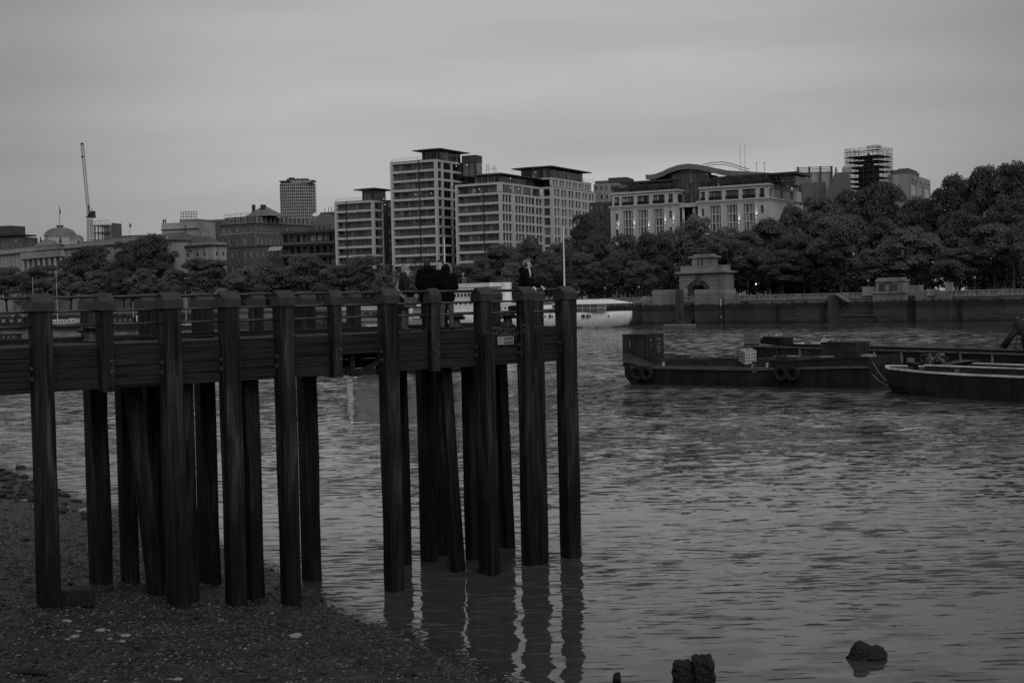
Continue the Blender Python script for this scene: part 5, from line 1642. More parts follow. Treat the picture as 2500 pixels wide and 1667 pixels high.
def xa_(px): return BK.at(px, 640, Y_A + 1)[0]
pbox('attic_base', M_STONE, gw, xa_(1662), xa_(1757), Y_A + .8, Y_A + DP - .8, zcor + .15, zat2)
pbox('attic', M_STONE, gw, xa_(1686), xa_(1730), Y_A + 1.6, Y_A + DP - 1.6, zat2, zatt - .9)
pbox('attic_cap', M_STONE, gw, xa_(1684) - .5, xa_(1732) + .5, Y_A + 1.1, Y_A + DP - 1.1, zatt - .9, zatt - .5)
pbox('attic_top', M_STONE, gw, xa_(1690), xa_(1726), Y_A + 1.6, Y_A + DP - 1.6, zatt - .5, zatt)
for px in (1702, 1711):
    pbox('attic_pilaster', M_STONED, gw, xa_(px) - .18, xa_(px) + .18, Y_A + 1.5, Y_A + 1.62, zat2 + .1, zatt - 1.0)
# bastions and steps in front of the gate
def block(name, pl, pr, pytop, y0, y1, mat, parent, zbase=-1.0, cap=True):
    xl, zt = BK.at(pl, pytop, y0); xr, _ = BK.at(pr, pytop, y0)
    h = zt - zbase
    nc = 5
    pbox(name, mat, parent, xl, xr, y0, y1, zbase, zt - .55)
    if cap:
        pbox('block_course', M_STONE, parent, xl + .02, xr - .02, y0 + .04, y1 - .04, zt - .53, zt - .02)
        pbox('block_course', M_STONE, parent, xl - .06, xr + .06, y0 - .06, y1, zt - 1.1, zt - .56)
    return xl, xr, zt
block('bastion', 1592, 1642, 708, -3.0, 4, M_WALL, gw)
block('bastion', 1566, 1592, 724, -3.0, 4, M_WALL, gw)
block('bastion', 1695, 1755, 707, -3.5, 4.5, M_WALL, gw)
block('bastion', 1767, 1795, 720, -2.0, 4, M_WALL, gw)
xs0, _ = BK.at(1650, 790, 0); xs1, _ = BK.at(1697, 790, 0)
for k in range(10):
    pbox('stair', M_STONED, gw, xs0, xs1, -2.5 + k * .7, 5.2, k * .42 - .2, k * .42 + .22)
px_, zz = BK.at(1760, 730, -3.2)
egp = empty('gauge_pole', BK.world(px_, -3.4, 0), BK.a, 'thin white-banded tide pole beside the right bastion of the water gate', 'pole')
MB().tube((0, 0, -.5), (0, 0, 6.2), .14, n=6).build('pole', M_DKSTEEL, egp)
MB().tube((0, 0, 4.3), (0, 0, 6.0), .17, n=6).build('band', M_WHITE2, egp)
MB().tube((0, 0, 1.3), (0, 0, 2.0), .17, n=6).build('band', M_GREY, egp)

# ---- river memorial: stepped plinth over a buttress and landing
rm = empty('river_memorial', BK.world(0, 0, 0), BK.a, 'stepped stone river memorial with oval wreath above a landing stage', 'memorial')
def mblk(name, pl, pr, pt, pb, y0, y1, mat=M_STONE):
    xl, zt = BK.at(pl, pt, y0); xr, _ = BK.at(pr, pt, y0); zb = BK.at((pl + pr) / 2, pb, y0)[1]
    return pbox(name, mat, rm, xl, xr, y0, y1, zb, zt)
mblk('plinth', 2138, 2199, 687, 713, -1.0, 3.2)
mblk('plinth_cap', 2140, 2197, 679, 684, -.7, 3.0)
mblk('plinth_moulding', 2136, 2201, 684, 687.2, -1.3, 3.4)
mblk('wing', 2105, 2138, 700, 722, -.6, 2.6); mblk('wing', 2199, 2240, 697, 722, -.6, 2.6)
mblk('buttress', 2130, 2204, 713, 792, -3.2, 0, M_WALL)
mblk('buttress_cap', 2128, 2206, 712, 716, -3.5, .2)
mblk('side_bay', 2235, 2316, 711, 792, -2.2, 0, M_WALL)
mblk('parapet_block', 2262, 2283, 706, 722, -2.6, 0)
mblk('landing_wall', 2047, 2137, 771, 797, -5.0, -4.4, M_STONE if 0 else M_WALL)
mblk('landing_wall', 2139, 2180, 773, 797, -5.2, -4.4, M_WALL)
mblk('landing_cap', 2046, 2182, 769, 772, -5.4, -4.2, M_STONED)
mblk('lamp_pedestal', 2307, 2323, 689, 712, -2.0, -1.0)
mblk('side_bay', 2021, 2045, 722, 797, -.9, 0, M_STONED)
mblk('panel', 2145, 2157, 694, 711, -1.12, -1.0, M_STONED); mblk('panel', 2177, 2190, 694, 711, -1.12, -1.0, M_STONED)
xw, zw_ = BK.at(2167, 700, -1.1)
wr = MB()
for k in range(18):
    a0, a1 = 2 * PI * k / 18, 2 * PI * (k + 1) / 18
    wr.tube((xw + .85 * math.cos(a0), -1.15, zw_ + 1.15 * math.sin(a0)), (xw + .85 * math.cos(a1), -1.15, zw_ + 1.15 * math.sin(a1)), .2, n=6)
wr.build('wreath', M_STONED, rm)
xa0, za0 = BK.at(2040, 717, -1.0); xb0, zb0_ = BK.at(2076, 737, -1.0)
MB().bar((xa0, -1.0, za0), (xb0, -1.0, zb0_), .8, .35).build('sloping_coping', M_STONE, rm)
# arch under the far left terrace, seen through the railings
ea_ = empty('terrace_arch', BK.world(0, 0, 0), BK.a, 'dark rusticated arch in the river wall at the far left', 'archway')
xq, zq = BK.at(43, 758, -.6)
rq = 4.6
MB().prism_xz([(xq + rq * math.cos(a), 1.0 + rq * math.sin(a)) for a in np.linspace(0, PI, 15)][::-1], -.45, -.36).build('opening', M_HULLD, ea_)  # flat dark panel painted in for the shade inside the arch
for k in range(11):
    a0, a1 = PI * k / 11, PI * (k + 1) / 11 - .03
    MB().prism_xz([(xq + rq * math.cos(a1), 1 + rq * math.sin(a1)), (xq + (rq + 1.3) * math.cos(a1), 1 + (rq + 1.3) * math.sin(a1)), (xq + (rq + 1.3) * math.cos(a0), 1 + (rq + 1.3) * math.sin(a0)), (xq + rq * math.cos(a0), 1 + rq * math.sin(a0))][::-1], -.75, -.3).build('voussoir', M_STONE, ea_)

# ------------------------------------------------------------------ trees
def leaf_mat(name, v):
    m = gmat(name, v, rough=.65, var=.4, scale=.22, detail=4, spec=.2, isl=.3)
    t = m.node_tree                      # thin leaves pass some light
    b = t.nodes['Principled BSDF']
    tl = t.nodes.new('ShaderNodeBsdfTranslucent')
    t.links.new(b.inputs['Base Color'].links[0].from_socket, tl.inputs[0])
    mx = t.nodes.new('ShaderNodeMixShader'); mx.inputs[0].default_value = .45
    t.links.new(b.outputs[0], mx.inputs[1]); t.links.new(tl.outputs[0], mx.inputs[2])
    t.links.new(mx.outputs[0], t.nodes['Material Output'].inputs['Surface'])
    return m
M_LEAF = [leaf_mat('plane_leaves', .18), leaf_mat('dark_leaves', .135), leaf_mat('pale_leaves', .22)]
M_BARK = gmat('bark', .05, rough=.9, var=.4, scale=2, stretch=(1, 1, .3))
def crown_mesh(seed, n, mat, rx=7.6, rz=8.0, cz=11.2, nl=58, card=(.14, .3), lob=(.9, 2.2)):
    r = np.random.default_rng(seed)
    # lobes arranged on and inside an uneven ellipsoid
    L_ = []
    for i in range(nl):
        u = r.normal(size=3); u /= np.linalg.norm(u)
        if u[2] < -.75: u[2] *= -1
        k = r.uniform(.5, .86)
        L_.append((u[0] * rx * k, u[1] * rx * k, cz + u[2] * rz * k, r.uniform(*lob)))
    L_.append((0, 0, cz + rz * .7, 2.2)); L_.append((1, 0, cz, 4.2)); L_.append((-1, 1, cz + 2.5, 3.8))
    L_ = np.array(L_)
    w = L_[:, 3] ** 2; w /= w.sum()
    li = r.choice(len(L_), n, p=w)
    d = r.normal(size=(n, 3)); d /= np.linalg.norm(d, axis=1)[:, None]
    d[:, 2] = np.where(d[:, 2] < -.35, -d[:, 2] * .6, d[:, 2])
    rad = L_[li, 3] * (r.uniform(.55, 1.0, n) ** .5) * (1 + .16 * np.sin(d[:, 0] * 7 + li) * np.sin(d[:, 1] * 6 + d[:, 2] * 5))
    C = L_[li, :3] + d * rad[:, None] * np.array([1.05, 1.05, .82])
    nrm = d * .5 + r.normal(size=(n, 3)) * .5 + np.array([0, 0, .5])
    nrm /= np.linalg.norm(nrm, axis=1)[:, None]
    t = np.cross(nrm, r.normal(size=(n, 3))); t /= np.linalg.norm(t, axis=1)[:, None]
    b = np.cross(nrm, t)
    s = r.uniform(card[0], card[1], n)[:, None]
    a_ = r.uniform(.6, 1.0, n)[:, None]
    V = np.stack([C - t * s - b * s * a_ * .3, C + b * s * a_ * -.7 + t * s * .3, C + t * s + b * s * a_ * .3, C + b * s * a_ * .8 - t * s * .2], 1).reshape(-1, 3)
    Fc = np.arange(4 * n).reshape(-1, 4)
    me = bpy.data.meshes.new('crown')
    me.from_pydata(V.tolist(), [], Fc.tolist())
    me.materials.append(mat)
    return me, L_
def trunk_mesh(seed, L_, base=.5, fork=5.0):
    r = random.Random(seed)
    mb = MB()
    top = Vector((r.uniform(-.4, .4), r.uniform(-.4, .4), fork))
    mb.tube((0, 0, -.3), (top * .5).to_tuple(), base, base * .8, n=8).tube((top * .5).to_tuple(), top, base * .8, base * .66, n=8)
    for l in L_[::5]:
        e = Vector(l[:3]); m_ = top.lerp(e, .5) + Vector((r.uniform(-.6, .6), r.uniform(-.6, .6), -.6))
        mb.tube(top, m_, base * .42, base * .28, n=6).tube(m_, e, base * .28, base * .08, n=5)
    return mb.mesh('trunk', M_BARK, True)
TREES = []
for i in range(9):
    c_, L_ = crown_mesh(100 + i, 27000, M_LEAF[[0, 0, 2, 1, 0, 1, 2, 0, 1][i]])
    TREES.append((c_, trunk_mesh(i, L_)))
SHRUB = [crown_mesh(300 + i, 1600, M_LEAF[1], rx=3.0, rz=1.9, cz=2.1, nl=9, card=(.18, .36), lob=(.8, 1.4)) for i in range(3)]
def tree(px, ptop, hw, Z, v, lab, grp):
    gz = GZ0
    p = at(px, ptop, Z)
    h = p.z - gz
    wsc = hw * Z / F / 8.4
    e = empty('plane_tree', (p.x, p.y, gz), random.uniform(0, 6.28), lab, 'tree', grp)
    zs_ = h / 19.9
    c_, t_ = TREES[v % 9]
    o = link('crown', c_, e); o.scale = (wsc, wsc, zs_)
    o = link('trunk', t_, e); o.scale = ((wsc + zs_) / 2 * .9,) * 2 + (zs_,)
    return e
def bankZ(px, off):
    r = ray(px, 740)
    t = (off + BK.o.dot(BK.n)) / (r.x * BK.n.x + r.y * BK.n.y)
    return r.y * t
# (pixel column of the crown, its top, half width, metres behind the river wall, mesh variant, distinguishing words)
TL = [
 (14, 645, 52, 12, 0, 'plane tree at the far left edge of the riverside row'),
 (98, 640, 56, 14, 1, 'plane tree in front of the long stone palace, below its columns'),
 (168, 640, 50, 5, 2, 'pale low plane tree beneath the palace dome'),
 (236, 655, 46, 5, 6, 'pale plane tree in the front row below the crane'),
 (300, 650, 46, 4, 3, 'plane tree in the front row under the twin tall dark crowns'),
 (352, 646, 42, 4, 2, 'pale rounded plane tree just left of the palace pavilion'),
 (215, 588, 62, 12, 5, 'tall dark tree rising against the palace roof, left of a pair'),
 (318, 575, 52, 13, 8, 'dark tree between the two tallest trees by the palace'),
 (372, 556, 60, 12, 3, 'tallest dark tree left of the palace pavilion'),
 (428, 652, 42, 10, 6, 'small pale tree in front of the pavilion steps'),
 (505, 624, 72, 16, 4, 'broad plane tree in front of the brick mansard building'),
 (590, 648, 52, 10, 2, 'low plane tree between the brick building and dark terraces'),
 (665, 634, 52, 12, 7, 'plane tree left of centre beneath the far grid tower'),
 (745, 612, 66, 16, 0, 'broad plane tree in front of the dark terraced block'),
 (820, 640, 46, 10, 1, 'plane tree at the left foot of the apartment blocks'),
 (880, 616, 56, 14, 4, 'plane tree in front of the leftmost apartment block'),
 (935, 664, 28, 8, 6, 'small round tree at the dark gap between apartment blocks'),
 (1018, 655, 30, 10, 2, 'small tree behind the group of people'),
 (1062, 662, 26, 8, 7, 'small tree at the foot of the tallest apartment tower'),
 (1120, 640, 46, 10, 0, 'plane tree to the right of the hooded figure'),
 (1172, 622, 40, 12, 1, 'plane tree in front of the third apartment block'),
 (1222, 588, 56, 22, 4, 'tall plane tree under the stepped apartment block'),
 (1296, 562, 52, 20, 7, 'plane tree left of the white mast'),
 (1256, 632, 42, 9, 2, 'lower pale tree behind the leaning man'),
 (1338, 605, 40, 10, 0, 'plane tree directly behind the white mast'),
 (1366, 585, 40, 16, 1, 'plane tree just right of the white mast'),
 (1434, 506, 56, 44, 8, 'dark tall tree rising left of the stone office'),
 (1420, 610, 44, 10, 4, 'riverside tree above the stern awning'),
 (1462, 562, 50, 22, 5, 'tree below the left wing of the stone office'),
 (1488, 620, 42, 9, 3, 'low dark tree beside the ship stern'),
 (1528, 562, 50, 18, 0, 'tree in front of the left lit windows of the stone office'),
 (1588, 556, 52, 16, 5, 'tree left of the water gate'),
 (1560, 630, 40, 8, 1, 'low tree close to the bastion left of the water gate'),
 (1636, 552, 46, 22, 1, 'tree behind the left shoulder of the water gate'),
 (1700, 514, 56, 26, 6, 'pale tall tree directly behind the water gate'),
 (1768, 540, 54, 18, 2, 'pale tree right behind the water gate'),
 (1822, 552, 52, 16, 0, 'tree with a dark hollow right of the water gate'),
 (1872, 522, 60, 26, 4, 'tree covering the right corner of the stone office'),
 (1930, 480, 60, 40, 7, 'tree beneath the louvred rooftop plant'),
 (2004, 462, 66, 46, 1, 'tree beneath the slate gable roof'),
 (1910, 600, 60, 10, 3, 'front row tree above the balustraded wall'),
 (2050, 512, 78, 14, 4, 'large front row tree left of the river memorial'),
 (2080, 445, 60, 52, 8, 'dark tree below the scaffolded tower'),
 (2152, 425, 72, 54, 5, 'tall dark tree below the concrete block'),
 (2240, 462, 58, 50, 3, 'dark tree in the dip of the skyline at right'),
 (2140, 600, 56, 10, 1, 'front tree behind the river memorial'),
 (2228, 540, 82, 14, 2, 'pale large front row tree right of the river memorial'),
 (2320, 408, 66, 50, 8, 'tall dark tree breaking the skyline at right'),
 (2398, 384, 64, 46, 5, 'second tallest dark tree near the right edge'),
 (2482, 368, 70, 44, 3, 'tallest dark tree at the right edge of the picture'),
 (2330, 600, 56, 10, 0, 'front row tree above the plain parapet at right'),
 (2425, 535, 74, 14, 4, 'broad front row tree near the right edge'),
 (2530, 520, 66, 12, 7, 'front row tree cut by the right edge'),
 (2340, 500, 70, 34, 5, 'middle row tree under the right skyline'),
 (2470, 470, 70, 30, 8, 'middle row dark tree under the tallest right tree'),
 (2150, 520, 70, 34, 8, 'middle row tree behind the river memorial'),
 (1960, 560, 60, 24, 5, 'middle row tree right of the balustrade'),
]
for px, pt_, hw, off, v, lab in TL:
    tree(px, pt_, hw * 1.22, bankZ(px, off), v, lab, 'plane trees along the embankment')
# garden shrubs added behind the trunks as a dark backdrop under the crowns
si = 0
for px in range(-10, 2530, 46):
    Z = bankZ(px, 36 + 10 * (si % 2))
    p = at(px, 715, Z)
    e = empty('shrub', (p.x, p.y, GZ0), si * 1.3, 'dark garden shrub added as backdrop behind the embankment tree trunks', 'shrub', 'garden shrubs behind the trees')
    m_ = SHRUB[si % 3]
    o = link('foliage', m_[0], e); k = random.uniform(1.4, 2.0); o.scale = (k, k, k * .95)
    link('stem', cached(('stem', si % 3), lambda: MB().tube((0, 0, -.2), (0, 0, 1.6), .16, .08, n=6).tube((0, 0, .8), (.9, .3, 2.0), .08, .03, n=5).tube((0, 0, .8), (-.8, .4, 2.1), .08, .03, n=5).mesh('stem', M_BARK)), e)
    si += 1
# lamp standards along the parapet
M_LAMPON = bpy.data.materials.new('lamp_glow'); M_LAMPON.use_nodes = True
_b = M_LAMPON.node_tree.nodes['Principled BSDF']; _b.inputs['Emission Color'].default_value = (1, 1, 1, 1); _b.inputs['Emission Strength'].default_value = 1.2
for i_, (px, lit, lab) in enumerate([(1477, 0, 'unlit embankment lamp left of the ship awning'), (1846, 1, 'lit embankment lamp glowing right of the water gate'), (2120, 0, 'unlit lamp standard left of the river memorial'), (2380, 0, 'unlit lamp standard on the parapet near the right edge'), (1560, 0, 'unlit lamp standard above the left bastion')]):
    Z = bankZ(px, .5 if not lit else 8)
    p = at(px, 715, Z)
    e = empty('street_lamp', (p.x, p.y, GZ0 + .9), 0, lab, 'lamp', 'embankment lamps')
    MB().lathe([(.3, 0), (.26, .5), (.1, .7), (.07, 2.4), (.12, 2.5)], 8).build('column', M_DKSTEEL, e)
    MB().ell((0, 0, 2.75), (.2, .2, .22)).build('globe', M_LAMPON if lit else M_IBC, e, smooth=True)
# ------------------------------------------------------------------ buildings beyond the trees
M_LIME = gmat('limestone_cladding', .54, rough=.75, var=.1, scale=.3, dirt=.1)
M_LIME2 = gmat('old_portland', .36, rough=.8, var=.2, scale=.4, dirt=.35)
M_OFFICE = gmat('pale_office_stone', .5, rough=.8, var=.12, scale=.3, dirt=.15)
M_BRICK = gmat('dark_brick', .075, rough=.85, var=.25, scale=.8, dirt=.2)
M_BRICK2 = gmat('brown_brick', .13, rough=.85, var=.2, scale=.8, dirt=.2)
M_SLATE = gmat('slate_roof', .09, rough=.6, var=.3, scale=.8, stretch=(1, 1, 3))
M_LEAD = gmat('lead_roof', .17, rough=.55, var=.2, scale=.5)
M_CONC = gmat('weathered_concrete', .32, rough=.85, var=.2, scale=.4, dirt=.35)
M_CONCD = gmat('dark_concrete_panel', .12, rough=.85, var=.25, scale=.4)
M_BRONZE = gmat('bronze_frame', .025, rough=.45, var=.3, scale=1, spec=.5)
def glass(name, v, rough):
    m = gmat(name, v, rough=rough, var=.5, scale=.25, detail=2, spec=.5)
    return m
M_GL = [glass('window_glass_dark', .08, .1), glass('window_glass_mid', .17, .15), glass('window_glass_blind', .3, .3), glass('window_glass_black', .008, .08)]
M_GLASSBAL = gmat('balcony_glass', .10, rough=.15, var=.2, scale=.3, spec=.5)
M_GLASSBAL.node_tree.nodes['Principled BSDF'].inputs['Alpha'].default_value = .35
M_SPARK = bpy.data.materials.new('room_light'); M_SPARK.use_nodes = True
_b = M_SPARK.node_tree.nodes['Principled BSDF']; _b.inputs['Emission Color'].default_value = (1, 1, 1, 1); _b.inputs['Emission Strength'].default_value = 1.0
def pick(w=(5, 4, 2, 2)): return random.choices(M_GL, w)[0]

class Bld:
    def __init__(s, name, lab, pc, Z, th, pl, pr=None, D=None, pym=600, cat='building', group=None):
        th = R(th)
        c = at(pc, pym, Z)
        d = Vector((math.cos(th), -math.sin(th)))
        f0 = Frame((c.x, c.y), d)
        s.W = -f0.at(pl, pym)[0]
        s.f = Frame((c.x - d.x * s.W, c.y - d.y * s.W), d)
        s.pc = pc
        s.e = empty(name, (s.f.o.x, s.f.o.y, 0), s.f.a, lab, cat, group)
        s.D = D if D else s.f.depth(pr, pym, s.W)[0]
    def X(s, px, py=600, y=0.0): return s.f.at(px, py, y)[0]
    def Z(s, px, py, y=0.0): return s.f.at(px, py, y)[1]
    def zc(s, py): return s.f.at(s.pc, py)[1]
    def Y(s, px, py=600, x=None): return s.f.depth(px, py, s.W if x is None else x)[0]
    def ZR(s, px, py, x=None): return s.f.depth(px, py, s.W if x is None else x)[1]
    def box(s, name, mat, x0, x1, y0, y1, z0, z1, parent=None):
        return pbox(name, mat, parent or s.e, min(x0, x1), max(x0, x1), min(y0, y1), max(y0, y1), min(z0, z1), max(z0, z1))
    def fbox(s, side, name, mat, u0, u1, z0, z1, o0, o1, base=0.0):
        # a box on a face: u along the face, o outward from it
        if side == 'F': return s.box(name, mat, u0, u1, base - o1, base - o0, z0, z1)
        return s.box(name, mat, s.W + base + o0, s.W + base + o1, u0, u1, z0, z1)
    def facade(s, side, u0, u1, z0, z1, cols, rows, wall, inset=.35, w=(5, 4, 2, 2), base=0.0, pier=True, trim=None, mull=0):
        prev = z0
        for c, d in list(rows) + [(z1, None)]:
            if c - prev > .02: s.fbox(side, 'floor_band', wall, u0, u1, prev, c, -inset, 0, base)
            prev = d
        if pier:
            pu = u0
            for a, b in list(cols) + [(u1, None)]:
                if a - pu > .02: s.fbox(side, 'pier', wall, pu, a, z0, z1, -inset, .03, base)
                pu = b
        for a, b in cols:
            for c, d in rows:
                if mull:
                    n = mull
                    for k in range(n):
                        s.fbox(side, 'window', pick(w), a + (b - a) * k / n + .05, a + (b - a) * (k + 1) / n - .05, c, d, -inset - .02, -inset + .05, base)
                else:
                    s.fbox(side, 'window', pick(w), a, b, c, d, -inset - .02, -inset + .05, base)
                if trim:
                    t = .16
                    for q in ((a, a + t, c, d), (b - t, b, c, d), (a + t, b - t, d - t, d), (a + t, b - t, c, c + t), (a + t, b - t, (c + d) / 2 - .05, (c + d) / 2 + .05)):
                        s.fbox(side, 'window_frame', trim, *q, -inset + .05, -inset + .12, base)
    def spark(s, px, py, y=1.2, r=.12):
        x, z = s.f.at(px, py, y)
        MB().ell((x, y, z), (r, r, r), n=8, m=6).build('ceiling_lamp', M_SPARK, s.e)

def spread(u0, u1, n, frac):
    p = (u1 - u0) / n
    return [(u0 + p * (k + .5 - frac / 2), u0 + p * (k + .5 + frac / 2)) for k in range(n)]

# ---- three banded apartment blocks and a gridded one
def apartment(B, ztop, pitch, npane, pipe, rcols, zlow=GZ0, top_right=None, rmull=0, rsec=None):
    W, D = B.W, B.D
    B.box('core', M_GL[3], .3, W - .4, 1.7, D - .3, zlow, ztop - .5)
    k = 0
    while ztop - k * pitch > zlow + 1:
        z = ztop - k * pitch
        B.box('floor_band', M_LIME, 0, W, 0, D, z - .78, z)
        if k:
            zb = z            # opening above this band
            zt = z + pitch - .78
            for i in range(npane):
                a = .9 + (W - 1.9) * i / npane; b = .9 + (W - 1.9) * (i + 1) / npane
                g_ = random.random()
                B.box('window', pick((6, 4, 1.2, 3)), a + .1, b - .1, 1.56, 1.66, zb, zt)
            for i in (0, 1):
                B.box('balcony_screen', M_GLASSBAL, .95 + i * (W * pipe - .9), (W * pipe - .2) if i == 0 else W - 1.45, .14, .18, zb, zb + 1.05)
            if random.random() < .8:
                xx = random.uniform(1, W - 3); B.box('curtain', M_GL[2], xx, xx + random.uniform(.5, 1.6), 1.5, 1.545, zb, zt - .1)
            for (a, b) in rcols:
                B.fbox('R', 'window', pick((6, 3, 1, 3)), a + .1, b - .1, zb, zt, -.62, -.5)
                if rmull:
                    for q in range(1, rmull):
                        u = a + (b - a) * q / rmull
                        B.fbox('R', 'mullion', M_LIME if rmull > 2 else M_BRONZE, u - .2, u + .2, zb, zt, -.5, -.06)
        k += 1
    B.box('corner_pier', M_LIME, -.03, .85, -.03, 1.5, zlow, ztop - .02)
    B.box('corner_pier', M_LIME, W - .95, W + .03, -.03, .75, zlow, ztop - .02)
    B.box('core_side', M_GL[3], W - 1.5, W - .6, 1.35, D - .3, zlow, ztop - .6)
    prev = .75
    for a, b in list(rcols) + [(D, None)]:
        if a - prev > .05: B.fbox('R', 'pier', M_LIME, prev, a, zlow, ztop - .03, -.55, .03)
        prev = b
    B.box('downpipe', M_BRONZE, W * pipe - .14, W * pipe + .14, -.16, -.04, zlow, ztop + .2)
    B.box('parapet_trim', M_BRONZE, -.05, W + .05, -.05, D, ztop + .003, ztop + .12)
def penthouse(B, ztop, x0, x1, y0, y1, h, ov, n=9, tilt=.35):
    B.box('penthouse_core', M_GL[3], x0 + .5, x1 - .5, y0 + .5, y1 - .5, ztop, ztop + h)
    for k in range(n):
        a, b = x0 + (x1 - x0) * k / n, x0 + (x1 - x0) * (k + 1) / n
        B.box('window', pick((3, 3, 3, 2)), a + .12, b - .12, y0 + .38, y0 + .48, ztop + .12, ztop + h - .1)
    m = max(3, int((y1 - y0) / 1.6))
    for k in range(m):
        a, b = y0 + (y1 - y0) * k / m, y0 + (y1 - y0) * (k + 1) / m
        B.box('window', pick((5, 3, 1, 2)), x1 - .48, x1 - .38, a + .1, b - .1, ztop + .12, ztop + h - .1)
    MB().rings([[(x0 - ov, y0 - ov, ztop + h), (x1 + ov, y0 - ov, ztop + h), (x1 + ov, y1 + ov, ztop + h), (x0 - ov, y1 + ov, ztop + h)],
                [(x0 - ov + .1, y0 - ov + .1, ztop + h + .3), (x1 + ov - .1, y0 - ov + .1, ztop + h + .3), (x1 + ov - .1, y1 + ov - .1, ztop + h + .3), (x0 - ov + .1, y1 + ov - .1, ztop + h + .3)],
                [(x0 + .4, y0 + .4, ztop + h + .75), (x1 - .4, y0 + .4, ztop + h + .75), (x1 - .4, y1 - .4, ztop + h + .75), (x0 + .4, y1 - .4, ztop + h + .75)]]).build('penthouse_roof', M_BRONZE, B.e)
    r_ = MB()
    pts = [(.3, .2, ztop + .1)] + [(x, .2, ztop + .1) for x in np.linspace(1, B.W - .4, 8)] + [(B.W - .2, y, ztop + .1) for y in np.linspace(.4, B.D - .5, 5)]
    railing(r_, pts, 1.1, .035).build('roof_railing', M_BRONZE, B.e)

A1 = Bld('apartment_block', 'leftmost and lowest pale banded apartment block', 914, 470, 28, 819, 938, group='pale apartment blocks')
zt = A1.zc(488)
apartment(A1, zt, 3.1, 9, .31, [(.9, A1.D - .5)])
penthouse(A1, zt, A1.X(876, 470), A1.W - .3, 1.5, 9, A1.zc(462) - zt, 2.0, 7)
for p_ in ((866, 519), (937, 486), (940, 500), (845, 507)): A1.spark(*p_, y=.9)
B1 = Bld('apartment_block', 'tallest pale banded apartment tower with overhanging penthouse roof', 1070, 456, 28, 957, 1137, group='pale apartment blocks')
zt = B1.zc(388)
apartment(B1, zt, 3.13, 10, .63, [(.9, 3.4), (4.5, 9.6), (10.6, B1.D - .3)], rmull=2)
penthouse(B1, zt, B1.X(1022, 380), B1.W + .3, 1.6, B1.D - 2, B1.zc(365) - zt, 2.2, 10)
for p_ in ((1114, 398), (1114, 406), (1140, 403), (1015, 475), (1052, 472), (1105, 450)): B1.spark(*p_, y=.9)
C1 = Bld('apartment_block', 'third pale banded apartment block with a terrace floor and grid windows', 1226, 442, 28, 1114, 1334, group='pale apartment blocks')
zt = C1.zc(468)
ya, yb_, yc, yd, ye, yf = (C1.Y(p_, 500) for p_ in (1232, 1249, 1258, 1280, 1283, 1331))
apartment(C1, zt, 3.12, 10, .62, [(.9, yb_), (yc, yd), (ye, (ye + yf) / 2 - .5), ((ye + yf) / 2 + .4, yf)], rmull=3)
zt2 = C1.zc(444)
C1.box('core', M_GL[3], .3, C1.W - .5, 1.6, C1.D - 3.5, zt, zt2 - .4)
C1.box('floor_band', M_LIME, 0, C1.W, 0, C1.D - 3.0, zt2 - .7, zt2)
C1.box('corner_pier', M_LIME, -.03, .85, -.03, 1.5, zt, zt2 - .02)
C1.box('corner_pier', M_LIME, C1.W - 1.4, C1.W + .03, -.03, 1.3, zt, zt2 - .02)
for i in range(10):
    a = .9 + (C1.W - 2.3) * i / 10
    C1.box('window', pick(), a + .1, a + (C1.W - 2.3) / 10 - .1, 1.5, 1.62, zt, zt2 - .7)
for i, (a, b) in enumerate(spread(2.0, C1.D - 3.2, 4, .8)):
    C1.fbox('R', 'window', pick(), a, b, zt + .1, zt2 - .7, -.5, -.38)
    C1.fbox('R', 'pier', M_LIME, b, b + .8, zt, zt2 - .05, -.45, .02)
penthouse(C1, zt2, C1.X(1150, 430), C1.W - 1.0, 2.0, C1.D - 6, C1.zc(425) - zt2, 2.0, 9)
for p_ in ((1246, 436), (1246, 458), (1159, 465), (1170, 462), (1266, 461), (1321, 465)): C1.spark(*p_, y=.9)
D1 = Bld('apartment_block', 'gridded pale apartment block behind, rightmost of the four', 1350, 466, 28, 1325, 1456, group='pale apartment blocks')
zt = D1.zc(455)
D1.box('core', M_GL[3], .4, D1.W - .45, .45, D1.D - .3, GZ0, zt - .3)
yl = D1.Y(1352, 500); yr = D1.Y(1453, 500)
rows = []
k = 0
while zt - (k + 1) * 3.3 > 12: rows.insert(0, (zt - (k + 1) * 3.3 + .1, zt - (k + 1) * 3.3 + 2.55)); k += 1
cols = []
for k in range(6):
    a = 1.2 + (D1.D - 1.6) * k / 6; w_ = (D1.D - 1.6) / 6
    cols += [(a + .1 * w_, a + .42 * w_), (a + .52 * w_, a + .84 * w_)]
D1.facade('R', 0, D1.D, GZ0, zt, cols, rows, M_LIME, .45, (6, 2, .3, 5))
D1.facade('F', 0, D1.W, GZ0, zt, spread(0, D1.W, 1, .6), rows, M_LIME, .45, (6, 2, .3, 5))
zt2 = D1.zc(432)
D1.box('core', M_GL[3], .6, D1.W - .9, .9, D1.D - 3, zt, zt2 - .3)
ye2 = D1.D - 2.5
D1.facade('R', 0.3, ye2, zt, zt2, [(a * (ye2 - .3) / D1.D, b * (ye2 - .3) / D1.D) for a, b in cols], [(zt + .5, zt2 - .55)], M_LIME, .5, (6, 2, .3, 5), base=-.35)
D1.box('ledge', M_BRONZE, -.1, D1.W + .1, -.1, D1.D, zt + .003, zt + .12)
D1.box('ledge', M_BRONZE, -6, D1.W - .3, .1, ye2, zt2 + .003, zt2 + .1)
D1.box('roof_slab', M_LIME, -6, D1.W - .36, .2, ye2 - .02, zt2 - .7, zt2)
D1.box('recess', M_GL[3], -6, 0.3, 1.5, 6, zt, zt2 - .7)
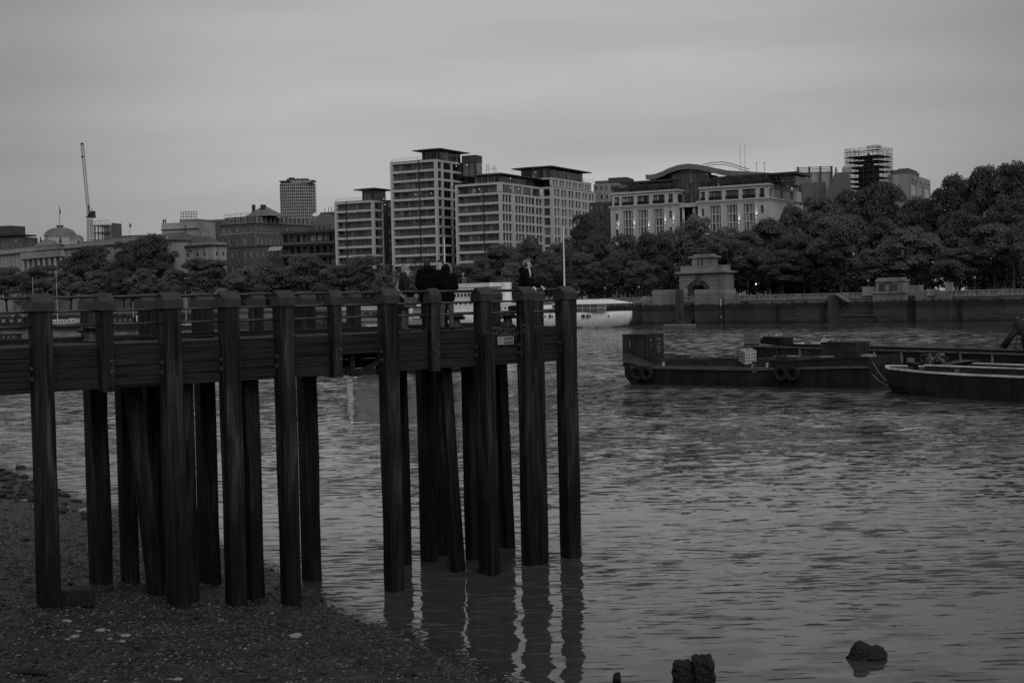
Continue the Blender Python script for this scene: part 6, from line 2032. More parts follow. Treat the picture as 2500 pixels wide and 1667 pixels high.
penthouse(D1, zt2, D1.W - 13, D1.W - 1.5, 2.0, ye2 - 4, D1.zc(407) - zt2, 2.3, 8)
D1.spark(1308, 421, y=1.5)
# dark brick links between the blocks
def dark_link(pl, pr, ptop, Z, lab, rows_px):
    b = Bld('link_block', lab, pr, Z, 20, pl, D=8)
    z1 = b.zc(ptop)
    b.box('wall', M_BRICK, 0, b.W, .3, b.D, GZ0, z1)
    n = int((z1 - 12) / 3.13)
    cols = spread(.3, b.W - .3, 2, .42)
    rows = [(z1 - 3.13 * (k + 1) + .5, z1 - 3.13 * (k + 1) + 2.5) for k in range(n)][::-1]
    b.facade('F', 0, b.W, GZ0, z1, cols, rows, M_BRICK, .3, (2, 5, 3, 2), trim=M_GREY)
    return b
dark_link(926, 962, 488, 486, 'narrow dark brick link between the left block and the tower', None)
dark_link(1098, 1122, 455, 470, 'narrow dark brick link between the tower and third block', None)
K1 = Bld('plant_room', 'black glazed rooftop plant room beside the tower penthouse', 1165, 466, 28, 1133, 1181)
z0, z1 = K1.zc(420), K1.zc(378)
K1.box('wall', M_GL[3], 0, K1.W, .1, K1.D, GZ0, z1); K1.box('parapet', M_BRICK, -.1, K1.W + .1, 0, K1.D + .1, z1 - 2.4, z1 + .01)
for a, b in spread(.2, K1.W - .1, 2, .85): K1.fbox('F', 'window', M_GL[1], a, b, z1 - 7, z1 - 2.6, -.1, .04)
for a, b in spread(.2, K1.D - .1, 1, .7): K1.fbox('R', 'window', M_GL[2], a, b, z1 - 6.5, z1 - 2.6, -.1, .04)
# rooftop aerials between
ae = empty('roof_aerials', at(1205, 415, 455), 0, 'small scaffold frame and aerials on the roof between tower and grid block', 'aerial')
s_ = 455 / F
mb = MB()
for dx in (-17, -11): mb.tube((dx * s_, 0, -2), (dx * s_, 0, 13 * s_), .08, n=5)
for dz in (0, 6, 12): mb.tube((-17 * s_, 0, dz * s_), (-11 * s_, 0, dz * s_), .06, n=5)
for dx in (-2, 3, 6): mb.tube((dx * s_, 0, -2), (dx * s_, 0, random.uniform(8, 14) * s_), .06, n=5)
mb.tube((-8 * s_, 0, 3 * s_), (8 * s_, 0, 3 * s_), .05, n=5)
mb.build('frame', M_DKSTEEL, ae)

# ---- stone office with curved glass atrium roof
O = Bld('stone_office', 'pale stone office with two wings and a curved roof over a glass atrium', 1876, 396, 30, 1494, 1958, cat='building')
zc_ = O.zc(447)
zbt = O.Z(1876, 479)                       # string course under top storey
M_BLKFR = gmat('black_frame', .012, rough=.4, var=.3, scale=1)
def wing(pl, pr, cl):
    x0, x1 = O.X(pl, 500), O.X(pr, 500)
    O.box('wall_core', M_GL[3], x0 + .4, x1 - .4, .8, 20, GZ0, zc_ - .4)
    O.box('cornice', M_OFFICE, x0 - .35, x1 + .35, -.4, 20, zc_ - .55, zc_)
    O.box('attic_band', M_OFFICE, x0, x1, 0, 20, zc_ - 1.35, zc_ - .57)
    O.box('string_course', M_OFFICE, x0 - .9, x1 + .9, -.8, 20, zbt - .75, zbt - .3)
    O.box('sill_band', M_OFFICE, x0 - .5, x1 + .5, -.5, 20, zbt - 1.3, zbt - .77)
    # top storey: dark casements between piers
    ws = [(O.X(a, 480), O.X(b, 480)) for a, b in cl]
    prev = x0
    for a, b in ws + [(x1, None)]:
        O.box('pier', M_OFFICE, prev, a, -.02, 1.0, zbt - .28, zc_ - 1.36); prev = b
    for a, b in ws:
        O.box('window_surround', M_BLKFR, a, b, .5, .6, zbt - .28, zc_ - 1.36)
        n = max(2, int((b - a) / .9))
        for k in range(n):
            O.box('window', pick((6, 3, 1, 2)), a + (b - a) * k / n + .12, a + (b - a) * (k + 1) / n - .12, .44, .5, zbt - .1, zc_ - 1.7)
        O.box('balcony_rail', M_BLKFR, a, b, -.3, -.24, zbt - .2, zbt + .75)
    # tall lower windows with stone mullions
    xb0, xb1 = x0 - .5, x1 + .5
    bays = []
    for a, b in ws[1:-1]:
        m_ = (a + b) / 2; h = (b - a) / 2 * .86
        bays.append((m_ - h, m_ + h))
    smalls = [(ws[0][0] + .25, ws[0][1] - .25), (ws[-1][0] + .25, ws[-1][1] - .25)]
    allc = sorted(bays + smalls)
    prev = xb0
    for a, b in allc + [(xb1, None)]:
        O.box('pier', M_OFFICE, prev, a, -.35, 1.2, GZ0, zbt - 1.32); prev = b
    zt_ = zbt - 1.9
    O.box('wall_head', M_OFFICE, xb0 + .05, xb1 - .05, -.3, 1.0, zt_, zbt - 1.31)
    for a, b in bays:
        ws_ = [0, .18, .5, .82, 1.0]
        for r_ in range(7):
            za = zt_ - 2.55 * (r_ + 1)
            O.box('mullion', M_OFFICE, a, b, -.02, .3, za - .14, za + .14)
            for i in range(4):
                O.box('window', pick((5, 5, .6, 2)), a + (b - a) * ws_[i] + .12, a + (b - a) * ws_[i + 1] - .12, .36, .46, za + .12, za + 2.45)
        for i in range(5):
            xm = a + (b - a) * ws_[i]
            O.box('mullion', M_OFFICE, xm - .13, xm + .13, -.04, .34, GZ0, zt_ - .02)
    for a, b in smalls:
        for r_ in range(4):
            za = zt_ - 4.9 * (r_ + 1) + 2.0
            O.box('window', M_GL[0], a, b, .2, .3, za, za + 2.2)
            O.box('wall_panel', M_OFFICE, a, b, -.25, .5, za + 2.2, za + 4.9)
    return x0, x1
LW = wing(1495, 1652, [(1500.5, 1511), (1519, 1547), (1556, 1584.5), (1594, 1622.5), (1632, 1642.5)])
RW = wing(1709, 1876, [(1711.5, 1721.5), (1731, 1762), (1772, 1803), (1813, 1845), (1855, 1867)])
# right return face
yE = O.D
O.box('side_core', M_GL[3], O.W - 1.5, O.W - .6, 1, yE, GZ0, zc_ - .4)
O.facade('R', 0, yE, zbt - .3, zc_ - 1.0, [(O.Y(a, 480), O.Y(b, 480)) for a, b in ((1873.5 + 5, 1880 + 5), (1889, 1909), (1916, 1936))], [(zbt - .25, zc_ - 1.3)], M_OFFICE, .5, (6, 2, 0, 4))
O.facade('R', -.3, yE, GZ0, zbt - 1.3, spread(3, yE, 3, .5), [(zbt - 4.6, zbt - 2.2), (zbt - 8, zbt - 5.2)], M_OFFICE, .4, (4, 4, 0, 2), base=.45)
# bridge and atrium between the wings
xa, xb = LW[1], RW[0]
zb1 = O.Z(1680, 497, 1)
O.box('bridge', M_OFFICE, xa - .3, xb + .3, .6, 4, zb1 - 1.1, zb1 + .1)
for px in (1664, 1691):
    xx = O.X(px, 530); MB().tube((xx, 1.4, GZ0), (xx, 1.4, zb1 - 1.1), .42, n=10).build('column', M_OFFICE, O.e, smooth=True)
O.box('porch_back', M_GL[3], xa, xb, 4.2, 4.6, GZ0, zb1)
prof = [(1582, 427), (1592, 428), (1605, 426), (1622, 420), (1640, 411), (1662, 404), (1685, 401), (1710, 403), (1735, 409), (1760, 415), (1790, 418), (1830, 420), (1880, 423), (1935, 427)]
yR = 5.0
up = [O.f.at(px, py, yR) for px, py in prof]
lo = [(x, z - 1.5) for x, z in up]
MB().prism_xz(up[::-1] + lo, yR - 1.8, yR + 18).build('curved_roof', M_LEAD, O.e)
gl_l, gl_r = O.X(1640, 450, yR), O.X(1735, 450, yR)
def under(x):
    for (x0, z0), (x1, z1) in zip(lo[:-1], lo[1:]):
        if x0 <= x <= x1: return z0 + (z1 - z0) * (x - x0) / (x1 - x0)
    return lo[-1][1]
n = 9
for k in range(n):
    a, b = gl_l + (gl_r - gl_l) * k / n, gl_l + (gl_r - gl_l) * (k + 1) / n
    zz = zb1
    while zz < min(under(a), under(b)) - .3:
        z2 = min(zz + 3.2, under(a), under(b))
        z2a = z2
        O.box('glazing', M_GL[0] if (k + int(zz)) % 4 else M_GL[1], a + .07, b - .07, yR + .2, yR + .3, zz + .07, z2a - .05)
        zz += 3.2
O.box('atrium_core', M_GL[3], gl_l, gl_r, yR + .5, yR + 6, zb1, under((gl_l + gl_r) / 2) - 2)
for px in (1636, 1733):
    xx = O.X(px, 450, yR); O.box('atrium_mullion', M_BLKFR, xx - .35, xx + .35, yR - .1, yR + .4, zc_, under(xx) - .02)
# penthouse storeys set back behind planted parapets
for pl, pr, ptop, n in ((1536, 1637, 447, 8), (1758, 1940, 432, 15)):
    x0, x1 = O.X(pl, 460, 3.5), O.X(pr, 460, 3.5)
    z1 = O.Z((pl + pr) / 2, ptop, 3.5)
    O.box('penthouse_core', M_GL[3], x0, x1, 4.2, 14, zc_, z1)
    for k in range(n):
        a, b = x0 + (x1 - x0) * k / n, x0 + (x1 - x0) * (k + 1) / n
        O.box('window', pick((3, 4, 4, 2)), a + .1, b - .1, 4.0, 4.12, zc_ + .4, z1 - .3)
        if k % 3 == 0: O.box('fin', M_BLKFR, a - .18, a + .18, 3.2, 3.9, zc_, z1)
    O.box('roof_slab', M_BRONZE, x0 - 2.2, x1 + 1.5, 1.4, 15, z1, z1 + .65)
for (x0, x1) in (LW, RW):
    n = int((x1 - x0) / 1.3)
    for k in range(n):
        xx = x0 + (x1 - x0) * (k + .5) / n
        o = link('planter_shrub', SHRUB[k % 3][0], O.e, loc=(xx, .4, zc_ - .15), rz=k, scale=(.3, .2, .28 + .1 * random.random()))
for k in range(14):
    o = link('planter_shrub', SHRUB[k % 3][0], O.e, loc=(O.W - .3, .8 + (yE - 1.5) * k / 14, zc_ - .15), rz=k, scale=(.2, .3, .32))
mbm = MB()
for px, pt_ in ((1806, 353), (1818, 352)):
    xx, zz = O.f.at(px, pt_, 9); _, z0 = O.f.at(px, 420, 9)
    MB().tube((xx, 9, z0 - 2), (xx, 9, zz), .1, .06, n=6).build('flagpole', M_WHITE2, O.e)
for px, pt_ in ((1847, 398), (1866, 397)):
    xx, zz = O.f.at(px, pt_, 9); _, z0 = O.f.at(px, 424, 9)
    MB().tube((xx, 9, z0 - 1), (xx, 9, zz), .07, n=5).tube((xx - .5, 9, zz), (xx + .5, 9, zz), .05, n=5).build('aerial', M_DKSTEEL, O.e)
xx0, z0 = O.f.at(1720, 400, 12)
arc = [O.f.at(px, py, 14) for px, py in ((1716, 402), (1740, 397), (1765, 396), (1785, 400), (1806, 407), (1830, 414))]
MB().path([(x, 14, z) for x, z in arc], .12, 5).path([(x, 14, z - .7) for x, z in arc], .1, 5).build('arch_truss', M_DKSTEEL, O.e)
# wall washers: small lit fittings on the office piers
def uplight(px, py):
    x, z = O.f.at(px, py, -.6)
    ld_ = bpy.data.lights.new('uplight', 'SPOT')
    ld_.energy = 190; ld_.spot_size = R(38); ld_.spot_blend = .9; ld_.shadow_soft_size = .15
    lo_ = bpy.data.objects.new('uplight', ld_); COL.objects.link(lo_)
    lo_.parent = O.e; lo_.location = (x, -.75, z - .1); lo_.rotation_euler = (R(163), 0, 0)
    MB().lathe([(.1, z - .4), (.11, z - .25), (.07, z - .22)], 8, (x, -.75)).build('uplight_fitting', M_SPARK, O.e)
for px, py in ((1509, 555), (1548, 553), (1583, 556), (1624, 543), (1644, 541), (1804, 541), (1846, 528), (1706, 540)): uplight(px, py)

# ---- block helper for the quieter rooftops
def plain(name, lab, pl, pc, pr, ptop, Z, th, mat, rows_=None, cols=0, rc=0, roof=None, inset=.25, w=(5, 4, 2, 2), trim=None, frac=.5, rh=(.3, .75), pitch=3.3, D=None, cap=None):
    b = Bld(name, lab, pc, Z, th, pl, pr, D=D)
    z1 = b.zc(ptop)
    n = rows_ or 0
    if cols or rc:
        b.box('core', M_GL[3], inset, b.W - inset, inset, b.D, GZ0, z1 - .2)
        rows = [(z1 - pitch * (k + 1) + pitch * rh[0], z1 - pitch * (k + 1) + pitch * rh[1]) for k in range(n)][::-1]
        b.facade('F', 0, b.W, GZ0, z1, spread(0, b.W, cols, frac) if cols else [], rows if cols else [], mat, inset, w, trim=trim)
        b.facade('R', 0.0 + inset, b.D, GZ0, z1, spread(0, b.D, rc, frac) if rc else [], rows if rc else [], mat, inset, w, trim=trim)
        b.box('roof', M_LEAD, inset, b.W - inset, inset, b.D, z1 - .2, z1 + .02)
    else:
        b.box('wall', mat, 0, b.W, 0, b.D, GZ0, z1)
    if cap: b.box('parapet', cap, -.2, b.W + .2, -.2, b.D, z1 + .003, z1 + .5)
    return b, z1

# ---- stone palace at left: long front, portico, dome
S = Bld('stone_palace', 'long old stone palace with columned portico and ribbed dome at left', 408, 504, 45, -60, D=24, pym=620)
zcn = S.Z(150, 611)
rows = [(zcn - 6.6, zcn - 4.4), (zcn - 12.4, zcn - 9.0), (zcn - 17.5, zcn - 15)]
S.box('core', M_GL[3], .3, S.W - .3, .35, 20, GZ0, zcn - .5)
S.facade('F', 0, S.W, GZ0, zcn, spread(0, S.W, 46, .36), rows, M_LIME2, .35, (6, 4, 1, 1))
S.box('end_wall', M_LIME2, S.W - .28, S.W + .02, .4, 20, GZ0, zcn)
S.box('cornice', M_STONED, -.6, S.W + .6, -.7, 20, zcn + .003, zcn + .55)
S.box('balustrade', M_LIME2, 0, S.W, -.1, .5, zcn + .56, zcn + 2.2)
n = 20
for k in range(n): S.box('pedestal', M_LIME2, S.W * k / n, S.W * k / n + 1.2, -.2, .6, zcn + .57, zcn + 2.4)
MB().prism_xz([(0, 0), (1, 0), (1, 1), (0, 1)], 0, 1)
zr_ = S.Z(150, 590)
MB().add([(0, 1.2, zcn + .6), (S.W, 1.2, zcn + .6), (S.W, 20, zcn + .6), (0, 20, zcn + .6), (3, 8, zr_), (S.W - 3, 8, zr_)], [(0, 1, 5, 4), (1, 2, 5), (2, 3, 4, 5), (3, 0, 4)]).build('roof', M_SLATE, S.e)
x0, x1 = S.X(92, 600), S.X(154, 600)
S.box('portico_attic', M_LIME2, x0, x1, -1.2, 6, zcn + .6, S.Z(120, 600))
za = S.Z(120, 600)
MB().prism_xz([(x0 - 1, za), (x1 + 1, za), ((x0 + x1) / 2, S.Z(122, 581))][::-1], -1.5, 8).build('pediment', M_LIME2, S.e)
for k in range(4):
    xx = x0 + (x1 - x0) * (k + .5) / 4
    S.box('window', M_GL[0], xx - .7, xx + .7, -1.28, -1.15, zcn + 1.3, za - 1.2)
xp0, xp1 = S.X(62, 640), S.X(160, 640)
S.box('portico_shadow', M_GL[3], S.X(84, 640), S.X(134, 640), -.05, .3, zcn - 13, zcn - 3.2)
S.box('entablature', M_LIME2, xp0, xp1, -2.2, 0, zcn - 2.6, zcn - .01)
for k in range(8):
    xx = xp0 + 1 + (xp1 - xp0 - 2) * k / 7
    MB().tube((xx, -1.4, zcn - 14), (xx, -1.4, zcn - 2.6), .62, .52, n=10).build('column', M_LIME2, S.e, smooth=True)
def dome(B, px, pbase, ptop, pw, y, mat, drum_px, lab='dome'):
    xx, zb = B.f.at(px, pbase, y); zt = B.f.at(px, ptop, y)[1]
    rr = abs(B.f.at(px + pw, pbase, y)[0] - B.f.at(px - pw, pbase, y)[0]) / 2 * .72
    zd = B.f.at(px, drum_px, y)[1]
    MB().lathe([(rr * 1.0, zd), (rr * 1.0, zb), (rr * 1.06, zb + .05), (rr * 1.06, zb + .4)], 24, (xx, y)).build('drum', M_LIME2, B.e)
    pr_ = [(rr * math.cos(a) + .01, zb + .4 + (zt - zb - .4) * math.sin(a)) for a in np.linspace(0, PI / 2 * .97, 10)]
    o = MB().lathe(pr_, 24, (xx, y)).build(lab, mat, B.e)
    rb = MB()
    for k in range(24):
        a = 2 * PI * k / 24
        for (r0, z0), (r1, z1) in zip(pr_[:-1], pr_[1:]):
            rb.tube((xx + r0 * math.cos(a), y + r0 * math.sin(a), z0), (xx + r1 * math.cos(a), y + r1 * math.sin(a), z1), .12, n=4, cap=False)
    rb.build('dome_rib', mat, B.e)
    return xx, zt
xx, zt = dome(S, 147, 576, 556, 24, 12, M_LEAD, 592)
MB().lathe([(1.3, zt - .4), (1.3, zt + .6), (1.6, zt + .7), (1.6, zt + 1.0), (.3, zt + 1.1)], 12, (xx, 12)).build('lantern', M_LEAD, S.e)
MB().tube((xx, 12, zt + 1), (xx, 12, S.f.at(146, 500, 12)[1]), .14, .08, n=6).build('flagpole', M_GREY, S.e)
zf1, zf0 = S.f.at(146, 503, 12)[1], S.f.at(146, 522, 12)[1]
fl = MB()
for k in range(6):
    a, b = k / 6, (k + 1) / 6
    fl.quad((xx + a * 1.1, 12 + .15 * math.sin(k * 1.4), zf1 - (zf1 - zf0) * a * .72), (xx + b * 1.1, 12 + .15 * math.sin(k * 1.4 + 1.4), zf1 - (zf1 - zf0) * b * .72), (xx + b * 1.1, 12 + .15 * math.sin(k * 1.4 + 1.4), zf0 - .2 * b), (xx + a * 1.1, 12 + .15 * math.sin(k * 1.4), zf0))
fl.build('flag', M_BRICK, S.e)
dome(S, 188, 586, 574, 10, 9, M_LEAD, 600, 'small_dome')
for px, w_ in ((14, 6), (28, 6), (50, 8), (74, 6), (87, 5), (170, 8), (182, 8), (192, 8)):
    xx, zz = S.f.at(px, 592, 8)
    S.box('chimney', M_BRICK2, xx - w_ * .09, xx + w_ * .09, 7.5, 8.5, zr_ - 2, zz)
    for k in range(3): MB().lathe([(.2, zz), (.16, zz + .7)], 6, (xx - w_ * .06 + k * w_ * .06, 8)).build('chimney_pot', M_BRICK, S.e)
for px in (99, 147):
    xx, zz = S.f.at(px, 586, -.5)
    fuse(MB().ell((xx, -.4, zz - .6), (.6, .5, 1.3)).ell((xx, -.4, zz + .9), (.32, .32, .4)).box(xx - .6, xx + .6, -.9, .1, zz - 2.4, zz - 1.6).build('statue', M_STONED, S.e), .15, 1)

# ---- palace river pavilion
Pv = Bld('palace_pavilion', 'stone palace pavilion with pilasters, pedimented windows and small cupola', 516, 500, 40, 395, 553, pym=620)
zcn = Pv.zc(600)
Pv.box('core', M_GL[3], .3, Pv.W - .3, .35, Pv.D - .3, GZ0, zcn - .3)
cols = [(Pv.X(a, 640), Pv.X(b, 640)) for a, b in ((421, 427), (437, 445), (455, 463), (479, 485), (496, 502))]
rows = [(Pv.zc(652), Pv.zc(634)), (Pv.zc(624), Pv.zc(615))]
Pv.facade('F', 0, Pv.W, GZ0, zcn, cols, rows, M_LIME2, .35, (6, 4, 0, 2))
Pv.facade('R', .35, Pv.D, GZ0, zcn, spread(1, Pv.D, 2, .25), [rows[1]], M_LIME2, .35, (6, 4, 0, 2))
for px in (431, 449, 467):
    xx = Pv.X(px, 640); Pv.box('pilaster', M_LIME2, xx - .7, xx + .7, -.45, 0, Pv.zc(668), Pv.zc(611))
    Pv.box('capital', M_STONED, xx - .85, xx + .85, -.6, 0, Pv.zc(612), Pv.zc(607))
for a, b in cols[1:3]:
    MB().prism_xz([(a - .5, rows[0][1] + .3), (b + .5, rows[0][1] + .3), ((a + b) / 2, rows[0][1] + 1.3)][::-1], -.4, 0).build('window_pediment', M_LIME2, Pv.e)
Pv.box('cornice', M_STONED, -.7, Pv.W + .7, -.8, Pv.D, zcn + .003, zcn + .6)
Pv.box('balustrade', M_LIME2, 0, Pv.W, -.1, .4, zcn + .61, Pv.zc(592)); Pv.box('balustrade', M_LIME2, Pv.W - .45, Pv.W + .05, .41, Pv.D, zcn + .61, Pv.zc(592))
for px in (398, 413, 431, 450, 470, 488, 508):
    xx = Pv.X(px, 596); Pv.box('pedestal', M_LIME2, xx - .6, xx + .6, -.2, .5, zcn + .62, Pv.zc(591))
zr_ = Pv.Z(470, 580, 5)
MB().add([(.5, .6, zcn + .7), (Pv.W - .6, .6, zcn + .7), (Pv.W - .6, Pv.D, zcn + .7), (.5, Pv.D, zcn + .7), (Pv.W * .15, Pv.D * .5, zr_), (Pv.W * .8, Pv.D * .5, zr_)], [(0, 1, 5, 4), (1, 2, 5), (2, 3, 4, 5), (3, 0, 4)]).build('roof', M_SLATE, Pv.e)
dome(Pv, 501, 567, 558, 9, 9, M_LEAD, 582, 'cupola')
xx, zz = Pv.f.at(424, 569, 8); Pv.box('chimney', M_BRICK2, xx - .9, xx + .9, 7, 9, zcn, zz)

# ---- brick mansard building
Mn = Bld('mansard_building', 'brown brick building with slate mansard, white windows and dormers', 619, 522, 35, 537, 766, pym=570)
z_e = Mn.zc(546); z_m = Mn.zc(526)
colsF = [(Mn.X(a, 560), Mn.X(b, 560)) for a, b in ((543, 551), (557.5, 565.5), (575, 583.5), (593, 601.5), (610, 617))]
rowsB = [(Mn.zc(633), Mn.zc(616)), (Mn.zc(595), Mn.zc(578)), (Mn.zc(563), Mn.zc(551.5))]
Mn.box('core', M_GL[3], .3, Mn.W - .3, .35, Mn.D, GZ0, z_e - .2)
Mn.facade('F', 0, Mn.W, GZ0, z_e, colsF, rowsB, M_BRICK2, .3, (5, 4, 2, 1), trim=M_WHITE2)
Mn.facade('R', .3, Mn.D, GZ0, z_e, spread(1, Mn.D, 14, .4), rowsB[1:], M_BRICK2, .3, (5, 4, 2, 1), trim=M_WHITE2)
Mn.box('cornice', M_SLATE, -.3, Mn.W + .3, -.4, Mn.D, z_e + .003, z_e + .4)
Mn.box('string_course', M_LIME2, -.05, Mn.W + .1, -.1, Mn.D, Mn.zc(569), Mn.zc(567))
sl = 1.5
MB().rings([[(0, 0, z_e + .4), (Mn.W, 0, z_e + .4), (Mn.W, Mn.D, z_e + .4), (0, Mn.D, z_e + .4)], [(sl, sl, z_m), (Mn.W - sl, sl, z_m), (Mn.W - sl, Mn.D, z_m), (sl, Mn.D, z_m)]]).build('mansard_roof', M_SLATE, Mn.e)
zd0, zd1 = Mn.zc(542.5), Mn.zc(530)
for a, b in [(Mn.X(a, 540), Mn.X(b, 540)) for a, b in ((560, 570), (575, 585), (590, 600))]:
    Mn.box('dormer', M_SLATE, a - .2, b + .2, .15, 1.6, zd0 - .1, zd1 + .2)
    Mn.box('dormer_frame', M_WHITE2, a, b, .08, .14, zd0, zd1); Mn.box('window', M_GL[0], a + .25, b - .25, .02, .07, zd0 + .25, zd1 - .25)
for a, b in spread(1.0, Mn.D - 1, 13, .36):
    Mn.box('dormer', M_SLATE, Mn.W - 1.6, Mn.W - .15, a - .2, b + .2, zd0 - .1, zd1 + .2)
    Mn.box('dormer_frame', M_WHITE2, Mn.W - .14, Mn.W - .08, a, b, zd0, zd1); Mn.box('window', M_GL[0], Mn.W - .07, Mn.W - .02, a + .25, b - .25, zd0 + .25, zd1 - .25)
rl = MB(); railing(rl, [(x, 1.0, z_m) for x in np.linspace(sl, Mn.W - sl, 6)] + [(Mn.W - 1.0, y, z_m) for y in np.linspace(2, 16, 5)], 1.2, .06).build('roof_railing', M_BRONZE, Mn.e)
x0, x1 = Mn.X(600, 515, 6), Mn.X(662, 515, 6)
zp = Mn.Z(630, 503, 6)
MB().add([(x0, 5, z_m), (x1, 5, z_m), (x1, 14, z_m), (x0, 14, z_m), ((x0 + x1) / 2 - 1, 9, zp), ((x0 + x1) / 2 + 1, 9, zp)], [(0, 1, 5, 4), (1, 2, 5), (2, 3, 4, 5), (3, 0, 4)]).build('roof_pavilion', M_LEAD, Mn.e)
for px in (619, 640, 645): 
    xx, zz = Mn.f.at(px, 500, 8); Mn.box('chimney', M_BRICK, xx - .5, xx + .5, 7.5, 8.5, z_m, zz)
# ground floor annexe with awning to its right
An, z1 = plain('brick_annexe', 'low brick annexe with tall sash windows below the mansard building', 560, 652, 690, 602, 505, 35, M_BRICK2, rows_=2, cols=6, frac=.35, pitch=5.2, trim=M_WHITE2, rc=2, cap=M_STONED)
aw_ = empty('striped_awning', at(668, 612, 498), R(-30), 'striped pale awning between brick annexe and dark terraces', 'awning')
wA = 40 * 498 / F
for k in range(16):
    MB().add([(-wA / 2 + wA * k / 16, 0, 0), (-wA / 2 + wA * (k + 1) / 16, 0, 0), (-wA / 2 + wA * (k + 1) / 16, 1.6, 1.5), (-wA / 2 + wA * k / 16, 1.6, 1.5), (-wA / 2 + wA * k / 16, .05, -.08), (-wA / 2 + wA * (k + 1) / 16, .05, -.08), (-wA / 2 + wA * (k + 1) / 16, 1.65, 1.42), (-wA / 2 + wA * k / 16, 1.65, 1.42)],
             [(0, 1, 2, 3), (7, 6, 5, 4), (0, 4, 5, 1), (1, 5, 6, 2), (2, 6, 7, 3), (3, 7, 4, 0)]).build('stripe', M_WHITE2 if k % 2 else M_GREY, aw_)
# ---- dark terraced glass block
T = Bld('terraced_block', 'dark terraced concrete block with glass bands left of the apartments', 822, 492, 20, 690, D=14, pym=590)
zT = T.Z(760, 562)
for k in range(5):
    z = zT - 4.2 * k
    T.box('terrace_slab', M_CONCD if k else M_BRICK, -.6, T.W, -.9 - (.4 * k), 12, z - .9, z)
    T.box('soffit_beam', M_BRICK, 0, T.W, -.3 - .4 * k, .3, z - 1.5, z - .92)
    T.box('core', M_GL[3], .3, T.W, 1.0, 12, z - 4.2, z - 1)
    nn = 16
    for i in range(nn):
        a, b = .3 + (T.W - .6) * i / nn, .3 + (T.W - .6) * (i + 1) / nn
        T.box('window', pick((5, 3, 2, 3)), a + .12, b - .12, .85, .97, z - 3.9, z - 1.55)
        if i % 2 == 0: T.box('fin', M_BRICK, a - .1, a + .1, -.2 - .4 * k, .9, z - 4.1, z - 1.5)
# ---- far grid tower with rooftop sign
CP = Bld('grid_tower', 'distant slab tower with fine window grid and white rooftop letters', 690, 1450, -14, 682.5, 767, D=18, pym=500)
CP.e.rotation_euler = (0, 0, 0)
YC = 1450.0; sC = YC / F
x0, x1 = xof(683, YC, 500), xof(767, YC, 500)
zt0, zb0 = at(725, 448, YC).z, at(725, 560, YC).z
bpy.data.objects.remove(CP.e)
ct = empty('grid_tower', ((x0 + x1) / 2, YC, 0), 0, 'distant slab tower with fine window grid and white rooftop letters', 'tower')
hw = (x1 - x0) / 2
def cpf(u):   # bowed plan: y of the facade at position u (-1..1)
    return 6.0 * abs(u) ** 2.2 + (2.0 * u)
M_CPC = gmat('tower_concrete', .42, rough=.8, var=.1, scale=.1)
M_CPG = [gmat('tower_glass_a', .05, rough=.2, var=.3, scale=.1), gmat('tower_glass_b', .10, rough=.25, var=.3, scale=.1), gmat('tower_glass_c', .03, rough=.2, var=.3, scale=.1)]
NC, pitchC = 17, 7.55 * sC
zk = zt0
rowsn = 0
MB().rings([[(-hw * .97, cpf(-1) + .9, 10), (0, cpf(0) + .9, 10), (hw * .97, cpf(1) + .9, 10), (hw * .97, 22, 10), (-hw * .97, 22, 10)], [(-hw * .97, cpf(-1) + .9, zt0), (0, cpf(0) + .9, zt0), (hw * .97, cpf(1) + .9, zt0), (hw * .97, 22, zt0), (-hw * .97, 22, zt0)]]).build('core', M_CPG[2], ct)
while zk > zb0 - 6:
    sb_ = MB()
    for i in range(NC):
        u0, u1 = -1 + 2 * i / NC, -1 + 2 * (i + 1) / NC
        y0_, y1_ = cpf(u0), cpf(u1)
        sb_.add([(u0 * hw, y0_ - .3, zk - .35), (u1 * hw, y1_ - .3, zk - .35), (u1 * hw, y1_ + 1, zk - .35), (u0 * hw, y0_ + 1, zk - .35), (u0 * hw, y0_ - .3, zk + .35), (u1 * hw, y1_ - .3, zk + .35), (u1 * hw, y1_ + 1, zk + .35), (u0 * hw, y0_ + 1, zk + .35)], [(0, 3, 2, 1), (4, 5, 6, 7), (0, 1, 5, 4), (2, 3, 7, 6)])
        um = (u0 + u1) / 2
        o = link('window', unit_box(random.choices(M_CPG, (4, 2, 3))[0]), ct, loc=(u0 * hw + .3, (y0_ + y1_) / 2 + .35, zk - pitchC + .4), scale=((u1 - u0) * hw - .6, .3, pitchC - .8))
    sb_.build('floor_band', M_CPC, ct)
    zk -= pitchC
for i in range(NC + 1):
    u = -1 + 2 * i / NC
    pbox('mullion', M_CPC, ct, u * hw - .28, u * hw + .28, cpf(u) - .2, cpf(u) + .6, 10, zt0)
pbox('sign_band', M_CPG[0], ct, -hw * .95, hw * .95, 2.5, 20, zt0 + .35, zt0 + 2.6)
pbox('roof_slab', M_CONCD, ct, -hw * 1.02, hw * 1.02, 1.0, 20, zt0 + 2.6, zt0 + 3.4)
pbox('plant_room', M_BRICK, ct, -hw * .62, hw * .62, 6, 18, zt0 + 3.4, zt0 + 5.6)
pbox('plant_room', M_BRICK, ct, -hw * .5, -hw * .2, 7, 12, zt0 + 5.6, zt0 + 7.0)
mt_ = text_mesh('CENTRE POINT', 3.2, M_WHITE, 'rooftop_letters', .2)
wd = max(v.co.x for v in mt_.vertices) - min(v.co.x for v in mt_.vertices)
o = link('rooftop_letters', mt_, ct, loc=(hw * .28, -.4, zt0 + 1.6)); o.rotation_euler = (PI / 2, 0, 0); o.scale = (hw * 1.22 / wd, 1, 1)
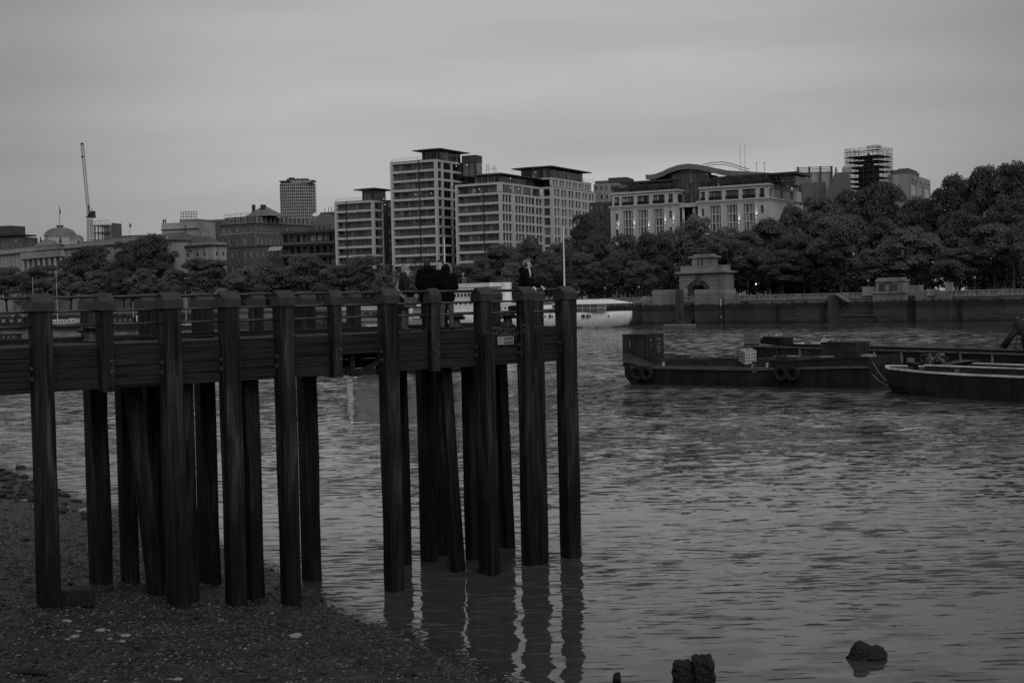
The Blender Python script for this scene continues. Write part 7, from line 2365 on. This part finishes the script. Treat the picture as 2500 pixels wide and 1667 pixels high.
# ---- miscellaneous skyline buildings
b, z1 = plain('white_hall', 'plain whitewashed hall with urn finials left of the brick building', 396, 488, 500, 541, 560, 20, M_LIME2, D=12)
b.box('cornice', M_LIME2, -.8, b.W, -.8, 1, b.Z(440, 559), b.Z(440, 557.5))
for px in (399, 404):
    xx, zz = b.f.at(px, 541, 1); MB().lathe([(.3, z1), (.2, z1 + .5), (.45, z1 + 1), (.15, z1 + 1.6), (.05, z1 + 2)], 8, (xx, 1)).build('finial', M_STONED, b.e)
b.box('stair_window', M_GL[0], b.X(451, 560), b.X(455, 560), -.06, .05, b.Z(452, 578), b.Z(452, 551))
b, z1 = plain('glass_roof_block', 'block with skeletal glass lantern behind the white hall', 440, 484, 492, 534, 600, 15, M_GREY, D=12)
rl = MB(); railing(rl, [(x, .5, z1) for x in np.linspace(.5, b.W - .5, 7)], 3.2, .12, 3).build('lantern_frame', M_DKSTEEL, b.e)
b, z1 = plain('dark_roof_block', 'dark slated roof block between white hall and brick building', 470, 548, 560, 541, 585, 15, M_SLATE, rows_=2, cols=6, frac=.22, rc=1, pitch=5, D=12)
b.box('ridge', M_LEAD, -.2, b.W, -.3, 8, z1 + .03, z1 + 1.0)
b, z1 = plain('slate_house', 'grey rooftop house right of the brick mansard building', 762, 812, 826, 545, 560, 25, M_LEAD, rows_=1, cols=4, frac=.2, rc=2, D=12)
MB().add([(0, 0, z1), (b.W, 0, z1), (b.W, 10, z1), (0, 10, z1), (b.W * .1, 5, z1 + 4.5), (b.W * .5, 5, z1 + 4.5)], [(0, 1, 5, 4), (1, 2, 5), (2, 3, 4, 5), (3, 0, 4)]).build('roof', M_SLATE, b.e)
b, z1 = plain('aerial_block', 'flat dark block with aerials just left of the apartments', 784, 824, 830, 517, 640, 18, M_BRICK, rows_=2, cols=5, frac=.5, rc=1, D=12)
mb = MB()
for px in (793, 802, 809, 815, 819):
    xx, zz = b.f.at(px, random.uniform(502, 512), 4); mb.tube((xx, 4, z1), (xx, 4, zz), .14, n=5)
mb.build('aerial', M_DKSTEEL, b.e)
rd = empty('radome', at(770, 533, 575), 0, 'white spherical dome on a drum above the rooftops', 'dome')
q = 575 / F
MB().lathe([(8.2 * q, -6 * q), (8.4 * q, 3 * q), (8.6 * q, 4 * q)], 18).build('drum', M_GREY, rd)
MB().lathe([(8.6 * q * math.cos(a) + .01, 4 * q + 9 * q * math.sin(a)) for a in np.linspace(0, PI / 2 * .98, 9)], 18).build('shell', M_WHITE, rd, smooth=True)
b, z1 = plain('left_edge_block', 'brown block with roof terrace cut by the left picture edge', -60, 44, 56, 578, 640, 20, M_BRICK2, rows_=2, cols=9, frac=.5, rc=2, D=14)
b.box('roof_slab', M_BRONZE, -1, b.W + 1, -1.5, 12, z1 + .5, z1 + 1.2); b.box('penthouse', M_BRICK, 0, b.W * .78, 2, 12, z1 + 1.2, z1 + 5.5)
xx, zz = b.f.at(45, 560, 3); MB().tube((xx, 3, z1), (xx, 3, zz), .12, n=5).build('aerial', M_DKSTEEL, b.e)
b, z1 = plain('low_roof_block', 'long low roofline in the dip between dome and tall tree', 290, 400, 410, 572, 600, 10, M_BRICK2, rows_=1, cols=10, frac=.4, rc=1, D=14)
fp = empty('roof_flag', at(317, 572, 602), 0, 'small flag on a pole above the low roofline', 'flag')
MB().tube((0, 0, -3), (0, 0, 29 * 602 / F), .1, .06, n=5).build('pole', M_DKSTEEL, fp)
MB().add([(0, 0, 4.9), (.7, .1, 4.4), (.7, .1, 2.9), (0, 0, 3.1), (0, .04, 4.9), (.7, .14, 4.4), (.7, .14, 2.9), (0, .04, 3.1)], [(0, 1, 2, 3), (7, 6, 5, 4)]).build('cloth', M_BRICK, fp)
# construction frame
cf = Bld('construction_frame', 'half-built concrete frame with scaffolding beside the tower crane', 268, 640, 15, 228, 297, pym=570)
zt = cf.zc(549)
for k in range(4):
    z = zt - 3.4 * k
    cf.box('floor_slab', M_CONCD, 0, cf.W, 0, cf.D, z - .4, z)
    for x in np.linspace(.3, cf.W - .3, 5):
        cf.box('column', M_CONC, x - .25, x + .25, .3, .8, z - 3.4, z - .4)
        cf.box('column', M_CONC, x - .25, x + .25, cf.D - 1, cf.D - .5, z - 3.4, z - .4)
cf.box('stair_core', M_CONC, cf.W * .55, cf.W, 1, cf.D - 1, 20, zt)
cf.box('stair_core', M_CONCD, cf.W - .2, cf.W + .1, cf.D * .2, cf.D, 20, zt + 1)
mb = MB()
for x in np.linspace(-.8, cf.W + .5, 9): mb.tube((x, -.8, zt - 11), (x, -.8, zt + random.uniform(.8, 2.2)), .09, n=4)
for z in np.arange(zt - 10, zt + 2, 1.7): mb.tube((-1.2, -.8, z), (cf.W + .6, -.8, z), .07, n=4)
mb.build('scaffold', M_DKSTEEL, cf.e)
# tower crane
YK = 600.0; q = YK / F
cb_ = at(220, 590, YK)
cr = empty('tower_crane', (cb_.x, YK, 0), 0, 'luffing tower crane with raised lattice jib against the sky', 'crane')
def lattice(mb, p0, p1, w, n, r):
    p0, p1 = Vector(p0), Vector(p1)
    d = (p1 - p0).normalized(); s1 = d.cross(Vector((0, 1, 0))).normalized() * w / 2; s2 = Vector((0, w / 2, 0))
    cs = [s1 + s2, s1 - s2, -s1 - s2, -s1 + s2]
    for c in cs: mb.tube(p0 + c, p1 + c, r, n=4)
    for k in range(n):
        a = p0.lerp(p1, k / n); b = p0.lerp(p1, (k + 1) / n)
        for i in range(4):
            j = (i + 1) % 4
            mb.tube(a + cs[i], b + cs[j], r * .7, n=4)
            mb.tube(a + cs[i], a + cs[j], r * .7, n=4)
    return mb
zz = lambda py: at(218, py, YK).z
xx = lambda px, py: at(px, py, YK).x - cb_.x
M_CRANE = gmat('crane_paint', .12, rough=.6, var=.3, scale=1)
lattice(MB(), (xx(219, 590), 0, zz(590)), (xx(219, 533), 0, zz(533)), 1.8, 9, .09).build('mast', M_CRANE, cr)
MB().box(xx(212, 530), xx(232, 530), -1.3, 1.3, zz(532), zz(529)).build('slewing_deck', M_DKSTEEL, cr)
MB().bbox(xx(222, 520), xx(231.5, 520), -1.2, 1.2, zz(529), zz(516), .1).build('counterweight', M_DKSTEEL, cr)
MB().bbox(xx(215, 520), xx(220, 520), -1, 1, zz(529), zz(522), .1).build('cab', M_DKSTEEL, cr)
lattice(MB(), (xx(217, 529), 0, zz(529)), (xx(200.5, 351), 0, zz(351)), 1.05, 32, .055).build('jib', M_CRANE, cr)
MB().bbox(xx(198, 352), xx(203.5, 352), -.6, .6, zz(353), zz(349), .1).ell((xx(201, 383), 0, zz(383)), (.55, .5, .4)).build('jib_head', M_DKSTEEL, cr)
MB().tube((xx(217, 500), 0, zz(500)), (xx(228, 517), 0, zz(517)), .1, n=5).tube((xx(215, 500), 0, zz(500)), (xx(219, 529), 0, zz(529)), .3, n=5).build('a_frame', M_DKSTEEL, cr)

# ---- right-hand rooftops
b, z1 = plain('grey_block', 'plain grey rendered block between apartments and stone office', 1452, 1530, 1560, 446, 500, 20, M_CONC, rows_=4, cols=6, frac=.35, rc=2, D=14)
b.box('penthouse', M_BRICK, b.W * .42, b.W, 2, 12, z1 + .05, b.Z(1500, 434, 2)); b.box('penthouse', M_CONCD, 0, b.W * .42, 2, 12, z1 + .05, b.Z(1480, 441, 2))
b, z1 = plain('brick_rear_block', 'dark brick rear block seen just above the trees left of the office', 1440, 1500, 1505, 492, 440, 25, M_BRICK, rows_=3, cols=5, frac=.4, rc=1, D=8)
Lv = Bld('louvre_plant', 'grey louvred rooftop plant enclosure with dark posts', 2034, 470, 4, 1944, 2040, pym=430, D=10)
z0, z1 = Lv.zc(452), Lv.zc(406)
Lv.box('wall', M_CONC, 0, Lv.W, .4, 10, GZ0, Lv.zc(420))
zz_ = Lv.zc(420)
k = 0
while zz_ < z1: Lv.box('louvre', M_CONC, 0, Lv.W, .1, .2, zz_, zz_ + .28); zz_ += .55; k += 1
for px in (1949, 1976, 2003, 2030): xx_ = Lv.X(px, 430); Lv.box('post', M_BRICK, xx_ - .3, xx_ + .3, -.15, .08, Lv.zc(450), z1 + .1)
Lv.box('roof_box', M_CONCD, 1, 9, -6, 0, GZ0, Lv.zc(447)); 
b, z1 = plain('gable_roof_house', 'grey house with steep slate side and gabled party wall', 2022, 2078, 2095, 466, 455, 15, M_CONCD, D=10)
zr_ = b.zc(419)
MB().add([(0, 0, z1), (b.W, 0, z1), (b.W, 9, z1), (0, 9, z1), (b.W * .33, 1.6, zr_), (b.W * .97, 1.6, zr_), (b.W * .97, 7, zr_), (b.W * .33, 7, zr_)], [(0, 1, 5, 4), (1, 2, 6, 5), (2, 3, 7, 6), (3, 0, 4, 7), (4, 5, 6, 7)]).build('mansard_roof', M_SLATE, b.e)
for px in (2041, 2059, 2062, 2066, 2075):
    xx_, zq_ = b.f.at(px, random.uniform(405, 410), 4); MB().lathe([(.5, zr_), (.42, zq_ - .8), (.3, zq_)], 8, (xx_, 4)).build('chimney', M_CONC, b.e)
# scaffolded tower
YS = 470.0; q = YS / F
sp_ = at(2122, 470, YS)
sc_t = empty('scaffold_tower', (sp_.x, YS, 0), R(-40), 'church tower wrapped in open scaffolding on the skyline', 'scaffolding')
zq = lambda py: at(2122, py, YS).z
hs = 6.0
M_POLE = gmat('scaffold_pole', .05, rough=.5, var=.3, scale=3)
M_BOARD = gmat('scaffold_board', .03, rough=.8, var=.3, scale=2)
lifts = [470, 459, 448, 436, 421, 409, 396, 384, 372]
for i_, py in enumerate(lifts):
    z = zq(py)
    if py > 375: pbox('board_lift', M_BOARD, sc_t, -hs, hs, -hs, hs, z - .2, z + .03)
    else: pbox('board_lift', M_BOARD, sc_t, -hs, hs, -hs, -hs + 1.2, z - .12, z + .03)
mbs = MB()
for t in np.linspace(-hs, hs, 8):
    for s1 in (-hs, hs, -hs + 1.2, hs - 1.2):
        top = zq(365) + random.uniform(-.5, .7)
        mbs.tube((t, s1, zq(475)), (t, s1, top), .055, n=4).tube((s1, t, zq(475)), (s1, t, top), .055, n=4)
mbs.build('standard', M_POLE, sc_t)
mbs = MB()
for i_, py in enumerate(lifts):
    for dz in (.55, 1.1):
        z = zq(py) + dz
        for s1 in (-hs, hs):
            mbs.tube((-hs, s1, z), (hs, s1, z), .05, n=4).tube((s1, -hs, z), (s1, hs, z), .05, n=4)
mbs.build('guard_rail', M_POLE, sc_t)
MB().rings([[(-2.6, -2.6, 20), (2.6, -2.6, 20), (2.6, 2.6, 20), (-2.6, 2.6, 20)], [(-2.6, -2.6, zq(412)), (2.6, -2.6, zq(412)), (2.6, 2.6, zq(412)), (-2.6, 2.6, zq(412))], [(-1.5, -1.5, zq(405)), (1.5, -1.5, zq(405)), (1.5, 1.5, zq(405)), (-1.5, 1.5, zq(405))], [(-1.0, -1, zq(388)), (1.0, -1, zq(388)), (1, 1, zq(388)), (-1, 1, zq(388))], [(-.2, -.2, zq(374)), (.2, -.2, zq(374)), (.2, .2, zq(374)), (-.2, .2, zq(374))]]).build('steeple', M_CONCD, sc_t)
mbs = MB()
for t in (-1.8, 0, 1.8):
    for s1 in (1.5, 4.5): mbs.tube((t + 2, s1 - 3, zq(372)), (t + 2, s1 - 3, zq(356)), .05, n=4)
for py in (368, 362, 358):
    mbs.tube((0, -1.5, zq(py)), (4, -1.5, zq(py)), .07, n=4).tube((0, 1.5, zq(py)), (4, 1.5, zq(py)), .07, n=4).tube((0, -1.5, zq(py)), (0, 1.5, zq(py)), .07, n=4).tube((4, -1.5, zq(py)), (4, 1.5, zq(py)), .07, n=4)
mbs.build('top_cage', M_POLE, sc_t)
Kb = Bld('concrete_block', 'pale concrete block with square vents beside the scaffolded tower', 2222, 520, 28, 2170, 2271, pym=440)
z1 = Kb.zc(424)
Kb.box('core', M_GL[3], .3, Kb.W - .3, .3, Kb.D - .1, GZ0, z1 - .2)
Kb.facade('F', 0, Kb.W, GZ0, z1, [], [], M_CONC, .3)
Kb.facade('R', .3, Kb.D, Kb.zc(441), z1, spread(.5, Kb.D, 5, .55), [(Kb.zc(440.5), Kb.zc(436))], M_CONC, .3, (0, 0, 0, 1), pier=True)
Kb.facade('R', .3, Kb.D, GZ0, Kb.zc(441.5), spread(.5, Kb.D, 3, .78), [(Kb.zc(475), Kb.zc(447))], M_CONC, .3, (0, 1, 4, 0), pier=True)
Kb.box('roof', M_LEAD, .3, Kb.W - .3, .3, Kb.D, z1 - .2, z1 + .02)
Kb.box('penthouse', M_CONCD, 0, Kb.W * .85, 2, Kb.D * .6, z1 + .03, Kb.zc(412)); Kb.box('penthouse', M_BRICK, Kb.W * .35, Kb.W * .85, 3, Kb.D * .5, Kb.zc(412) + .02, Kb.zc(409))
# houses glimpsed below the right-hand crowns
for pl, pc, pr, Z, lab in ((1880, 1985, 2000, 372, 'stone house glimpsed under the crowns right of the water gate'), (2010, 2105, 2130, 362, 'pale house glimpsed under the crowns left of the memorial'), (2360, 2500, 2540, 345, 'brick house with white sills glimpsed under the right-hand crowns')):
    plain('garden_house', lab, pl, pc, pr, 640, Z, 38, M_BRICK2 if pl > 2300 else M_CONC, rows_=3, cols=8, frac=.35, rc=2, pitch=3.4, trim=M_WHITE2, D=12)
